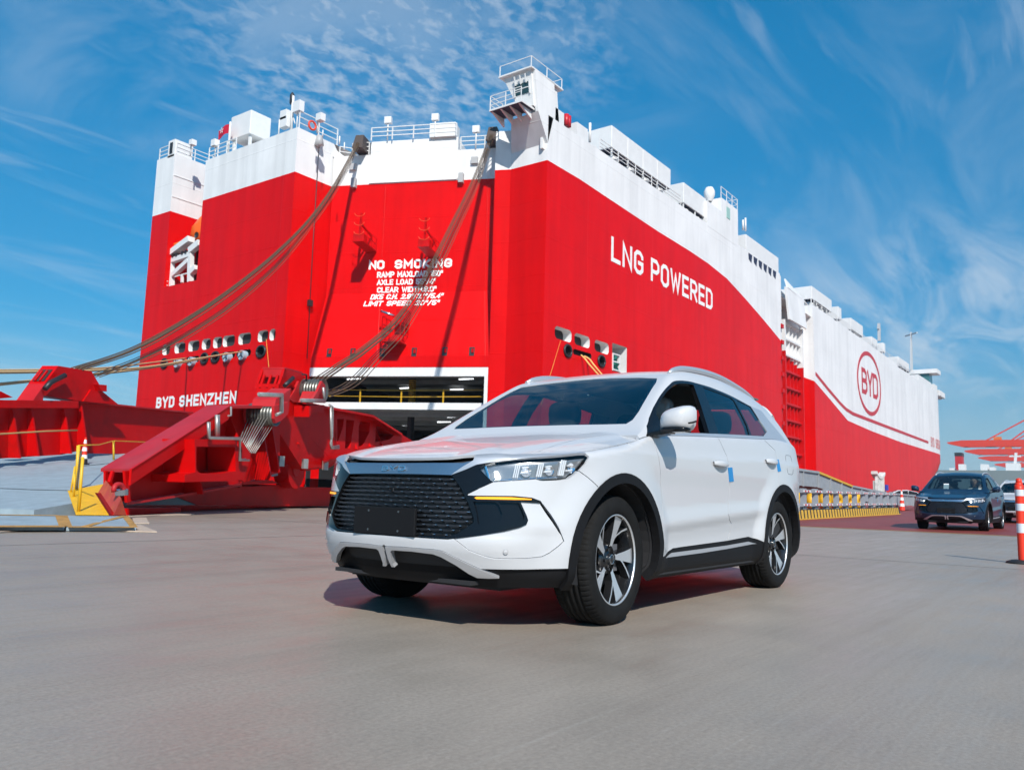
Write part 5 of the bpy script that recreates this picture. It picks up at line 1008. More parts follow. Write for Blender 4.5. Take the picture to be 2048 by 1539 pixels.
MB().hexa([PR(k7b(*q), .9) for q in ((345, 375), (400, 330), (400, 440), (332, 445))], [PR(k7b(*q), .9)-RN*.66 for q in ((345, 375), (400, 330), (400, 440), (332, 445))]).build('sheave_hood', RP2, RAMP)
rplate('bracket_box', g7((665, 440), (810, 430), (812, 500), (700, 505), (665, 545)), .35, .5, RP)
for q in ([(180, 325), (405, 330), (405, 500), (350, 525)], [(185, 335), (395, 340), (395, 490)]): pipe('hydraulic_pipe', q, 1.35, .045, k7b)
for q in ([(800, 262), (812, 395)], [(860, 430), (890, 450), (885, 730), (872, 800), (880, 845), (950, 845)], [(872, 440), (880, 830), (950, 825)], [(585, 380), (815, 385)], [(590, 392), (815, 400)]): pipe('hydraulic_pipe', q, .8, .04, k7b)
for q in ((395, 970), (625, 995), (820, 1010)): c = PR(k7b(*q), .1); MB().box(c, (.18, .1, .3)).build('grease_box', STEEL, RAMP)
# lock house on the girder
hz_ = g7((250, 90), (430, 85), (600, 130), (635, 190), (640, 290), (560, 360), (490, 275), (200, 270), (215, 190))
Hp = [PR(q, -.3) for q in hz_]
fr = [PR(k7b(*q), -.3) for q in ((430, 85), (600, 130), (635, 190), (640, 300), (560, 365), (480, 290), (370, 265))]
MB().prism(fr, -RN*.08).build('lock_house_side', RP, RAMP); MB().prism([p-RN*.7 for p in fr], -RN*.08).build('lock_house_side', RP, RAMP)
fq = [PR(k7b(*q), -.3) for q in ((430, 85), (370, 265))]; mb = MB(); mb.hexa([fq[0], fq[0]-RN*.75, fq[0]-RN*.75+[0, 0, -.25], fq[0]+[0, 0, -.25]], [p+RA*.1 for p in (fq[0], fq[0]-RN*.75, fq[0]-RN*.75+np.array([0, 0, -.25]), fq[0]+np.array([0, 0, -.25]))]); mb.build('lock_house_head', RP2, RAMP)
mb = MB(); tq = [PR(k7b(*q), -.3) for q in ((430, 83), (600, 128))]; mb.prism([tq[0], tq[1], tq[1]-RN*.75, tq[0]-RN*.75], (0, 0, .05)); mb.build('lock_house_roof', RP2, RAMP)
MB().prism([fq[1]+[0, 0, -.3], fq[1]-RN*.72+[0, 0, -.3], fq[1]-RN*.72+[0, 0, .12], fq[1]+[0, 0, .12]], RA*.1).build('lock_house_sill', RP, RAMP)
for k in range(3): a = fq[1]-RN*(.15+.22*k); MB().bar(a, a*.35+(fq[0]-RN*(.15+.22*k))*.65, .07).build('lock_bar', RP, RAMP)
pipe('hydraulic_ram', [(430, 245), (510, 170)], -.15, .07, k7b, BLKS); pipe('hydraulic_pipe', [(600, 135), (640, 140), (640, 215)], .0, .03, k7b, BLKS)
# far girder and its tower
FO = -9.2
def farp(name, pts, mat, off=FO, th=.12): P = [PR(q, off) for q in pts]; return MB().prism(P, -RN*th).build(name, mat, RAMP)
farp('far_girder_web', g3((-400, 455), (605, 466), (608, 850), (480, 880), (-400, 935)), RP)
for (x, yt, yb) in ((70, 530, 905), (215, 530, 890), (470, 530, 870), (600, 500, 845), (-120, 530, 915)):
    t_, b_ = PR(k3(x, yt), FO), PR(k3(x-8, yb), FO); MB().prism([t_, b_, b_+RN*.42, t_+RN*.12], RA*.07).build('stiffener', RP, RAMP)
A = [PR(k3(*q), FO+.3) for q in ((-400, 458), (605, 466), (605, 522), (-400, 520))]; MB().prism(A, -RN*.35).build('far_top_flange', RP, RAMP)
farp('far_girder_web', g3((622, 465), (920, 498), (1490, 555), (1490, 880), (622, 870)), RP, FO-.3)
A = [PR(k3(*q), FO) for q in ((620, 462), (1490, 552))]; MB().prism([A[0], A[1], A[1]-RN*.8, A[0]-RN*.8], (0, 0, -.06)).build('far_top_flange', RP2, RAMP)
farp('far_tower_side', g3((450, 197), (705, 240), (770, 350), (640, 470), (420, 440), (330, 425), (320, 385), (345, 335)), RP, FO+.2, .62)
farp('far_tower_side', g3((640, 470), (700, 380), (790, 395), (915, 497)), RP, FO+.25)
e0, e1 = PR(k3(450, 197), FO+.2), PR(k3(345, 335), FO+.2); fq_ = lambda u, w: e0*(1-u)+e1*u-RN*.62*w-RA*.03
MB().prism([fq_(.22, .15), fq_(.22, .85), fq_(.85, .85), fq_(.85, .15)], RA*.02).build('far_tower_recess_shade', DARK, RAMP)  # dark plate laid on the face paints the shade of a recess
for w in (.35, .65): MB().bar(fq_(.3, w)-RA*.03, fq_(.85, w)-RA*.03, .06).build('lock_bar', RP, RAMP)
e2 = PR(k3(240, 462), FO+.2); MB().prism([e1, PR(k3(330, 470), FO+.2), PR(k3(250, 470), FO+.2)], -RN*.62).build('far_tower_foot', RP2, RAMP)
MB().tube([PR(k3(*q), FO+.4) for q in ((345, 375), (390, 325), (500, 270))], .09, 8).build('hydraulic_ram', BLKS, RAMP); farp('far_box', g3((755, 340), (822, 345), (822, 395), (780, 390)), RP, FO+.4, .8)
farp('far_hood', g3((-60, 380), (10, 395), (100, 440), (-60, 455)), RP, FO-.5, .5)
# roadway of the ramp, flaps, yellow apron
deck = MB(); dkp = lambda al, off: rw(al, off, .12+max(0., al-.2)*.115)
dkz = [(-1.0, .9), (-1.0, -9.), (2., -9.), (16., -9.), (16., -.8), (2., -.7)]
deck.prism([rw(-1.6, -.9, .12), rw(-1.6, -13, .12), rw(20., -13, 2.6), rw(20., -.9, 2.6)], (0, 0, -.25)); deck.build('ramp_roadway', FLAP, RAMP)
NPA = g3
ya = [PZ(*kz4(865, 775), .42), PZ(*kz4(1320, 690), .62), PZ(*kz4(1285, 800), .45), PZ(*kz4(1440, 1088), .17), PZ(*kz4(970, 1085), .17)]
def on_deck(u, v):
    o = rw(-1.6, 0, .12); n = np.cross(rw(20, 0, 2.6)-o, rw(-1.6, -1, .12)-o); return hit(u, v, n, o)
yp = [on_deck(*kz4(*q))+np.array([0, 0, .012]) for q in ((865, 778), (1320, 692), (1285, 800), (1440, 1088), (970, 1085))]
MB().prism(yp, (0, 0, -.008)).build('yellow_apron', YLP, RAMP)
for q in ([(0, 745), (400, 762), (870, 772)], [(960, 470), (1400, 425)]):
    pts = [on_deck(*kz4(*p))+np.array([0, 0, .006]) for p in q]; mb = MB()
    for i in range(len(pts)-1): mb.bar(pts[i], pts[i+1], .05, .01)
    mb.build('deck_joint', DARK, RAMP)
# landing flaps on the quay
def flap(pts, name='landing_flap'):
    P = [PZ(*kz4(*q), z) for q, z in pts]; o = MB().prism(P, (0, 0, -.05)).build(name, FLAP, RAMP); return o, P
fo1, P1_ = flap([((-300, 1232), .07), ((825, 1232), .07), ((765, 1092), .16), ((-300, 1078), .16)]); fo2, P2_ = flap([((850, 1240), .06), ((1742, 1245), .06), ((1615, 1098), .15), ((795, 1092), .16)])
def edge_strip(pts, w2, par, nm='flap_edge_paint'):
    mb = MB()
    for i in range(len(pts)-1):
        a, b = np.asarray(pts[i]), np.asarray(pts[i+1]); d = (b-a)/np.linalg.norm(b-a); s_ = np.array([-d[1], d[0], 0])*w2/2; mb.prism([a-s_+[0, 0, .008], b-s_+[0, 0, .008], b+s_+[0, 0, .008], a+s_+[0, 0, .008]], (0, 0, -.004))
    return mb.build(nm, YED, par)
ins = lambda P, k: [np.asarray(p)+(np.mean(P, axis=0)-p)*k for p in P]
i1, i2 = ins(P1_, .03), ins(P2_, .05)
edge_strip([i1[0], i1[1]], .42, fo1); edge_strip([i1[1], i1[2]], .1, fo1); edge_strip([i2[3], i2[0]], .1, fo2); edge_strip([i2[0], i2[1]], .34, fo2); edge_strip([i2[1], i2[2]], .1, fo2); edge_strip([i2[0]*.75+i2[1]*.25+np.array([0, 0, .004]), i2[2]+np.array([0, 0, .004])], .10, fo2); edge_strip([i1[2], i1[3]], .12, fo1)
RAMPW = RAMP
# far yellow posts with chain
CH = pbr('yellow_post_paint', (.68, .40, .015), .45)
def post(name, a, b, r_, label):
    A, B = on_deck(*kz4(*a)), None; d = ray(*kz4(*b)); al = float((A-RG)@RA); of = float((A-RG)@RN); B = hit(*kz4(*b), RN, RG+RN*of)
    o = tag(MB().tube([A, B], r_, 10).build(name, CH), label, 'post', 'yellow chain posts on the ramp'); return A, B
pa = [post('chain_post', (1005, 1045), (1060, 340), .03, 'tilted yellow steel post nearest the camera on the yellow apron'), post('chain_post', (905, 795), (960, 460), .022, 'thin leaning yellow post at the left corner of the yellow apron'), post('chain_post', (975, 760), (1005, 195), .042, 'stout yellow post in front of the striped traffic cone'), post('chain_post', (945, 855), (955, 560), .022, 'short yellow post between the taller leaning ones'), post('chain_post', (1455, 380), (1455, 135), .034, 'single upright yellow post by the ramp girder tip')]
def rope(name, pts, r_, mat, label, cat, group=None): return tag(MB().tube(pts, r_, 7).build(name, mat), label, cat, group)
far_c = PR(kz4(0, 48), FO+.9)
rope('chain_line', [pa[2][1], (pa[2][1]+pa[4][1])/2-np.array([0, 0, .06]), pa[4][1], pa[4][1]+RA*6.+np.array([0, 0, .25])], .015, CH, 'thin yellow line strung between the chain posts', 'line')
rope('hand_line', [PR(kz4(-300, 62), FO+.9), far_c, PR(kz4(600, 12), FO+.9), PR(kz4(990, 0), FO+.9)], .025, pbr('tan_rope', (.45, .28, .10), .8), 'tan hand line along the far red ramp girder', 'line')
ch = MB(); A, B = pa[0][1], pa[2][0]
for k in range(34): 
    u = k/33; p = np.asarray(B)*(1-u)+np.asarray(pa[2][1]*.35+pa[0][1]*.65)*u; ch.lathe([(.02, -.012), (.032, 0), (.02, .012)], p, (1, (k % 2)*2-1, .3), 6)
tag(ch.build('hanging_chain', pbr('dull_chain', (.22, .20, .16), .5, metal=.6)), 'slack chain hanging beside the stout yellow post', 'chain')['kind'] = 'stuff'
# traffic cone on the ramp
def cone(base, h, r0, label, group=None, cat='cone', bands=4, black=True):
    root = thing('traffic_cone', label, cat, tuple(base), group); b = np.asarray(base, float)
    CR = pbr('cone_red', (.75, .035, .01), .45); CW = pbr('cone_white_band', (.82, .82, .80), .4)
    if black: MB().lathe([(0, 0), (r0*1.45, 0), (r0*1.45, .03), (r0*1.05, .05), (0, .05)], b, n=8).build('base', pbr('cone_black_rubber', (.015, .015, .016), .6), root)
    zz = np.array([.05, .22, .36, .50, .64, .78, .92, 1.])*h; cols = [pbr('cone_black_rubber', (.015, .015, .016), .6) if black else CR, CW, CR, CW, CR, CW, CR]
    for k in range(7):
        ra, rb = r0*(1-.80*zz[k]/h), r0*(1-.80*zz[k+1]/h); MB().lathe([(ra, zz[k]), (rb, zz[k+1])]+([(0, h)] if k == 6 else []), b, n=24).build('cone_band', cols[k], root)
    return root
cbse = on_deck(*kz4(1065, 440)); cz_top = PR(kz4(1065, 90), float((cbse-RG)@RN)); cone(cbse, float(cz_top[2]-cbse[2]), .30*float(cz_top[2]-cbse[2])/1.0*.5, 'red and white striped traffic cone with a black foot on the ramp')
# plywood sheets under the flaps
PLY = pbr('plywood', (.46, .36, .28), .75, noise=.15, nscale=4)
for q, lab in (([(900, 1262), (2010, 1292), (1800, 1205), (1740, 1205), (1742, 1250)], 'thin pale plywood sheet under the right landing flap nearest the camera'), ([(1690, 1115), (1870, 1115), (1912, 1183), (1720, 1183)], 'small plywood piece beside the yellow edged flap corner'), ([(-200, 1262), (380, 1262), (0, 1295), (-200, 1300)], 'plywood sheet under the left landing flap'), ([(1620, 1095), (2200, 1060), (2500, 1058), (2440, 1076), (2050, 1082), (1640, 1105)], 'long thin plywood strip along the red ramp sill')):
    tag(MB().prism([PZ(*kz4(*p), .022) for p in q], (0, 0, -.018)).build('plywood_sheet', PLY), lab, 'plywood')
# ================================================================== wires and mooring ropes
def plane_curve(S, E, pix):
    S = np.asarray(S); E = np.asarray(E); d = E-S; n = np.array([-d[1], d[0], 0.]); return [S]+[hit(*q, n, S) for q in pix]+[E]
def smooth(pts, m=8):
    P = [Vector(p) for p in pts]; out = []
    for i in range(len(P)-1):
        p0, p1, p2, p3 = P[max(i-1, 0)], P[i], P[i+1], P[min(i+2, len(P)-1)]
        for k in range(m):
            t = k/m; out.append(.5*((2*p1)+(p2-p0)*t+(2*p0-5*p1+4*p2-p3)*t*t+(3*p1-p0-3*p2+p3)*t**3))
    out.append(P[-1]); return out
WM_ = pbr('greased_wire', (.12, .078, .045), .6, metal=.1); WMD = pbr('dark_wire', (.035, .035, .04), .5, metal=.3)
def bundle(S, E, pix, n, spread, label, r_=.022, wm=None, sprE=None):
    root = thing('hoisting_wires', label, 'wires', tuple(map(float, S)), 'ramp hoisting wires'); base = smooth(plane_curve(S, E, pix)); m = len(base)
    d = Vector(E)-Vector(S); lat = Vector((-d.y, d.x, 0)).normalized()
    for k in range(n):
        o = (k-(n-1)/2)*spread; oe = (k-(n-1)/2)*(sprE or spread)
        MB().tube([p+lat*(o+(oe-o)*i/(m-1))+Vector((0, 0, (-.03 if k % 2 else .03)+.05*math.sin(k*2.1)*math.sin(math.pi*i/(m-1)))) for i, p in enumerate(base)], r_, 5, smooth=True).build('wire', wm or WM_, root)
E2a = PR(k7b(745, 205), .1); E2b = PR(k7b(790, 345), .0)
bundle(WIRE2, E2a, [(948, 360), (905, 450), (850, 560), (795, 640), (730, 698), (680, 732)], 7, .045, 'bundle of brown hoisting wires from the jamb top to the near ramp sheaves', .020, None, .07)
bundle(WIRE2+np.array([0, 0, -.4]), E2b, [(955, 365), (915, 452), (862, 562), (808, 655), (758, 710), (705, 765)], 6, .045, 'lower bundle of wires hanging just below the near hoisting wires', .018, None, .10)
E1a = PR(k3(590, 222), FO+.0); E1b = PR(k3(725, 278), FO+.0)
bundle(WIRE1, E1a, [(670, 370), (618, 442), (545, 515), (450, 590), (350, 655), (260, 702)], 6, .045, 'bundle of dark hoisting wires running to the far ramp tower', .026, WM_, .08)
bundle(WIRE1+np.array([0, 0, -.3]), E1b, [(672, 378), (625, 445), (560, 525), (470, 605), (370, 672), (280, 718)], 6, .045, 'lower bundle of dark wires running to the far ramp tower', .018, WM_, .08)
pw = MB()
root = thing('tackle_wires', 'steel tackle wires between the lower sheave block and the box frame', 'wires', tuple(PR(k7b(268, 525), .75)), None)
for k in range(7):
    a = PR(k7b(318, 525), .75)-RN*.09*k+np.array([0, 0, -.1]); b = PR(k6(1665, 690), .75)-RN*.05*k; MB().tube([a+np.array([-.25, -.1, 0]), b+np.array([-.25, -.1, 0])], .012, 6).build('wire', STEEL, root); MB().tube([a+np.array([.22, .1, 0]), b+np.array([.1, 0, 0])], .010, 6).build('wire', STEEL, root)
ROPE = pbr('tan_mooring_rope', (.62, .42, .20), .8, noise=.1, nscale=10); ROPO = pbr('orange_rope', (.75, .30, .05), .7)
def mro(name, S, E, pix, r_, label, mat=ROPE): return tag(MB().tube(smooth(plane_curve(S, E, pix)), r_, 8).build(name, mat), label, 'rope', 'mooring ropes')
def roller_pt(i): r2 = orow[i]; return np.array([XT-.2, r2[0]*.56+r2[2]*.44, (r2[1]+r2[3])/2+.1])
FARL = PR((-260, 741), FO-1.); FARL2 = PR((-260, 745), FO-.6); FARL3 = PR((-260, 792), FO-.3)
mro('mooring_rope', roller_pt(0)+np.array([0, -1.4, .05]), FARL, [(280, 728), (200, 736), (60, 740)], .055, 'upper tan mooring rope leaving the stern to the far left')
mro('mooring_rope', roller_pt(3), FARL2, [(400, 716), (300, 733), (200, 740), (40, 744)], .055, 'tan mooring rope from the rightmost stern roller passing in front of the others')
mro('mooring_rope', roller_pt(2), FARL3, [(380, 722), (280, 738), (150, 752), (0, 768)], .06, 'lowest tan mooring rope sagging behind the far ramp tower')
for (a, lab) in ((((885, 860), (955, 925), (1060, 1060), (1260, 1290)), 'orange mooring rope hanging from the starboard fairlead, left of the pair'), (((950, 880), (1060, 945), (1150, 1060), (1340, 1290)), 'orange mooring rope hanging from the starboard fairlead, right of the pair')):
    S = PY(*kS(*a[0]), YS); P = [PY(*kS(*q), YS-.35-.5*i) for i, q in enumerate(a[1:])]; e = P[-1]+(P[-1]-P[-2])*1.6; tag(MB().tube(smooth([S]+P+[e]), .07, 8).build('mooring_rope', pbr('light_orange_rope', (.80, .45, .14), .7)), lab, 'rope', 'mooring ropes')
p0, p1 = PY(*kS(445, 550), YS-.05), PY(*kS(190, 1390), YS-1.0); tag(MB().tube([p0, p1, p1+(p1-p0)*.6], .02, 6).build('heaving_line', ROPO), 'thin orange heaving line slanting down the starboard quarter', 'rope', 'heaving lines')
p0, p1 = PX(*kT(1322, 330), XT-.05), PX(*kT(1352, 655), XT-.6); tag(MB().tube([p0, p1, p1+(p1-p0)*.5], .025, 6).build('heaving_line', ROPO), 'thin orange line hanging from the stern opening above the lock house', 'rope', 'heaving lines')
# ------------------------------------------------------------------ panels cut out of the surface
def nrm(f, a, b, e=1.5e-3):
    a = np.asarray(a, float); b = np.asarray(b, float)
    du = f(a+e, b)-f(a-e, b); dv_ = f(a, b+e)-f(a, b-e); n = np.cross(du, dv_); l = np.linalg.norm(n, axis=-1, keepdims=True); return n/np.maximum(l, 1e-12)
def partition(dom, polys, grid, order):
    """constrained triangulation of a 2D domain; every triangle gets the first polygon of `order` it lies in"""
    vs = []; fs = []; names = []
    for nm, p in [('_dom', dom)]+[(n, q) for n in order for q in polys[n]]:
        q = densify(ccw(p), grid); b = len(vs); vs += [Vector((float(x[0]), float(x[1]))) for x in q]; fs.append(list(range(b, b+len(q)))); names.append(nm)
    d = np.array([[float(x), float(y)] for x, y in dom]); x0, y0 = d.min(0); x1, y1 = d.max(0)
    nx, ny = int((x1-x0)/grid), int((y1-y0)/grid)
    for i in range(1, nx):
        for j in range(1, ny): vs.append(Vector((x0+(x1-x0)*(i+(.5 if j % 2 else 0))/nx, y0+(y1-y0)*j/ny)))
    V, E_, F_, ov, oe, of = delaunay_2d_cdt(vs, [], fs, 0, 1e-6)
    V = np.array([(v.x, v.y) for v in V]); rank = {n: i for i, n in enumerate(order)}; out = {}
    for f, o in zip(F_, of):
        if 0 not in o: continue
        ns = [names[k] for k in o if k > 0]; nm = min(ns, key=lambda n: rank[n]) if ns else None
        a, b, c = (V[k] for k in f); ar = (b[0]-a[0])*(c[1]-a[1])-(b[1]-a[1])*(c[0]-a[0])
        if abs(ar) < 1e-9: continue
        out.setdefault(nm, []).append(tuple(f) if ar > 0 else (f[0], f[2], f[1]))
    return V, out
def panel_mesh(name, V, tris, fmap, depth=0., rim=.012, gap=.0016, mirror=False, both=False, seam=None, bulge=None):
    """3D panel: front skin with exact normals, edges turned in; mirror -> far side, both -> near and far in one mesh"""
    used = sorted({i for t in tris for i in t}); idx = {v: k for k, v in enumerate(used)}; P = V[used].copy()
    cnt = {}
    for t in tris:
        for a, b in ((t[0], t[1]), (t[1], t[2]), (t[2], t[0])): cnt[(a, b)] = cnt.get((a, b), 0)+1
    bd = [(a, b) for (a, b) in cnt if (b, a) not in cnt]
    if seam is not None: bd = [(a, b) for a, b in bd if not (abs(V[a][0 if seam[0] == 'a' else 1]-seam[1]) < 1e-4 and abs(V[b][0 if seam[0] == 'a' else 1]-seam[1]) < 1e-4)]
    sh = np.zeros_like(P)
    for a, b in bd:
        e = V[b]-V[a]; l = np.linalg.norm(e); n = np.array([-e[1], e[0]])/max(l, 1e-9)
        sh[idx[a]] += n; sh[idx[b]] += n
    l = np.linalg.norm(sh, axis=1); m = l > 1e-6
    if seam is not None:
        k = 0 if seam[0] == 'a' else 1; on = np.abs(P[:, k]-seam[1]) < 1e-4
        sh[on, k] = 0
    P[m] += sh[m]/l[m][:, None]*gap
    Q = fmap(P[:, 0], P[:, 1]); Nn = nrm(fmap, P[:, 0], P[:, 1])
    sgn = -1. if np.mean(Nn[:, 1]*1.0+Nn[:, 0]*.3-Nn[:, 2]*.8) > 0 else 1.
    return P, Q, Nn, idx, bd
def skin(name, V, tris, fmap, mat, parent, outward, depth=0., rim=.014, gap=.0024, side='near', seam=None, kind=None, bulge=None, rimdir=None):
    P, Q, Nn, idx, bd = panel_mesh(name, V, tris, fmap, gap=gap, seam=seam)
    s = np.sign((Nn*outward(Q)).sum(1)); s[s == 0] = 1; Nn = Nn*s[:, None]
    flip = np.mean(s) < 0
    dep = depth if not callable(depth) else depth(P)
    A = Q-Nn*np.reshape(dep, (-1, 1))
    B = A-Nn*rim
    vs = [tuple(p) for p in A]; n = len(vs); fs = []; ln = []
    for t in tris:
        f = [idx[i] for i in t]
        if flip: f = f[::-1]
        fs.append(tuple(f)); ln += [tuple(Nn[i]) for i in f]
    if rim:
        vs += [tuple(p) for p in B]
        for a, b in bd:
            i, j = idx[a], idx[b]; f = [j, i, n+i, n+j] if not flip else [i, j, n+j, n+i]
            e = np.array(vs[f[1]])-np.array(vs[f[0]]); g = np.array(vs[f[2]])-np.array(vs[f[1]]); c = np.cross(e, g); c = c/max(np.linalg.norm(c), 1e-9)
            fs.append(tuple(f)); ln += [tuple(c)]*4
    VS, FS, LN = [], [], []
    if side in ('near', 'both'): VS += vs; FS += fs; LN += ln
    if side in ('far', 'both'):
        b = len(VS); VS += [(x, -y, z) for x, y, z in vs]; k = 0
        for f in fs:
            m = len(f); FS.append(tuple(b+q for q in f[::-1])); LN += [(x, -y, z) for x, y, z in ln[k:k+m][::-1]]; k += m
    me = bpy.data.meshes.new(name); me.from_pydata(VS, [], FS); me.update()
    me.polygons.foreach_set('use_smooth', [True]*len(FS)); me.normals_split_custom_set(LN); me.update()
    o = bpy.data.objects.new(name, me); COL.objects.link(o); me.materials.append(mat); o.parent = parent
    return o
def lpart(mb, name, mat, parent, bevel=0.):      # a part given in the car's own frame
    me = mb.mesh(name); o = bpy.data.objects.new(name, me); COL.objects.link(o); me.materials.append(mat); o.parent = parent
    if bevel: md = o.modifiers.new('bevel', 'BEVEL'); md.width = bevel; md.segments = 3; md.limit_method = 'ANGLE'; md.angle_limit = rad(35)
    return o
# ---- car materials
def paint(name, col, flake=.0, rough=.32, metal=0.):
    return pbr(name, col, rough, metal=metal, coat=.55, coat_rough=.03, spec=.4)
PWH = paint('pearl_white_paint', (.53, .535, .545)); PNV = paint('navy_metallic_paint', (.008, .032, .070), metal=.3, rough=.35)
GBK = pbr('gloss_black', (.006, .006, .007), .14, spec=.3, coat=.15); SLT = pbr('dark_chrome_slat', (.30, .33, .37), .30, metal=.9); MBK = pbr('matt_black_plastic', (.008, .008, .009), .6, spec=.2, bump=.15, bscale=900, bdist=.0004)
RUB = pbr('tyre_rubber', (.010, .010, .010), .8, spec=.18, noise=.25, nscale=14, bump=.1, bscale=200, bdist=.0006); SIL = pbr('satin_silver_trim', (.58, .59, .61), .34, metal=.6); CHR = pbr('chrome', (.85, .86, .88), .07, metal=1.)
BLU = pbr('brushed_silver_sky_tint', (.36, .41, .47), .24, metal=.9)  # silver with the blue of the reflected sky put into its colour
MAC = pbr('machined_alloy', (.74, .75, .76), .33, metal=.75); ALK = pbr('black_alloy_paint', (.010, .010, .011), .22, coat=.5)
GLS = glass('windscreen_glass', (.50, .60, .62), 1., 1.75); GLD = glass('tinted_side_glass', (.48, .58, .60), 1., 1.7); LNS = glass('clear_lens', (.93, .94, .95), 1., 1.45)
AMB = pbr('amber_lens', (.75, .25, .01), .25, emit=(1., .42, .02), estr=.9)
LED = pbr('led_light_guide', (.62, .64, .66), .12, coat=1., emit=(.9, .95, 1.), estr=.08); LBM = pbr('lit_low_beam', (1, 1, 1), .2, emit=(1., .97, .85), estr=9.)
HSG = pbr('lamp_housing', (.34, .345, .35), .22, metal=.7); INT = pbr('cabin_trim', (.022, .022, .024), .7); SEAT = pbr('seat_under_plastic_film', (.21, .20, .19), .28, coat=.7, bump=.6, bscale=14, bdist=.02); SEATD = pbr('dark_seat_fabric', (.05, .05, .055), .8)
TAPE = pbr('blue_protection_tape', (.02, .22, .50), .6)
# ---- triangulated layouts of the three surfaces (shared by all cars)
def arc(sx, zc, r, z0, n=30, zmin=None):
    a0 = math.asin(np.clip((z0-zc)/r, -1, 1)); return [(sx+r*math.cos(math.pi-a0+(2*a0-math.pi)*k/n), zc+r*math.sin(math.pi-a0+(2*a0-math.pi)*k/n)) for k in range(n+1)]
SF = float(s_of_x(0.)); SR_ = float(s_of_x(2.712)); ZL = .215
SEND = SMAX
def build_layouts():
    polys = {k: [v] for k, v in PB_.items()}
    hF = arc(SF, .352, .424, ZL); hR = arc(SR_, .352, .424, ZL)
    polys['hole'] = [hF+[(hF[-1][0], ZL-.01), (hF[0][0], ZL-.01)], hR+[(hR[-1][0], ZL-.01), (hR[0][0], ZL-.01)]]
    cF = arc(SF, .352, .478, .27); cR = arc(SR_, .352, .482, .27)
    polys['arch'] = [cF+[(cF[-1][0], ZL), (cF[0][0], ZL)]]; polys['arch_rear'] = [cR+[(cR[-1][0], ZL), (cR[0][0], ZL)]]
    polys['rocker'] = [RKT+[(3.807+DS, ZL), (2.0+DS, ZL)]]
    polys['rear_valance'] = [[(SR_+.46, .36), (SR_+.75, .40), (SEND, .42), (SEND, ZL), (SR_+.45, ZL)]]
    ZT = 1.3
    def up(s): return float(ztop(s))
    polys['bumper'] = [[(0, 1.0), (.56, 1.0), (GAP1[0][0], .94), GAP1[0]]+GAP1[1:]+[(1.30, ZL), (0, ZL)]]
    polys['fender'] = [[(.56, ZT), (D1F[0][0], ZT)]+D1F+[(2.024+DS, ZL), (1.22, ZL)]+GAP1[::-1]+[(GAP1[0][0], .95)]]
    polys['front_door'] = [[(D1F[0][0], ZT), (D1R[0][0], ZT)]+D1R+[(3.149+DS, ZL), (2.024+DS, ZL)]+D1F[::-1]]
    polys['rear_door'] = [[(D1R[0][0], ZT), (D2R[0][0], ZT)]+D2R+[(4.0+DS, .5), (3.807+DS, .379), (3.807+DS, ZL), (3.149+DS, ZL)]+D1R[::-1]]
    tl = [(SEND-.75, .98), (SEND-.02, .98), (SEND-.02, .86), (SEND-.72, .90)]
    polys['tail_lamp'] = [tl]
    polys['quarter'] = [[(D2R[0][0], ZT), (SEND, ZT), (SEND, ZL), (3.807+DS, ZL), (3.807+DS, .379), (4.0+DS, .5)]+D2R[::-1]]
    ss = np.linspace(SEND, 0, 260); dom = [(0, ZL), (SEND, ZL)]+[(float(s), up(s)) for s in ss]
    order = ['hole', 'headlight', 'brow', 'amber', 'intake1', 'intake2', 'grille', 'panel', 'slit_top', 'surround', 'slit', 'pod', 'trim', 'arch', 'arch_rear', 'lower', 'strip', 'rocker', 'rear_valance', 'tail_lamp', 'bumper', 'fender', 'front_door', 'rear_door', 'quarter']
    LB = partition(dom, polys, .022, order)
    # hood: near half, from the inner edge of the band to the centre line
    ss = [s for s in np.linspace(0.0, float(s_of_x(.42)), 90)]; edge = band(np.array(ss), ztop(np.array(ss)))
    hd = [(float(x), min(float(y), 0.)) for x, y, z in edge]; hd[0] = (hd[0][0], 0.)
    domh = hd+[(.45, hd[-1][1]), (.45, 0.)]
    ph = {'cowl': [[(.395, -.9), (.395, 0), (.5, 0), (.5, -.9)]], 'hood': [[(-1.2, 0), (-1.2, -.66), (-.62, -.725)]+HGAP+[(.385, -.79), (.395, -.72), (.395, 0)]], 'fender_top': [[(-1.2, -.5), (-1.2, -1.2), (.6, -1.2), (.6, 0), (-1.2, 0)]]}
    LH = partition(domh, ph, .022, ['cowl', 'hood', 'fender_top'])
    xs = np.linspace(.27, 3.44, 120)
    domg = [(.27, 0), (3.44, 0), (3.44, 2.), (.27, 2.)]
    pg = {k: [v] for k, v in GP.items()}
    pg['roof'] = [[(.27, 2), (.27, 0), (3.44, 0), (3.44, 2)]]
    pg['spoiler_edge'] = [[(3.15, .75), (3.21, .75), (3.21, 2), (3.15, 2)]]
    LG = partition(domg, pg, .03, ['win1', 'win2', 'win3', 'belt', 'dpillar', 'dlo', 'ws', 'rearglass', 'spoiler_edge', 'roof'])
    return LB, LH, LG
(LBV, LBT), (LHV, LHT), (LGV, LGT) = build_layouts()
out_side = lambda Q: np.stack([Q[:, 0]-1.4, Q[:, 1]*2.2, (Q[:, 2]-.7)*.6], 1)
out_up = lambda Q: np.stack([0*Q[:, 0], 0*Q[:, 0], 1+0*Q[:, 0]], 1)
out_gr = lambda Q: np.stack([0*Q[:, 0], Q[:, 1], (Q[:, 2]-.9)], 1)
def on_band(s, z, d=0.):
    q = band(s, z); n = nrm(band, s, z); q1 = np.array(q)
    if n @ np.array([q1[0]-1.4, q1[1]*2.2, (q1[2]-.7)*.6]) < 0: n = -n
    return q1+n*d
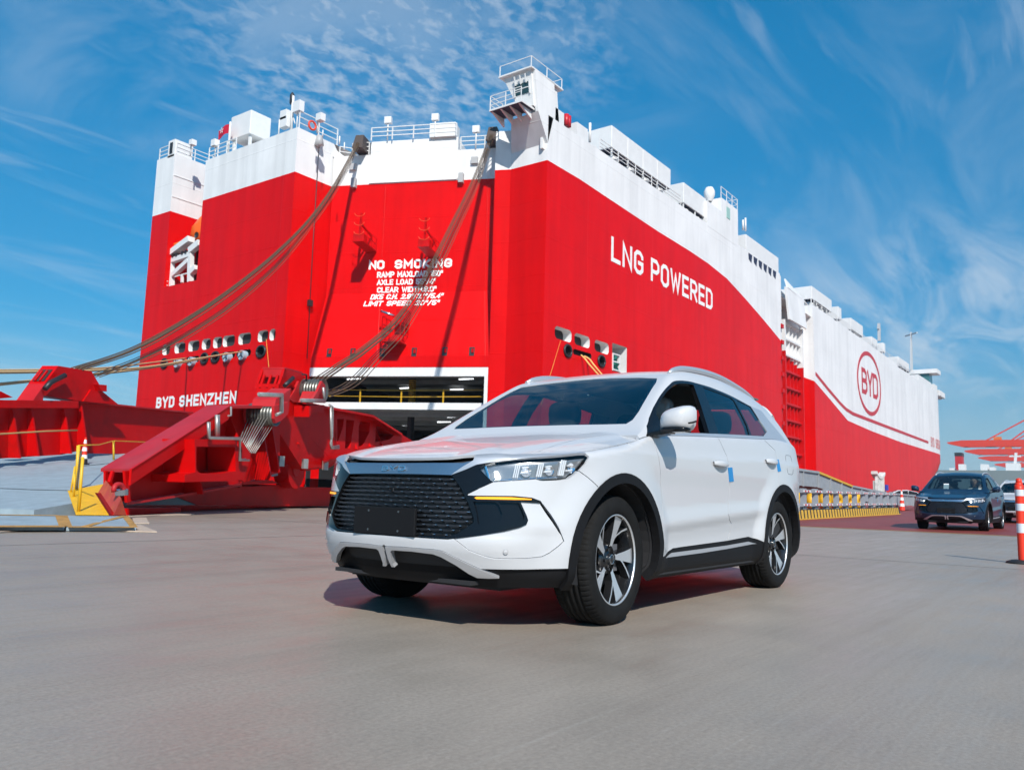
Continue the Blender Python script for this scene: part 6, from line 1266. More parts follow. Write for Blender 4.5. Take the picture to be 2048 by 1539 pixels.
# ---- wheel (shared meshes): axis along y, outer face towards -y, centre at the origin
def wheel_meshes():
    R0, WB = .3575, .235
    prof = []   # (radius, y, groove flag)
    def pp(r, y, g=0): prof.append((r, y, g))
    yo = -WB/2
    pp(.245, yo+.020); pp(.252, yo+.006); pp(.268, yo-.003); pp(.294, yo-.008); pp(.320, yo-.004); pp(.338, yo+.006, 0); pp(.347, yo+.016, 1); pp(.3535, yo+.030, 1); pp(.3562, yo+.050, 1)
    for yc in (-.052, -.018, .018, .052): pp(.357, yc-.0065); pp(.348, yc-.0055); pp(.348, yc+.0055); pp(.357, yc+.0065)
    prof2 = prof+[(r, -y, g) for r, y, g in prof[8::-1]]
    n = 72*6; vs = []; fs = []; m = len(prof2)
    for k in range(n):
        a = 2*math.pi*k/n; gr = (k % 6 == 0)
        for r, y, g in prof2:
            rr = r-(.007 if (g and gr) else 0); vs.append((rr*math.cos(a), y, rr*math.sin(a)))
    for k in range(n):
        for i in range(m-1): fs.append((k*m+i, k*m+i+1, ((k+1) % n)*m+i+1, ((k+1) % n)*m+i))
    ty = MB(); ty.add(vs, fs, True)
    barrel = MB(); barrel.lathe([(.249, yo+.016), (.245, yo+.012), (.241, yo+.018), (.237, yo+.045), (.218, yo+.09), (.218, .10), (.249, .11)], (0, 0, 0), (0, 1, 0), 64); barrel.lathe([(0, -.02), (.075, -.02), (.08, .02), (0, .02)], (0, 0, 0), (0, 1, 0), 32)
    lip = MB(); lip.lathe([(.2515, yo+.014), (.2495, yo+.0085), (.2425, yo+.0085), (.2405, yo+.016)], (0, 0, 0), (0, 1, 0), 72)
    def pt(r, a, y): return (r*math.cos(a), y, r*math.sin(a))
    def yface(r): return yo+.030+(.235-r)*.14
    broad, broadk, thin, think = MB(), MB(), MB(), MB()
    def blade(mbf, mbk, rs, a0s, a1s, th, inset=0.):
        for i in range(len(rs)-1):
            q = lambda r, a0, a1, dy: [pt(r, a0, yface(r)+dy+inset), pt(r, a1, yface(r)+dy+inset)]
            f0 = q(rs[i], a0s[i], a1s[i], 0); f1 = q(rs[i+1], a0s[i+1], a1s[i+1], 0)
            mbf.add([f0[0], f0[1], f1[1], f1[0]], [(0, 1, 2, 3)])
            w = .010
            b0 = [pt(rs[i], a0s[i]-w/rs[i], yface(rs[i])+th), pt(rs[i], a1s[i]+w/rs[i], yface(rs[i])+th)]; b1 = [pt(rs[i+1], a0s[i+1]-w/rs[i+1], yface(rs[i+1])+th), pt(rs[i+1], a1s[i+1]+w/rs[i+1], yface(rs[i+1])+th)]
            mbk.add([f0[0], f1[0], b1[0], b0[0]], [(0, 1, 2, 3)]); mbk.add([f0[1], f1[1], b1[1], b0[1]], [(0, 1, 2, 3)]); mbk.add([b0[0], b0[1], b1[1], b1[0]], [(0, 1, 2, 3)])
    R_ = rad
    blade(broad, broadk, [.075, .11, .16, .205, .242], [R_(-9), R_(-10), R_(-11), R_(-11.5), R_(-12)], [R_(11), R_(10), R_(8.5), R_(8.5), R_(9)], .045)
    blade(thin, think, [.070, .10, .145, .19, .242], [R_(8), R_(-2), R_(-15), R_(-25), R_(-34.5)], [R_(17), R_(5.5), R_(-10.5), R_(-21.5), R_(-31)], .04)
    cap = MB(); cap.lathe([(0, yo+.036), (.026, yo+.036), (.029, yo+.040), (.031, yo+.055), (.034, yo+.058), (.078, yo+.060), (.085, yo+.08)], (0, 0, 0), (0, 1, 0), 40)
    ring = MB(); ring.lathe([(.0235, yo+.0355), (.0255, yo+.0345), (.0275, yo+.0355)], (0, 0, 0), (0, 1, 0), 40)
    nut = MB()
    for k in range(5): a = R_(72*k+36); nut.cyl(pt(.056, a, yo+.058), pt(.056, a, yo+.046), .0095, 6)
    disc = MB(); disc.lathe([(.06, .0), (.162, .0), (.162, .012), (.06, .012)], (0, 0, 0), (0, 1, 0), 48, closed=True)
    cal = MB(); cal.aabb((.085, -.03, -.075), (.165, .05, .075))
    return dict(tyre=(ty, RUB), rim=(barrel, ALK), lip=(lip, MAC), broad=(broad, MAC), broadk=(broadk, ALK), thin=(thin, MAC), think=(think, ALK), cap=(cap, ALK), ring=(ring, CHR), nut=(nut, ALK), disc=(disc, pbr('brake_steel', (.35, .35, .36), .3, metal=.9)), cal=(cal, pbr('caliper_grey', (.12, .12, .13), .5)))
WM = {}
def wheel(parent, loc, flip, steer=0., spin=0.):
    if not WM:
        for k, (mb, mt) in wheel_meshes().items():
            me = mb.mesh('wheel_'+k); me.materials.append(mt); WM[k] = me
    def ob(n, me, par): o = bpy.data.objects.new(n, me); COL.objects.link(o); o.parent = par; return o
    w = ob('wheel', WM['rim'], parent); w.location = loc; w.rotation_euler = (0, 0, (math.pi if flip else 0)+steer)
    ob('tyre', WM['tyre'], w)
    for nm in ('lip', 'cap', 'ring', 'nut'):
        o = ob({'lip': 'rim_lip', 'cap': 'hub_cap', 'ring': 'cap_ring', 'nut': 'wheel_nuts'}[nm], WM[nm], w); o.rotation_euler = (0, -spin, 0)
        if nm == 'nut': o['kind'] = 'stuff'
    for k in range(5):
        for key, nm in (('broad', 'spoke_face'), ('broadk', 'spoke'), ('thin', 'spoke_face'), ('think', 'spoke')):
            o = ob(nm, WM[key], w); o.rotation_euler = (0, -(spin+rad(72)*k), 0)
    ob('brake_disc', WM['disc'], w); ob('brake_caliper', WM['cal'], w)
    return w
def ellipsoid(mb, c, r, n=16, m=10, ex=1.):
    vs = []; fs = []
    sg = lambda v: math.copysign(abs(v)**ex, v)
    for j in range(m+1):
        b = -math.pi/2+math.pi*j/m
        for k in range(n):
            a = 2*math.pi*k/n; vs.append((c[0]+r[0]*sg(math.cos(b))*sg(math.cos(a)), c[1]+r[1]*sg(math.cos(b))*sg(math.sin(a)), c[2]+r[2]*sg(math.sin(b))))
    for j in range(m):
        for k in range(n): fs.append((j*n+k, j*n+(k+1) % n, (j+1)*n+(k+1) % n, (j+1)*n+k))
    return mb.add(vs, fs, True)
def mirror_y(o, name=None):
    me = o.data.copy(); me.transform(Matrix.Diagonal((1, -1, 1, 1))); me.flip_normals(); n = bpy.data.objects.new(name or o.name.split('.')[0], me); COL.objects.link(n); n.parent = o.parent
    for m in o.modifiers:
        k = n.modifiers.new(m.name, m.type)
        if m.type == 'BEVEL': k.width, k.segments, k.limit_method, k.angle_limit = m.width, m.segments, m.limit_method, m.angle_limit
    return n
def make_suv(root, pm, far_mirror=True, window_open=True, steer=0., badge=True):
    T = LBT; sB = ('a', 0.)
    def bs(nm, key, mat, side, **kw): return skin(nm, LBV, T[key], band, mat, kw.pop('parent', root), out_side, side=side, seam=sB, **kw)
    bump = bs('front_bumper', 'bumper', pm, 'both', rim=.03)
    for sd in ('near', 'far'):
        bs('fender', 'fender', pm, sd); bs('door', 'front_door', pm, sd); bs('door', 'rear_door', pm, sd); bs('quarter_panel', 'quarter', pm, sd)
        hl = bs('headlight', 'headlight', HSG, sd, depth=.034, rim=.0)
        bs('lens', 'headlight', LNS, sd, parent=hl, rim=.0, gap=.001)
        bs('headlight_brow', 'brow', SIL, sd, gap=.0006, depth=-.002)
        bs('turn_signal', 'amber', AMB, sd, gap=0., depth=-.004, rim=.01)
        bs('bumper_pod', 'pod', pm, sd, depth=.009, gap=.0002, rim=.0); bs('air_curtain_slot', 'slit', GBK, sd, depth=.03, rim=0.)
        bs('side_intake', 'intake1', GBK, sd, depth=.018, rim=0., gap=0); bs('side_intake', 'intake2', GBK, sd, depth=.018, rim=0., gap=0)
        bs('arch_cladding', 'arch', MBK, sd, depth=-.006, rim=.05, gap=0); bs('arch_cladding', 'arch_rear', MBK, sd, depth=-.006, rim=.05, gap=0)
        bs('sill_cladding', 'rocker', MBK, sd, gap=0, rim=.04); bs('sill_strip', 'strip', SIL, sd, depth=-.003, gap=0)
        bs('tail_lamp', 'tail_lamp', pbr('tail_lamp_red', (.25, .005, .008), .15, coat=1.), sd)
    bs('grille_surround', 'surround', GBK, 'both', gap=.0004, rim=.05)
    bs('front_name_panel', 'panel', BLU, 'both', gap=.0004); bs('hood_shadow_gap', 'slit_top', DARK, 'both', depth=.03, rim=0.)
    bs('skid_trim', 'trim', SIL, 'both', depth=-.006, gap=0, rim=.03); bs('lower_valance', 'lower', MBK, 'both', depth=lambda P: .016+.05*sstep(.60, .40, P[:, 0])*sstep(.24, .29, P[:, 1])*sstep(.415, .385, P[:, 1]), gap=0, rim=.02)
    bs('rear_valance', 'rear_valance', MBK, 'both', gap=0)
    # grille: backing and staggered slats
    gb = bs('grille', 'grille', BLKS, 'both', depth=.05, rim=0., gap=0)
    gx = lambda z: np.interp(z, [.476, .491, .54, .556, .579, .648, .726, .784], [.392, .44, .525, .537, .535, .50, .45, .394])
    nrow = 13
    for r_ in range(nrow):
        z = .768-r_*(.768-.487)/(nrow-1); sm = float(gx(z))-.006; mb = MB(); pitch = .072; h = .0035+.0012*(r_/nrow)
        ph = .5 if r_ % 2 else 0.
        for sg in (1, -1):
            S_ = np.linspace(0, sm, 26); 
            f = [on_band(s, z+h*.5, -.012) for s in S_]; g = [on_band(s, z-h*.5, -.012) for s in S_]; bkk = [on_band(s, z, -.04) for s in S_]
            V_ = [(p[0], p[1]*sg, p[2]) for p in f+g+bkk]; n = len(S_)
            mb.add(V_, [(i, i+1, n+i+1, n+i) for i in range(n-1)]+[(i, i+1, 2*n+i+1, 2*n+i) for i in range(n-1)]+[(n+i, n+i+1, 2*n+i+1, 2*n+i) for i in range(n-1)])
            k = 0
            while True:
                sc = (k+ph)*pitch
                if sc-.02 > sm: break
                w = .027+.004*(sc/.5); a, b = max(sc-w, 0 if (k+ph) > 0 else -w), min(sc+w, sm); hh = .0058+.002*(1-abs(z-.6)/.3)
                if b-a > .008 and not (sg < 0 and sc == 0):
                    pts = [(a, z+.002), (b, z+.002), (b-.006, z-hh), (a+.006, z-hh)]
                    F_ = [on_band(abs(s), zz_, -.004 if zz_ > z else -.016) for s, zz_ in pts]; sn = [1 if s >= 0 else -1 for s, _ in pts]
                    Bk = [on_band(abs(s), zz_, -.036) for s, zz_ in pts]
                    q = lambda L_: [(p[0], p[1]*sg*e, p[2]) for p, e in zip(L_, sn)]
                    mb.hexa(q(F_), q(Bk))
                k += 1
        lpart(mb, 'grille_slat', SLT, gb)
    # number plate carrier with its four screws
    pl = MB(); pl.aabb((-.936, -.225, .468), (-.918, .225, .611)); plate = lpart(pl, 'plate_carrier', MBK, root, .003)
    for y in (-.11, .11):
        for z in (.49, .59): lpart(MB().cyl((-.940, y, z), (-.934, y, z), .006, 10), 'plate_screw', pbr('screw_steel', (.3, .3, .3), .35, metal=1.), plate)
    lpart(MB().lathe([(0, .0), (.010, .0), (.012, -.006), (.012, .02)], tuple(on_band(.012, .705, -.002)*np.array([1, 0, 1])), (1, 0, 0), 16), 'front_camera', GBK, root)
    if badge:
        def mp_(x, z, d): q = on_band(abs(x), z, .002+d); return (q[0], q[1]*(1 if x > 0 else -1) if True else 0, q[2])
        P, w = strokes('BYD', .22); wdt = .17; P = [[((px/w-.5)*wdt, .808+py*.022) for px, py in s_] for s_ in P]
        em = stroke_mesh(P, .0045, mp_, .004); lpart(em, 'nose_emblem', CHR, root)
    # headlight internals: three light blades, rails and the lit lens
    for sg in (1, -1):
        def hp(s, z, d): q = on_band(s-.010-.008*(s-.6), z, d); return (q[0], q[1]*sg, q[2])
        def slab(pts, d0, d1, nm, mat): return lpart(MB().hexa([hp(s, z, d0) for s, z in pts], [hp(s, z, d1) for s, z in pts]), nm, mat, root, .002)
        for (a, b, z0, z1, tl) in ((.752, .782, .781, .848, .014), (.882, .915, .789, .862, .015), (1.012, 1.050, .798, .886, .016)):
            for j in range(3):
                aa = a+(b-a)*(j*.36); bb = aa+(b-a)*.26; slab([(aa, z0), (bb, z0), (bb+tl, z1), (aa+tl, z1)], -.030, -.010-.003*j, 'light_blade', LED)
            hp_ = hp(b+.045, (z0+z1)/2-.004, -.031); lpart(MB().lathe([(.004, .0), (.016, .004), (.024, .014), (.026, .016)], hp_, tuple(np.array(hp(b+.045, (z0+z1)/2, 0.))-np.array(hp_)), 16), 'reflector', CHR, root)
            slab([(b+.012, z0+.022), (b+.055, z0+.026), (b+.058, z0+.036), (b+.016, z0+.032)], -.030, -.016, 'light_rail', LED); slab([(b+.020, z0+.050), (b+.058, z0+.053), (b+.060, z0+.060), (b+.023, z0+.057)], -.030, -.016, 'light_rail', LED)
        slab([(.655, .780), (.685, .782), (.668, .815), (.648, .812)], -.030, -.018, 'low_beam', LBM)
        slab([(.59, .838), (.62, .772), (.628, .774), (.604, .842)], -.028, -.012, 'light_frame', CHR)
        slab([(.65, .764), (.90, .781), (1.01, .785), (1.01, .791), (.90, .788), (.65, .770)], -.028, -.014, 'light_frame', CHR)
    # hood and fender tops
    hd = skin('hood', LHV, LHT['hood'], hoodp, pm, root, out_up, side='both', seam=('b', 0.), rim=.014)
    for sd in ('near', 'far'): skin('fender_top', LHV, LHT['fender_top'], hoodp, pm, root, out_up, side=sd, seam=('b', 0.), gap=.001)
    skin('cowl', LHV, LHT['cowl'], hoodp, MBK, root, out_up, side='both', seam=('b', 0.), depth=.02, gap=0)
    # greenhouse
    G = LGT
    def gs(nm, key, mat, side, **kw): return skin(nm, LGV, G[key], green, mat, kw.pop('parent', root), out_gr, side=side, seam=('b', 2.), **kw)
    gs('roof', 'roof', pm, 'both', rim=.02, gap=0); gs('windscreen', 'ws', GLS, 'both', rim=0, depth=.004, gap=.0); gs('rear_spoiler', 'spoiler_edge', pm, 'both', depth=-.012, gap=0)
    gs('rear_window', 'rearglass', GLD, 'both', rim=0, depth=.004)
    for sd in ('near', 'far'):
        gs('window_frame', 'dlo', GBK, sd, rim=.03, gap=0, depth=.001); gs('belt_trim', 'belt', SIL, sd, gap=0, depth=-.001); gs('rear_pillar_trim', 'dpillar', SIL, sd, gap=.0005)
        if not (window_open and sd == 'near'): gs('window', 'win1', GLD, sd, rim=0, depth=.008)
        gs('window', 'win2', GLD, sd, rim=0, depth=.006); gs('window', 'win3', GLD, sd, rim=0, depth=.005)
    # windscreen's black edge band
    eb = MB(); W_ = GP['ws'][:]; c0 = np.array([.8, 1.6])
    Wd = densify(W_, .03); Wd = [p for p in Wd]
    for sg in (1, -1):
        for i in range(len(Wd)-1):
            a, b = Wd[i], Wd[i+1]
            if a[1] > 1.995 and b[1] > 1.995: continue
            def inn(p): return (p[0]+(.8-p[0])*.055, min(2., p[1]+(1.9-p[1])*.035+.004))
            q = [green(a[0], a[1]), green(b[0], b[1]), green(*inn(b)), green(*inn(a))]; eb.add([(p[0], p[1]*sg, p[2]-.0055) for p in q], [(0, 1, 2, 3)])
    lpart(eb, 'windscreen_band', GBK, root)
    # inner liner, wheel wells, floor
    tr = [t for k, v in T.items() if k not in ('hole', None) for t in v]
    skin('inner_shell', LBV, tr, band, DARK, root, out_side, side='both', depth=.062, rim=0., gap=0)
    for ax in (0., 2.712):
        for sg in (-1, 1):
            lin = MB(); n = 24; vs = []
            for k in range(n+1):
                a = math.pi*(k/n)*1.16-.25
                for y in (.895, .50): vs.append((ax+.428*math.cos(a), sg*y, .352+.428*math.sin(a)))
            lin.add(vs, [(2*k, 2*k+1, 2*k+3, 2*k+2) for k in range(n)])
            lin.add([(ax+.42*math.cos(math.pi*k/20), sg*.50, .30+.46*math.sin(math.pi*k/20)) for k in range(21)], [tuple(range(21))])
            lpart(lin, 'wheel_well', DARK, root)
    fl = MB(); fl.aabb((-.80, -.50, .235), (3.5, .50, .255)); fl.aabb((.5, -.88, .235), (2.2, .88, .255)); fl.aabb((-.62, -.55, .20), (-.40, .55, .235)); lpart(fl, 'floor_pan', DARK, root)
    # cabin
    cb = MB(); cb.aabb((.42, -.80, .60), (.86, .80, 1.07)); cb.hexa([(.45, -.78, 1.07), (.45, .78, 1.07), (.82, .74, 1.11), (.82, -.74, 1.11)], [(.45, -.78, .9), (.45, .78, .9), (.82, .74, .9), (.82, -.74, .9)]); lpart(cb, 'dashboard', INT, root, .02)
    fl2 = MB(); fl2.aabb((.4, -.82, .30), (3.3, .82, .34)); fl2.aabb((.86, -.16, .34), (1.9, .16, .66)); fl2.aabb((3.0, -.8, .34), (3.3, .8, 1.1)); lpart(fl2, 'cabin_floor', INT, root)
    for sg in (1, -1):
        for nm, x0 in (('front', 1.02), ('rear', 2.15)):
            y = sg*.40; st = MB(); sm_ = SEAT if (sg < 0 and nm == 'front') else SEATD
            ellipsoid(st, (x0+.02, y, .56), (.30, .26, .10), 16, 8, .6); s_ = lpart(st, 'seat', sm_, root)
            bk_ = MB(); ellipsoid(bk_, (0, 0, 0), (.085, .255, .36), 16, 10, .62); me = bk_.mesh('seat_back'); me.transform(Matrix.Translation((x0+.33, y, .92)) @ Matrix.Rotation(rad(14), 4, 'Y')); o = bpy.data.objects.new('seat_back', me); COL.objects.link(o); me.materials.append(sm_); o.parent = s_
            h = MB(); ellipsoid(h, (x0+.435, y, 1.34), (.06, .145, .105), 14, 8, .6); lpart(h, 'headrest', sm_, s_)
    sw = MB(); c = Vector((.80, -.40, 1.00)); ax = Vector((1, 0, -.42)).normalized(); u1 = Vector((0, 1, 0)); u2 = ax.cross(u1)
    sw.tube([c+(u1*math.cos(2*math.pi*k/28)+u2*math.sin(2*math.pi*k/28))*.18 for k in range(29)], .016, 8, False); sw.bar(c+u1*.17, c-u1*.17, .03, .05); sw.bar(c, c+u2*.17, .03, .05); lpart(sw, 'steering_wheel', INT, root)
    # inner door trim seen through the glass
    for sg in (1, -1):
        dt = MB(); dt.aabb((.5, sg*.80, .40), (3.0, sg*.84, 1.08)); lpart(dt, 'door_trim', INT, root)
    hl_ = MB(); hl_.aabb((1.3, -.60, 1.585), (3.1, .60, 1.60)); lpart(hl_, 'headliner', pbr('headliner_grey', (.10, .10, .10), .9), root)
    rv = MB(); ellipsoid(rv, (.98, 0, 1.41), (.02, .12, .035), 12, 8, .6); lpart(rv, 'inner_mirror', GBK, root)
    # door mirrors
    mi = MB(); nx_, ny_ = 18, 12
    vs = []; fs = []
    for j in range(ny_+1):
        v_ = j/ny_
        for k in range(nx_):
            a = 2*math.pi*k/nx_; ca, sa = math.cos(a), math.sin(a); e = .62
            cy = math.copysign(abs(ca)**e, ca); cz = math.copysign(abs(sa)**e, sa)
            sc = math.sqrt(max(0, 1-(1-v_)**2.4)) if v_ < 1 else 1.
            vs.append((.335+.135*v_, -1.052+cy*.108*sc-.006*cz*sc, 1.166+cz*.074*sc*(1.06-.12*cy)-.010*cy*sc))
    for j in range(ny_):
        for k in range(nx_): fs.append((j*nx_+k, j*nx_+(k+1) % nx_, (j+1)*nx_+(k+1) % nx_, (j+1)*nx_+k))
    mi.add(vs, fs, True); dm = lpart(mi, 'door_mirror', pm, root)
    mg = MB(); mg.add([vs[ny_*nx_+k] for k in range(nx_)], [tuple(range(nx_))]); lpart(mg, 'mirror_glass', GBK, dm)
    ma = MB(); ma.hexa([(.36, -.885, 1.085), (.50, -.885, 1.09), (.50, -.885, 1.062), (.36, -.885, 1.060)], [(.37, -1.03, 1.112), (.46, -1.03, 1.112), (.46, -1.03, 1.082), (.37, -1.03, 1.080)]); ma.aabb((.352, -1.13, 1.086), (.462, -.98, 1.100)); lpart(ma, 'mirror_arm', GBK, dm, .006)
    ts = MB(); ts.tube([(.345, -1.165, 1.135), (.385, -1.174, 1.142), (.43, -1.172, 1.152)], .006, 6); lpart(ts, 'mirror_signal', MBK, dm); ml = MB(); ellipsoid(ml, (.405, -1.052, 1.104), (.060, .094, .018), 16, 8, .7); lpart(ml, 'mirror_shell', GBK, dm)
    for o_ in ((dm,) if far_mirror else ()):
        d2 = mirror_y(o_)
        for ch in list(o_.children): c2 = mirror_y(ch); c2.parent = d2
    # roof rails
    for sg in (1, -1):
        r_ = MB(); X_ = np.linspace(1.22, 3.02, 26); h = lambda t: .008+.026*math.sin(math.pi*min(1, max(0, t)))**.35
        pts = []
        for i, x in enumerate(X_):
            t_ = i/25; q = green(x, 1.06); pts.append((x, q[1]*sg*.985, q[2]+h(t_)-.006))
        r_.tube(pts, [.014+.010*math.sin(math.pi*i/25)**.4 for i in range(26)], 8); lpart(r_, 'roof_rail', SIL, root)
    # door handles, tape, parking sensors, fuel flap outline
    for sg in (1, -1):
        for (s0, s1, z) in ((2.82+DS, 3.07+DS, .945), (3.87+DS, 4.12+DS, 1.008)):
            hb = MB(); n = 14; rows_ = []
            for i in range(n+1):
                t_ = i/n; s = s0+(s1-s0)*t_; w_ = .021*math.sin(math.pi*min(1, .12+t_*.80))**.6; d = .006+.030*math.sin(math.pi*t_)**.6
                rows_.append([on_band(s, z+w_*math.sin(a), (d if abs(a) < 1.7 else d-.014)+.006*math.cos(a)) for a in np.linspace(-math.pi, math.pi, 9)[:-1]])
            hb.add([(p[0], p[1]*sg, p[2]) for r2 in rows_ for p in r2], [(i*8+k, i*8+(k+1) % 8, (i+1)*8+(k+1) % 8, (i+1)*8+k) for i in range(n) for k in range(8)], True); lpart(hb, 'door_handle', pm, root)
            cu = MB(); cu.add([(lambda q: (q[0], q[1]*sg, q[2]))(on_band((s0+s1)/2+.085*math.cos(a), z-.008+.034*math.sin(a), .0015)) for a in np.linspace(0, 2*math.pi, 24)[:-1]], [tuple(range(23))]); lpart(cu, 'handle_cup', pbr('handle_cup_shade', (.55, .55, .56), .4), root)
        for (q, nm) in (([(3.084+DS, .924), (3.165+DS, .930), (3.205+DS, .832), (3.125+DS, .826)], 'tape'), ([(4.12+DS, 1.03), (4.20+DS, 1.036), (4.225+DS, .944), (4.15+DS, .934)], 'tape')):
            tp_ = MB(); tp_.hexa([(lambda p: (p[0], p[1]*sg, p[2]))(on_band(s, z, .001)) for s, z in q], [(lambda p: (p[0], p[1]*sg, p[2]))(on_band(s, z, .004)) for s, z in q]); lpart(tp_, 'protection_tape', TAPE, root)
        for s, z in ((.714, .410),):
            c = on_band(s, z, -.006 if s > .5 else .001); n_ = nrm(band, s, z); 
            if n_ @ np.array([-1, -.5, 0]) < 0: n_ = -n_
            ss = MB(); ss.lathe([(0, .0025), (.009, .0025), (.0105, .0015)], c*np.array([1, sg, 1]), n_*np.array([1, sg, 1]), 16); lpart(ss, 'parking_sensor', pm, root); rg = MB(); rg.lathe([(.0105, .001), (.0125, .0035), (.0135, .001)], c*np.array([1, sg, 1]), n_*np.array([1, sg, 1]), 16); lpart(rg, 'sensor_ring', pbr('sensor_grey', (.4, .4, .41), .4), root)
    fo = rrect(4.40+DS, .925, 4.58+DS, 1.085, .04, 5); ff = MB()
    for i in range(len(fo)):
        a, b = fo[i], fo[(i+1) % len(fo)]; ff.tube([on_band(*a, .0), on_band(*b, .0)], .0016, 5)
    lpart(ff, 'fuel_flap_gap', MBK, root)
    for x, sg, st_ in ((0., -1, steer), (0., 1, steer), (2.712, -1, 0.), (2.712, 1, 0.)): wheel(root, (x, sg*.7775, .353), sg > 0, st_, rad(4 if x == 0 else 20))
    return root
CARX, CARY = 4.118, 3.163
CAR = thing('suv_car', 'white family suv with a black grille and blank plate in the foreground', 'car', (CARX, CARY, 0.))
make_suv(CAR, PWH, far_mirror=False, steer=rad(2.5))
# ================================================================== things on the right
CAR2 = thing('suv_car', 'navy blue suv driving towards the camera on the red lane', 'car', (26.6, 3.86, gz(26.6)))
make_suv(CAR2, PNV, far_mirror=True, window_open=True, steer=rad(4)); CAR2.rotation_euler = (0, 0, rad(-1.5))
def recolour(root, old, new):
    for ch in root.children_recursive:
        if ch.type == 'MESH' and ch.data.materials and ch.data.materials[0] == old:
            ch.material_slots[0].link = 'OBJECT'; ch.material_slots[0].material = new
d3 = ray(2036, 1000); d3 = d3/np.hypot(d3[0], d3[1]); p3_ = d3*37.5
CAR3 = dup(CAR2); CAR3.location = (p3_[0], p3_[1], gz(p3_[0])); CAR3.rotation_euler = (0, 0, rad(-3)); recolour(CAR3, PNV, PWH)
tag(CAR3, 'white suv following right behind the navy suv at the right edge', 'car')
PAP = pbr('white_paper', (.75, .75, .74), .8)
pc = tag(MB().prism([(.60, .30, 1.155), (.60, .16, 1.155), (.70, .16, 1.315), (.70, .30, 1.315)], (.006, 0, 0)).build('paper_notice', PAP), 'white sheet of paper behind the windscreen of the navy suv', 'paper')
pc.location = CAR2.location
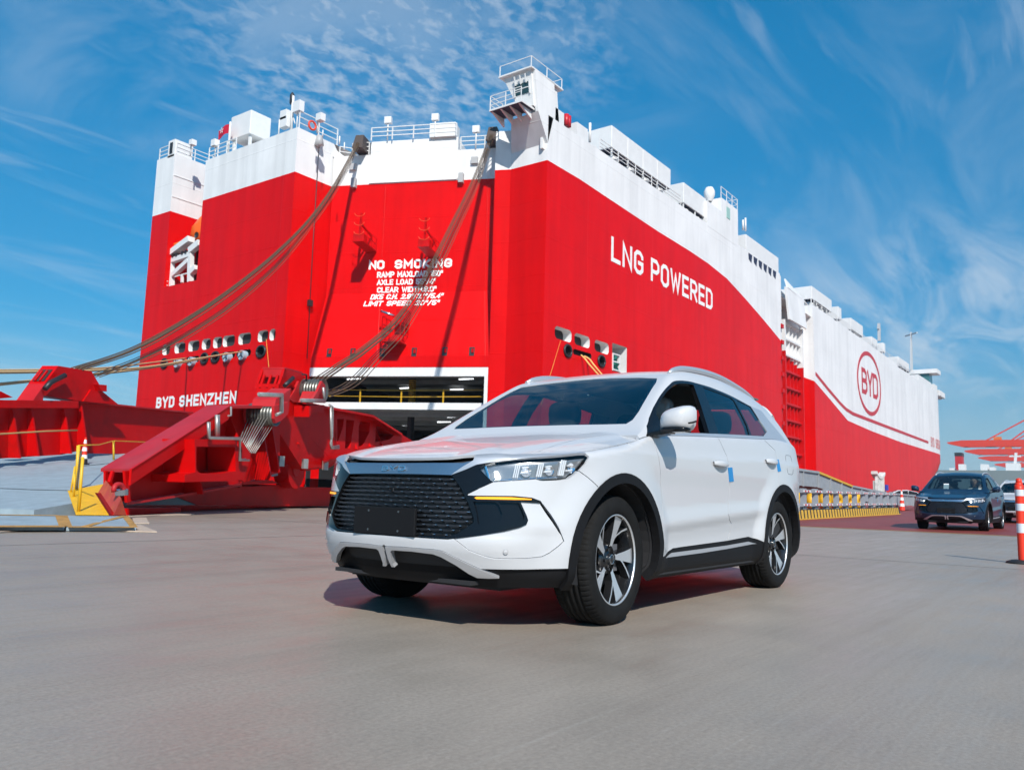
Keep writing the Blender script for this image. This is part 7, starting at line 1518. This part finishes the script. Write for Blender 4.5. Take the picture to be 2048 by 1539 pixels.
# --- driver: one continuous skinned body
def person(name, label, loc, shirt, pose):
    vs, es, rs = [], [], []
    def ch(pts, start=None):
        prev = start
        for p, r_ in pts:
            vs.append(p); rs.append(r_); k = len(vs)-1
            if prev is not None: es.append((prev, k))
            prev = k
        return prev
    pel = ch([((0, 0, 0), .15)]); che = ch([((.04, 0, .22), .15), ((.05, 0, .42), .17), ((.06, 0, .52), .13)], pel); nk = ch([((.04, 0, .60), .058), ((.03, 0, .66), .055)], che)
    hd_ = ch([((.01, 0, .73), .088), ((.01, 0, .80), .098), ((.02, 0, .87), .080)], nk)
    for sg in (-1, 1):
        e = ch([((.06, sg*.17, .52), .075), ((-.04, sg*.24, .32), .055), ((-.26, sg*.17, .36), .042), ((-.33, sg*.15, .38), .036)], che)
        for f in range(4): ch([((-.37, sg*(.13+.018*f), .40-.008*f), .010), ((-.40, sg*(.125+.018*f), .385-.008*f), .009), ((-.39, sg*(.125+.018*f), .36-.008*f), .008)], e)
        ch([((-.35, sg*.115, .41), .011), ((-.375, sg*.10, .40), .009)], e)
        ch([((-.06, sg*.10, -.02), .11), ((-.42, sg*.14, .06), .085), ((-.55, sg*.14, -.30), .055), ((-.66, sg*.14, -.34), .045)], pel)
    me = bpy.data.meshes.new(name); me.from_pydata(vs, es, []); o = bpy.data.objects.new(name, me); COL.objects.link(o); sk = o.modifiers.new('skin', 'SKIN'); 
    for v, r_ in zip(me.skin_vertices[0].data, rs): v.radius = (r_, r_)
    me.skin_vertices[0].data[0].use_root = True
    sb = o.modifiers.new('sub', 'SUBSURF'); sb.levels = 2; sb.render_levels = 2
    m, t, o_ = _mat(name+'_look'); b = N(t, 'ShaderNodeBsdfPrincipled', inp={'Roughness': .65}); t.links.new(b.outputs[0], o_.inputs[0]); g = N(t, 'ShaderNodeTexCoord'); s_ = N(t, 'ShaderNodeSeparateXYZ'); t.links.new(g.outputs['Object'], s_.inputs[0])
    def step(sock, val): k = N(t, 'ShaderNodeMath', operation='GREATER_THAN', inp={1: val}); t.links.new(s_.outputs[sock], k.inputs[0]); return k.outputs[0]
    sknc = (.42, .25, .17, 1); m1 = N(t, 'ShaderNodeMix', data_type='RGBA'); m1.inputs['A'].default_value = (*shirt, 1); m1.inputs['B'].default_value = sknc; t.links.new(step(2, .585), m1.inputs['Factor'])
    lt = N(t, 'ShaderNodeMath', operation='LESS_THAN', inp={1: -.20}); t.links.new(s_.outputs[0], lt.inputs[0]); gt_ = N(t, 'ShaderNodeMath', operation='MULTIPLY'); t.links.new(lt.outputs[0], gt_.inputs[0]); t.links.new(step(2, .25), gt_.inputs[1])
    m2 = N(t, 'ShaderNodeMix', data_type='RGBA'); m2.inputs['B'].default_value = sknc; t.links.new(m1.outputs['Result'], m2.inputs['A']); t.links.new(gt_.outputs[0], m2.inputs['Factor'])
    lg = N(t, 'ShaderNodeMath', operation='LESS_THAN', inp={1: .08}); t.links.new(s_.outputs[2], lg.inputs[0]); m3 = N(t, 'ShaderNodeMix', data_type='RGBA'); m3.inputs['B'].default_value = (.03, .035, .05, 1); t.links.new(m2.outputs['Result'], m3.inputs['A']); t.links.new(lg.outputs[0], m3.inputs['Factor']); t.links.new(m3.outputs['Result'], b.inputs['Base Color'])
    me.materials.append(m); o.location = loc; tag(o, label, 'person')
    hr = MB(); ellipsoid(hr, (.045, 0, .845), (.098, .092, .082), 16, 10); ho = link('hair', hr.mesh('hair'), pbr('black_hair', (.012, .010, .009), .5)); ho.parent = o
    for sg in (-1, 1):
        ey = MB(); ellipsoid(ey, (-.085, sg*.034, .80), (.012, .016, .010), 10, 6); link('eye', ey.mesh('eye'), pbr('eye_dark', (.02, .02, .02), .3)).parent = o
        ea = MB(); ellipsoid(ea, (.02, sg*.098, .79), (.028, .012, .038), 10, 6); link('ear', ea.mesh('ear'), pbr('skin_tone', (.42, .25, .17), .6)).parent = o
    ns = MB(); ns.hexa([(-.085, -.012, .775), (-.085, .012, .775), (-.08, 0, .815)], [(-.118, -.008, .77), (-.118, .008, .77), (-.098, 0, .80)]); link('nose', ns.mesh('nose'), pbr('skin_tone', (.42, .25, .17), .6)).parent = o
    mo = MB(); ellipsoid(mo, (-.080, 0, .735), (.010, .026, .006), 10, 6); link('mouth', mo.mesh('mouth'), pbr('lip_tone', (.3, .10, .08), .6)).parent = o
    return o
person('person', 'driver in a white shirt holding the wheel of the navy suv', (26.6+1.19, 3.86-.40-.03, .62+gz(26.6)), (.72, .72, .70), 0)
person('person', 'driver in a dark shirt seated in the white suv at the right edge', (p3_[0]+1.19, p3_[1]-.44, .62+gz(p3_[0])), (.05, .06, .08), 0)
# --- red and white delineator post at the right edge
bp_ = PZ(2046, 1126.5); rt = ray(2046, 957); hpost = CAM_H+rt[2]/np.hypot(rt[0], rt[1])*float(np.hypot(bp_[0], bp_[1]))
DL = thing('delineator_post', 'red delineator post with white reflective bands standing at the right edge', 'post', tuple(bp_))
CR = pbr('cone_red', (.75, .035, .01), .45); CW = pbr('reflective_white_band', (.62, .64, .68), .3)
MB().lathe([(0, 0), (.19, 0), (.185, .022), (.12, .045), (0, .05)], bp_, n=28).build('base', pbr('cone_black_rubber', (.015, .015, .016), .6), DL)
zb = [0.04, .36, .47, .62, .705, .795, .87, .93, .955]; cl = [CR, CW, CR, CW, CR, CW, CR, CR]
for k in range(8):
    r0 = .05 if k < 7 else .038; MB().lathe([(r0+(.0 if k % 2 == 0 else .002), zb[k]*hpost), (r0+(.0 if k % 2 == 0 else .002), zb[k+1]*hpost)]+([(0, zb[k+1]*hpost)] if k >= 6 else []), bp_, n=24).build('band', cl[k], DL)
MB().lathe([(.025, .94*hpost), (.036, .96*hpost), (.032, 1.*hpost), (0, 1.01*hpost)], bp_, n=16).build('knob', CR, DL)
# --- grey barrier frame on a striped plinth, along the lane
BY, BX0, BX1 = 9.15, 28.0, 46.5
BAR = thing('barrier_frame', 'long grey lattice barrier with red and white reflectors on a yellow striped plinth', 'barrier', (BX0, BY, gz(BX0)))
GRY = pbr('galvanised_grey', (.33, .35, .37), .5, metal=.2, noise=.1, nscale=4); RFR = pbr('reflector_red', (.55, .02, .02), .35); RFW = pbr('reflector_white', (.75, .75, .75), .35); STY = pbr('plinth_yellow', (.60, .36, .04), .6, noise=.15, nscale=5); STK = pbr('plinth_black', (.03, .03, .028), .7)
def bz(x): return gz(x)
mb = MB(); mb.hexa([(BX0, BY, bz(BX0)), (BX1, BY, bz(BX1)), (BX1, BY+.6, bz(BX1)), (BX0, BY+.6, bz(BX0))], [(BX0, BY+.05, bz(BX0)+.36), (BX1, BY+.05, bz(BX1)+.36), (BX1, BY+.55, bz(BX1)+.36), (BX0, BY+.55, bz(BX0)+.36)]); mb.build('plinth', STK, BAR)
ns = 46
for k in range(ns):
    x = BX0+.1+(BX1-BX0-.3)*k/ns; w2 = (BX1-BX0)/ns*.55; z = bz(x); MB().prism([(x, BY-.012+.0, z+.03), (x+w2, BY-.012, z+.03), (x+w2+.03, BY+.04-.008, z+.34), (x+.03, BY+.04-.008, z+.34)], (0, .01, 0)).build('stripe', STY, BAR)
MB().hexa([(BX0, BY-.02, bz(BX0)), (BX1, BY-.02, bz(BX1)), (BX1, BY-.005, bz(BX1)), (BX0, BY-.005, bz(BX0))], [(BX0, BY-.02, bz(BX0)+.04), (BX1, BY-.02, bz(BX1)+.04), (BX1, BY-.005, bz(BX1)+.04), (BX0, BY-.005, bz(BX0)+.04)]).build('stripe_border', STY, BAR)
for k in range(13):
    x = BX0+.3+(BX1-BX0-.8)*k/12; MB().box((x, BY+.3, bz(x)+.36+.38), (.42, .12, .76), 0).build('post', GRY, BAR)
    for z_ in (.52, 1.02):
        for j in range(5): MB().box((x-.36+j*.18, BY+.155, bz(x)+z_), (.16, .012, .06)).build('reflector', RFR if j % 2 else RFW, BAR)
for z_ in (.52, 1.02): MB().bar((BX0, BY+.24, bz(BX0)+z_), (BX1, BY+.24, bz(BX1)+z_), .14, .12).build('rail', GRY, BAR)
for k in range(9):
    x = BX0+.9+k*1.9; o = MB().lathe([(.10, -.16), (.34, -.16), (.36, 0), (.34, .16), (.10, .16)], (x, BY+1.5, bz(x)+.62), (.25, 1, 0), 24, closed=True).build('cable_reel', pbr('reel_yellow', (.70, .36, .01), .5))
    tag(o, 'yellow reel behind the grey barrier, %s from its left end' % ('first', 'second', 'third', 'fourth', 'fifth', 'sixth', 'seventh', 'eighth', 'ninth')[k], 'reel', 'yellow reels behind the barrier')
GW = thing('boarding_gangway', 'grey panelled gangway trough sloping up behind the barrier', 'gangway', (30, 11.4, gz(30)))
gp = [(33., 2.0), (40., 1.9), (46., 1.35), (54., 1.05), (64., .95)]
for i in range(len(gp)-1):
    (xa, za), (xb, zb2) = gp[i], gp[i+1]; n = max(2, int((xb-xa)/1.8))
    for k in range(n):
        u0, u1 = k/n, (k+1)/n; x0, x1 = xa+(xb-xa)*u0+.03, xa+(xb-xa)*u1-.03; z0, z1 = za+(zb2-za)*u0, za+(zb2-za)*u1
        MB().hexa([(x0, 11.4, gz(x0)+z0-.65), (x1, 11.4, gz(x1)+z1-.65), (x1, 11.5, gz(x1)+z1-.65), (x0, 11.5, gz(x0)+z0-.65)], [(x0, 11.4, gz(x0)+z0), (x1, 11.4, gz(x1)+z1), (x1, 11.5, gz(x1)+z1), (x0, 11.5, gz(x0)+z0)]).build('side_panel', GRY, GW)
        MB().bar((x1, 11.36, gz(x1)+z1-.68), (x1, 11.36, gz(x1)+z1+.02), .07).build('panel_rib', GRY, GW)
    MB().bar((xa, 11.38, gz(xa)+za+.04), (xb, 11.38, gz(xb)+zb2+.04), .12, .1).build('top_rail', STY if i == 1 else GRY, GW)
    MB().hexa([(xa, 11.5, gz(xa)+za-.6), (xb, 11.5, gz(xb)+zb2-.6), (xb, 13.2, gz(xb)+zb2-.6), (xa, 13.2, gz(xa)+za-.6)], [(xa, 11.5, gz(xa)+za-.5), (xb, 11.5, gz(xb)+zb2-.5), (xb, 13.2, gz(xb)+zb2-.5), (xa, 13.2, gz(xa)+za-.5)]).build('walkway', GRY, GW)
    for x in (xa+.5, (xa+xb)/2): MB().bar((x, 11.8, gz(x)), (x, 11.8, gz(x)+.9), .15).build('support', GRY, GW)
# white arched kiosk beside the ship
kd = ray(1757, 960); kd = kd/np.hypot(kd[0], kd[1]); kp = kd*78; KI = thing('mooring_kiosk', 'small white ribbed shelter with an arched top beside the red hull', 'shelter', (kp[0], kp[1], gz(kp[0])))
cw2 = pbr('weathered_white_steel', (.62, .62, .58), .6, noise=.3, nscale=3)
for k in range(7): x = kp[0]-1.2+k*.4; MB().box((x, kp[1]-.1, gz(kp[0])+1.35), (.18, .2, 2.7)).build('rib', cw2, KI)
MB().box((kp[0], kp[1]+.1, gz(kp[0])+1.1), (2.8, .1, 2.2)).build('wall', pbr('kiosk_wall', (.42, .44, .42), .6), KI)
MB().prism([(kp[0]-1.5+3.*u, kp[1]-.25, gz(kp[0])+2.55+.45*(2*u-1)**2) for u in np.linspace(0, 1, 9)]+[(kp[0]+1.5-3.*u, kp[1]-.25, gz(kp[0])+2.35+.4*(2*u-1)**2) for u in np.linspace(0, 1, 9)], (0, .5, 0)).build('arched_head', cw2, KI)
MB().box((kp[0]+2.6, kp[1]-.1, gz(kp[0])+1.7), (.9, .1, .5)).build('blue_sign', pbr('sign_blue', (.01, .03, .35), .4), KI); MB().bar((kp[0]+2.6, kp[1], gz(kp[0])), (kp[0]+2.6, kp[1], gz(kp[0])+1.9), .1).build('sign_post', cw2, KI)
# cones in the distance
for (u, dist, h_, lab) in ((1803.5, 58, 1.35, 'tall red and white cone in front of the distant white sedan'), (1816, 92, .9, 'small far cone just left of the white sedan roof'), (1822, 98, .9, 'tiny far cone above the white sedan roof')):
    d = ray(u, 1000); d = d/np.hypot(d[0], d[1])*dist; cone((d[0], d[1], gz(d[0])), h_, .19, lab, None, 'cone', black=False)
# --- distant white sedan, seen from its side
sd_ = ray(1815, 1000); sd_ = sd_/np.hypot(sd_[0], sd_[1])*72; sz = gz(sd_[0])
SD = thing('sedan_car', 'distant white sedan parked beyond the tall cone', 'car', (sd_[0], sd_[1], sz))
prof = [(-2.3, .35), (-2.3, .62), (-2.1, .78), (-1.2, .92), (-.55, 1.30), (.1, 1.44), (.8, 1.40), (1.55, 1.05), (2.15, .98), (2.3, .8), (2.3, .35)]
wd_ = [.78, .82, .86, .88, .70, .64, .64, .82, .86, .82, .78]
sdir = np.array([-.35, .93, 0.]); slat = np.array([.93, .35, 0.])
def sp(a, w, z): p = np.array([sd_[0], sd_[1], sz])+sdir*a+slat*w; return (p[0], p[1], sz+z)
mb = MB(); n = len(prof); mb.hexa([sp(a, -w, z) for (a, z), w in zip(prof, wd_)], [sp(a, w, z) for (a, z), w in zip(prof, wd_)]); mb.build('body', PWH, SD, .06)
for sg in (-1, 1):
    for q in (((-1.05, .95), (-.5, 1.27), (.0, 1.38), (.0, .97)), ((.08, .97), (.08, 1.38), (.75, 1.34), (1.35, 1.05))): MB().prism([sp(a, sg*(.90-.45*max(0, z-.95)), z) for a, z in q], slat*sg*.03).build('window', GBK, SD)
    for a in (-1.4, 1.4): c = np.array(sp(a, sg*.70, .32)); MB().cyl(c, c+slat*sg*.2, .32, 20).build('wheel', RUB, SD)
for q, nm in (((( -1.15, .93), (-.58, 1.29)), 'windscreen'), (((.85, 1.37), (1.5, 1.06)), 'rear_window')):
    a, b = q; MB().prism([sp(a[0]-.02, -.62, a[1]+.02), sp(a[0]-.02, .62, a[1]+.02), sp(b[0]-.02, .58, b[1]+.02), sp(b[0]-.02, -.58, b[1]+.02)], (0, 0, .02)).build(nm, GBK, SD)
# --- ship to shore cranes far along the quay
CRN = pbr('crane_red', (.72, .035, .004), .5)
for i, (u, v, dist, lab) in enumerate(((1897, 888, 560, 'nearest red gantry crane with its long boom reaching over the water'), (1931, 904, 655, 'second red gantry crane boom below the nearest one'), (1958, 917, 760, 'third red gantry crane boom in the row'), (1990, 930, 880, 'farthest red gantry crane boom in the row'))):
    tip = PX(u, v, dist); CN = thing('gantry_crane', lab, 'crane', (dist, tip[1]-60, 0), 'gantry cranes along the far quay'); zb3 = float(tip[2]); y1_ = float(tip[1]); y0_ = y1_-115
    mb = MB()
    for dx in (-3.5, 3.5): mb.hexa([(dist+dx-.8, y1_, zb3+1.), (dist+dx+.8, y1_, zb3+1.), (dist+dx+.8, y1_, zb3+.2), (dist+dx-.8, y1_, zb3+.2)], [(dist+dx-.8, y1_-8, zb3+2), (dist+dx+.8, y1_-8, zb3+2), (dist+dx+.8, y1_-8, zb3-1.8), (dist+dx-.8, y1_-8, zb3-1.8)]); mb.aabb((dist+dx-.8, y0_, zb3-1.8), (dist+dx+.8, y1_-8, zb3+2))
    mb.build('boom', CRN, CN)
    for k in range(9): MB().box((dist, y0_+8+k*12, zb3+.5), (7, 1., 1.)).build('boom_tie', CRN, CN)
    ya = y1_-66; za = zb3+30
    MB().bar((dist, ya, zb3-2), (dist, ya-2, za), 1.6).build('apex_frame', CRN, CN); MB().bar((dist, ya-18, zb3), (dist, ya-2, za), 1.2).build('apex_frame', CRN, CN)
    for yt in (y1_-20, y1_-33, y1_-46): MB().bar((dist, yt, zb3+2), (dist, ya-1, za-1), .7).build('forestay', CRN, CN)
    MB().bar((dist, y0_+6, zb3+2), (dist, ya-3, za-1), .7).build('backstay', CRN, CN)
    for yl in (ya-2, ya-28):
        for dx in (-9, 9): MB().bar((dist+dx, yl, 0), (dist+dx*.7, yl, zb3-1.5), 2.2).build('leg', CRN, CN)
        MB().bar((dist-9, yl, 12), (dist+9, yl, 12), 1.8).build('sill_beam', CRN, CN)
    for yt in (y1_-26, y1_-58): MB().box((dist, yt, zb3+2.8), (3, 4, 2.4)).build('boom_cabin', pbr('crane_orange', (.7, .16, .01), .5), CN)
# --- another vessel beyond the bow
OV = thing('container_vessel', 'distant vessel with grey hull and red black funnel beyond the bow', 'ship', (420, 60, -3))
OH = pbr('grey_green_hull', (.25, .30, .30), .6); zo = float(PX(1950, 944, 420)[2])
MB().hexa([(400, 8, -3), (400, 120, -3), (440, 120, -3), (440, 8, -3)], [(396, 2, zo), (396, 122, zo), (444, 122, zo), (444, 2, zo)]).build('hull', OH, OV)
fq0 = PX(1911, 912, 420); fq1 = PX(1926, 940, 420); MB().aabb((418, fq1[1], zo), (424, fq0[1], float(PX(1918, 912, 420)[2]))).build('funnel', pbr('funnel_red', (.5, .01, .015), .5), OV); MB().aabb((417.9, fq1[1]-.1, float(PX(1918, 912, 420)[2])), (424.1, fq0[1]+.1, float(PX(1918, 905, 420)[2]))).build('funnel_top', BLKS, OV)
for (u0, u1, v1) in ((1918, 1930, 928), (1962, 1976, 928), (1980, 1990, 934), (2012, 2040, 926), (1900, 1910, 936)):
    a, b = PX(u0, v1, 410), PX(u1, v1, 410); MB().aabb((408, b[1], zo-.2), (414, a[1], float(a[2]))).build('deck_house', WP, OV)
MB().bar(PX(2030, 930, 410), PX(2032, 905, 410), 1.).build('mast', WP, OV); MB().bar(PX(2018, 912, 410), PX(2042, 912, 410), .6).build('mast_yard', WP, OV)
# ================================================================== sea haze
hzb = MB(); hzb.aabb((-120, -160, -4.4), (1010, 420, 118)); hzo = hzb.build('haze', None); hzo.data.materials.clear()
hm, ht, ho_ = _mat('sea_haze'); pv = N(ht, 'ShaderNodeVolumePrincipled'); pv.inputs['Color'].default_value = (.86, .92, 1., 1); pv.inputs['Density'].default_value = .0003; pv.inputs['Anisotropy'].default_value = .35
ht.links.new(pv.outputs[0], ho_.inputs['Volume']); hzo.data.materials.append(hm); tag(hzo, 'thin pale sea haze over the port', kind='stuff')
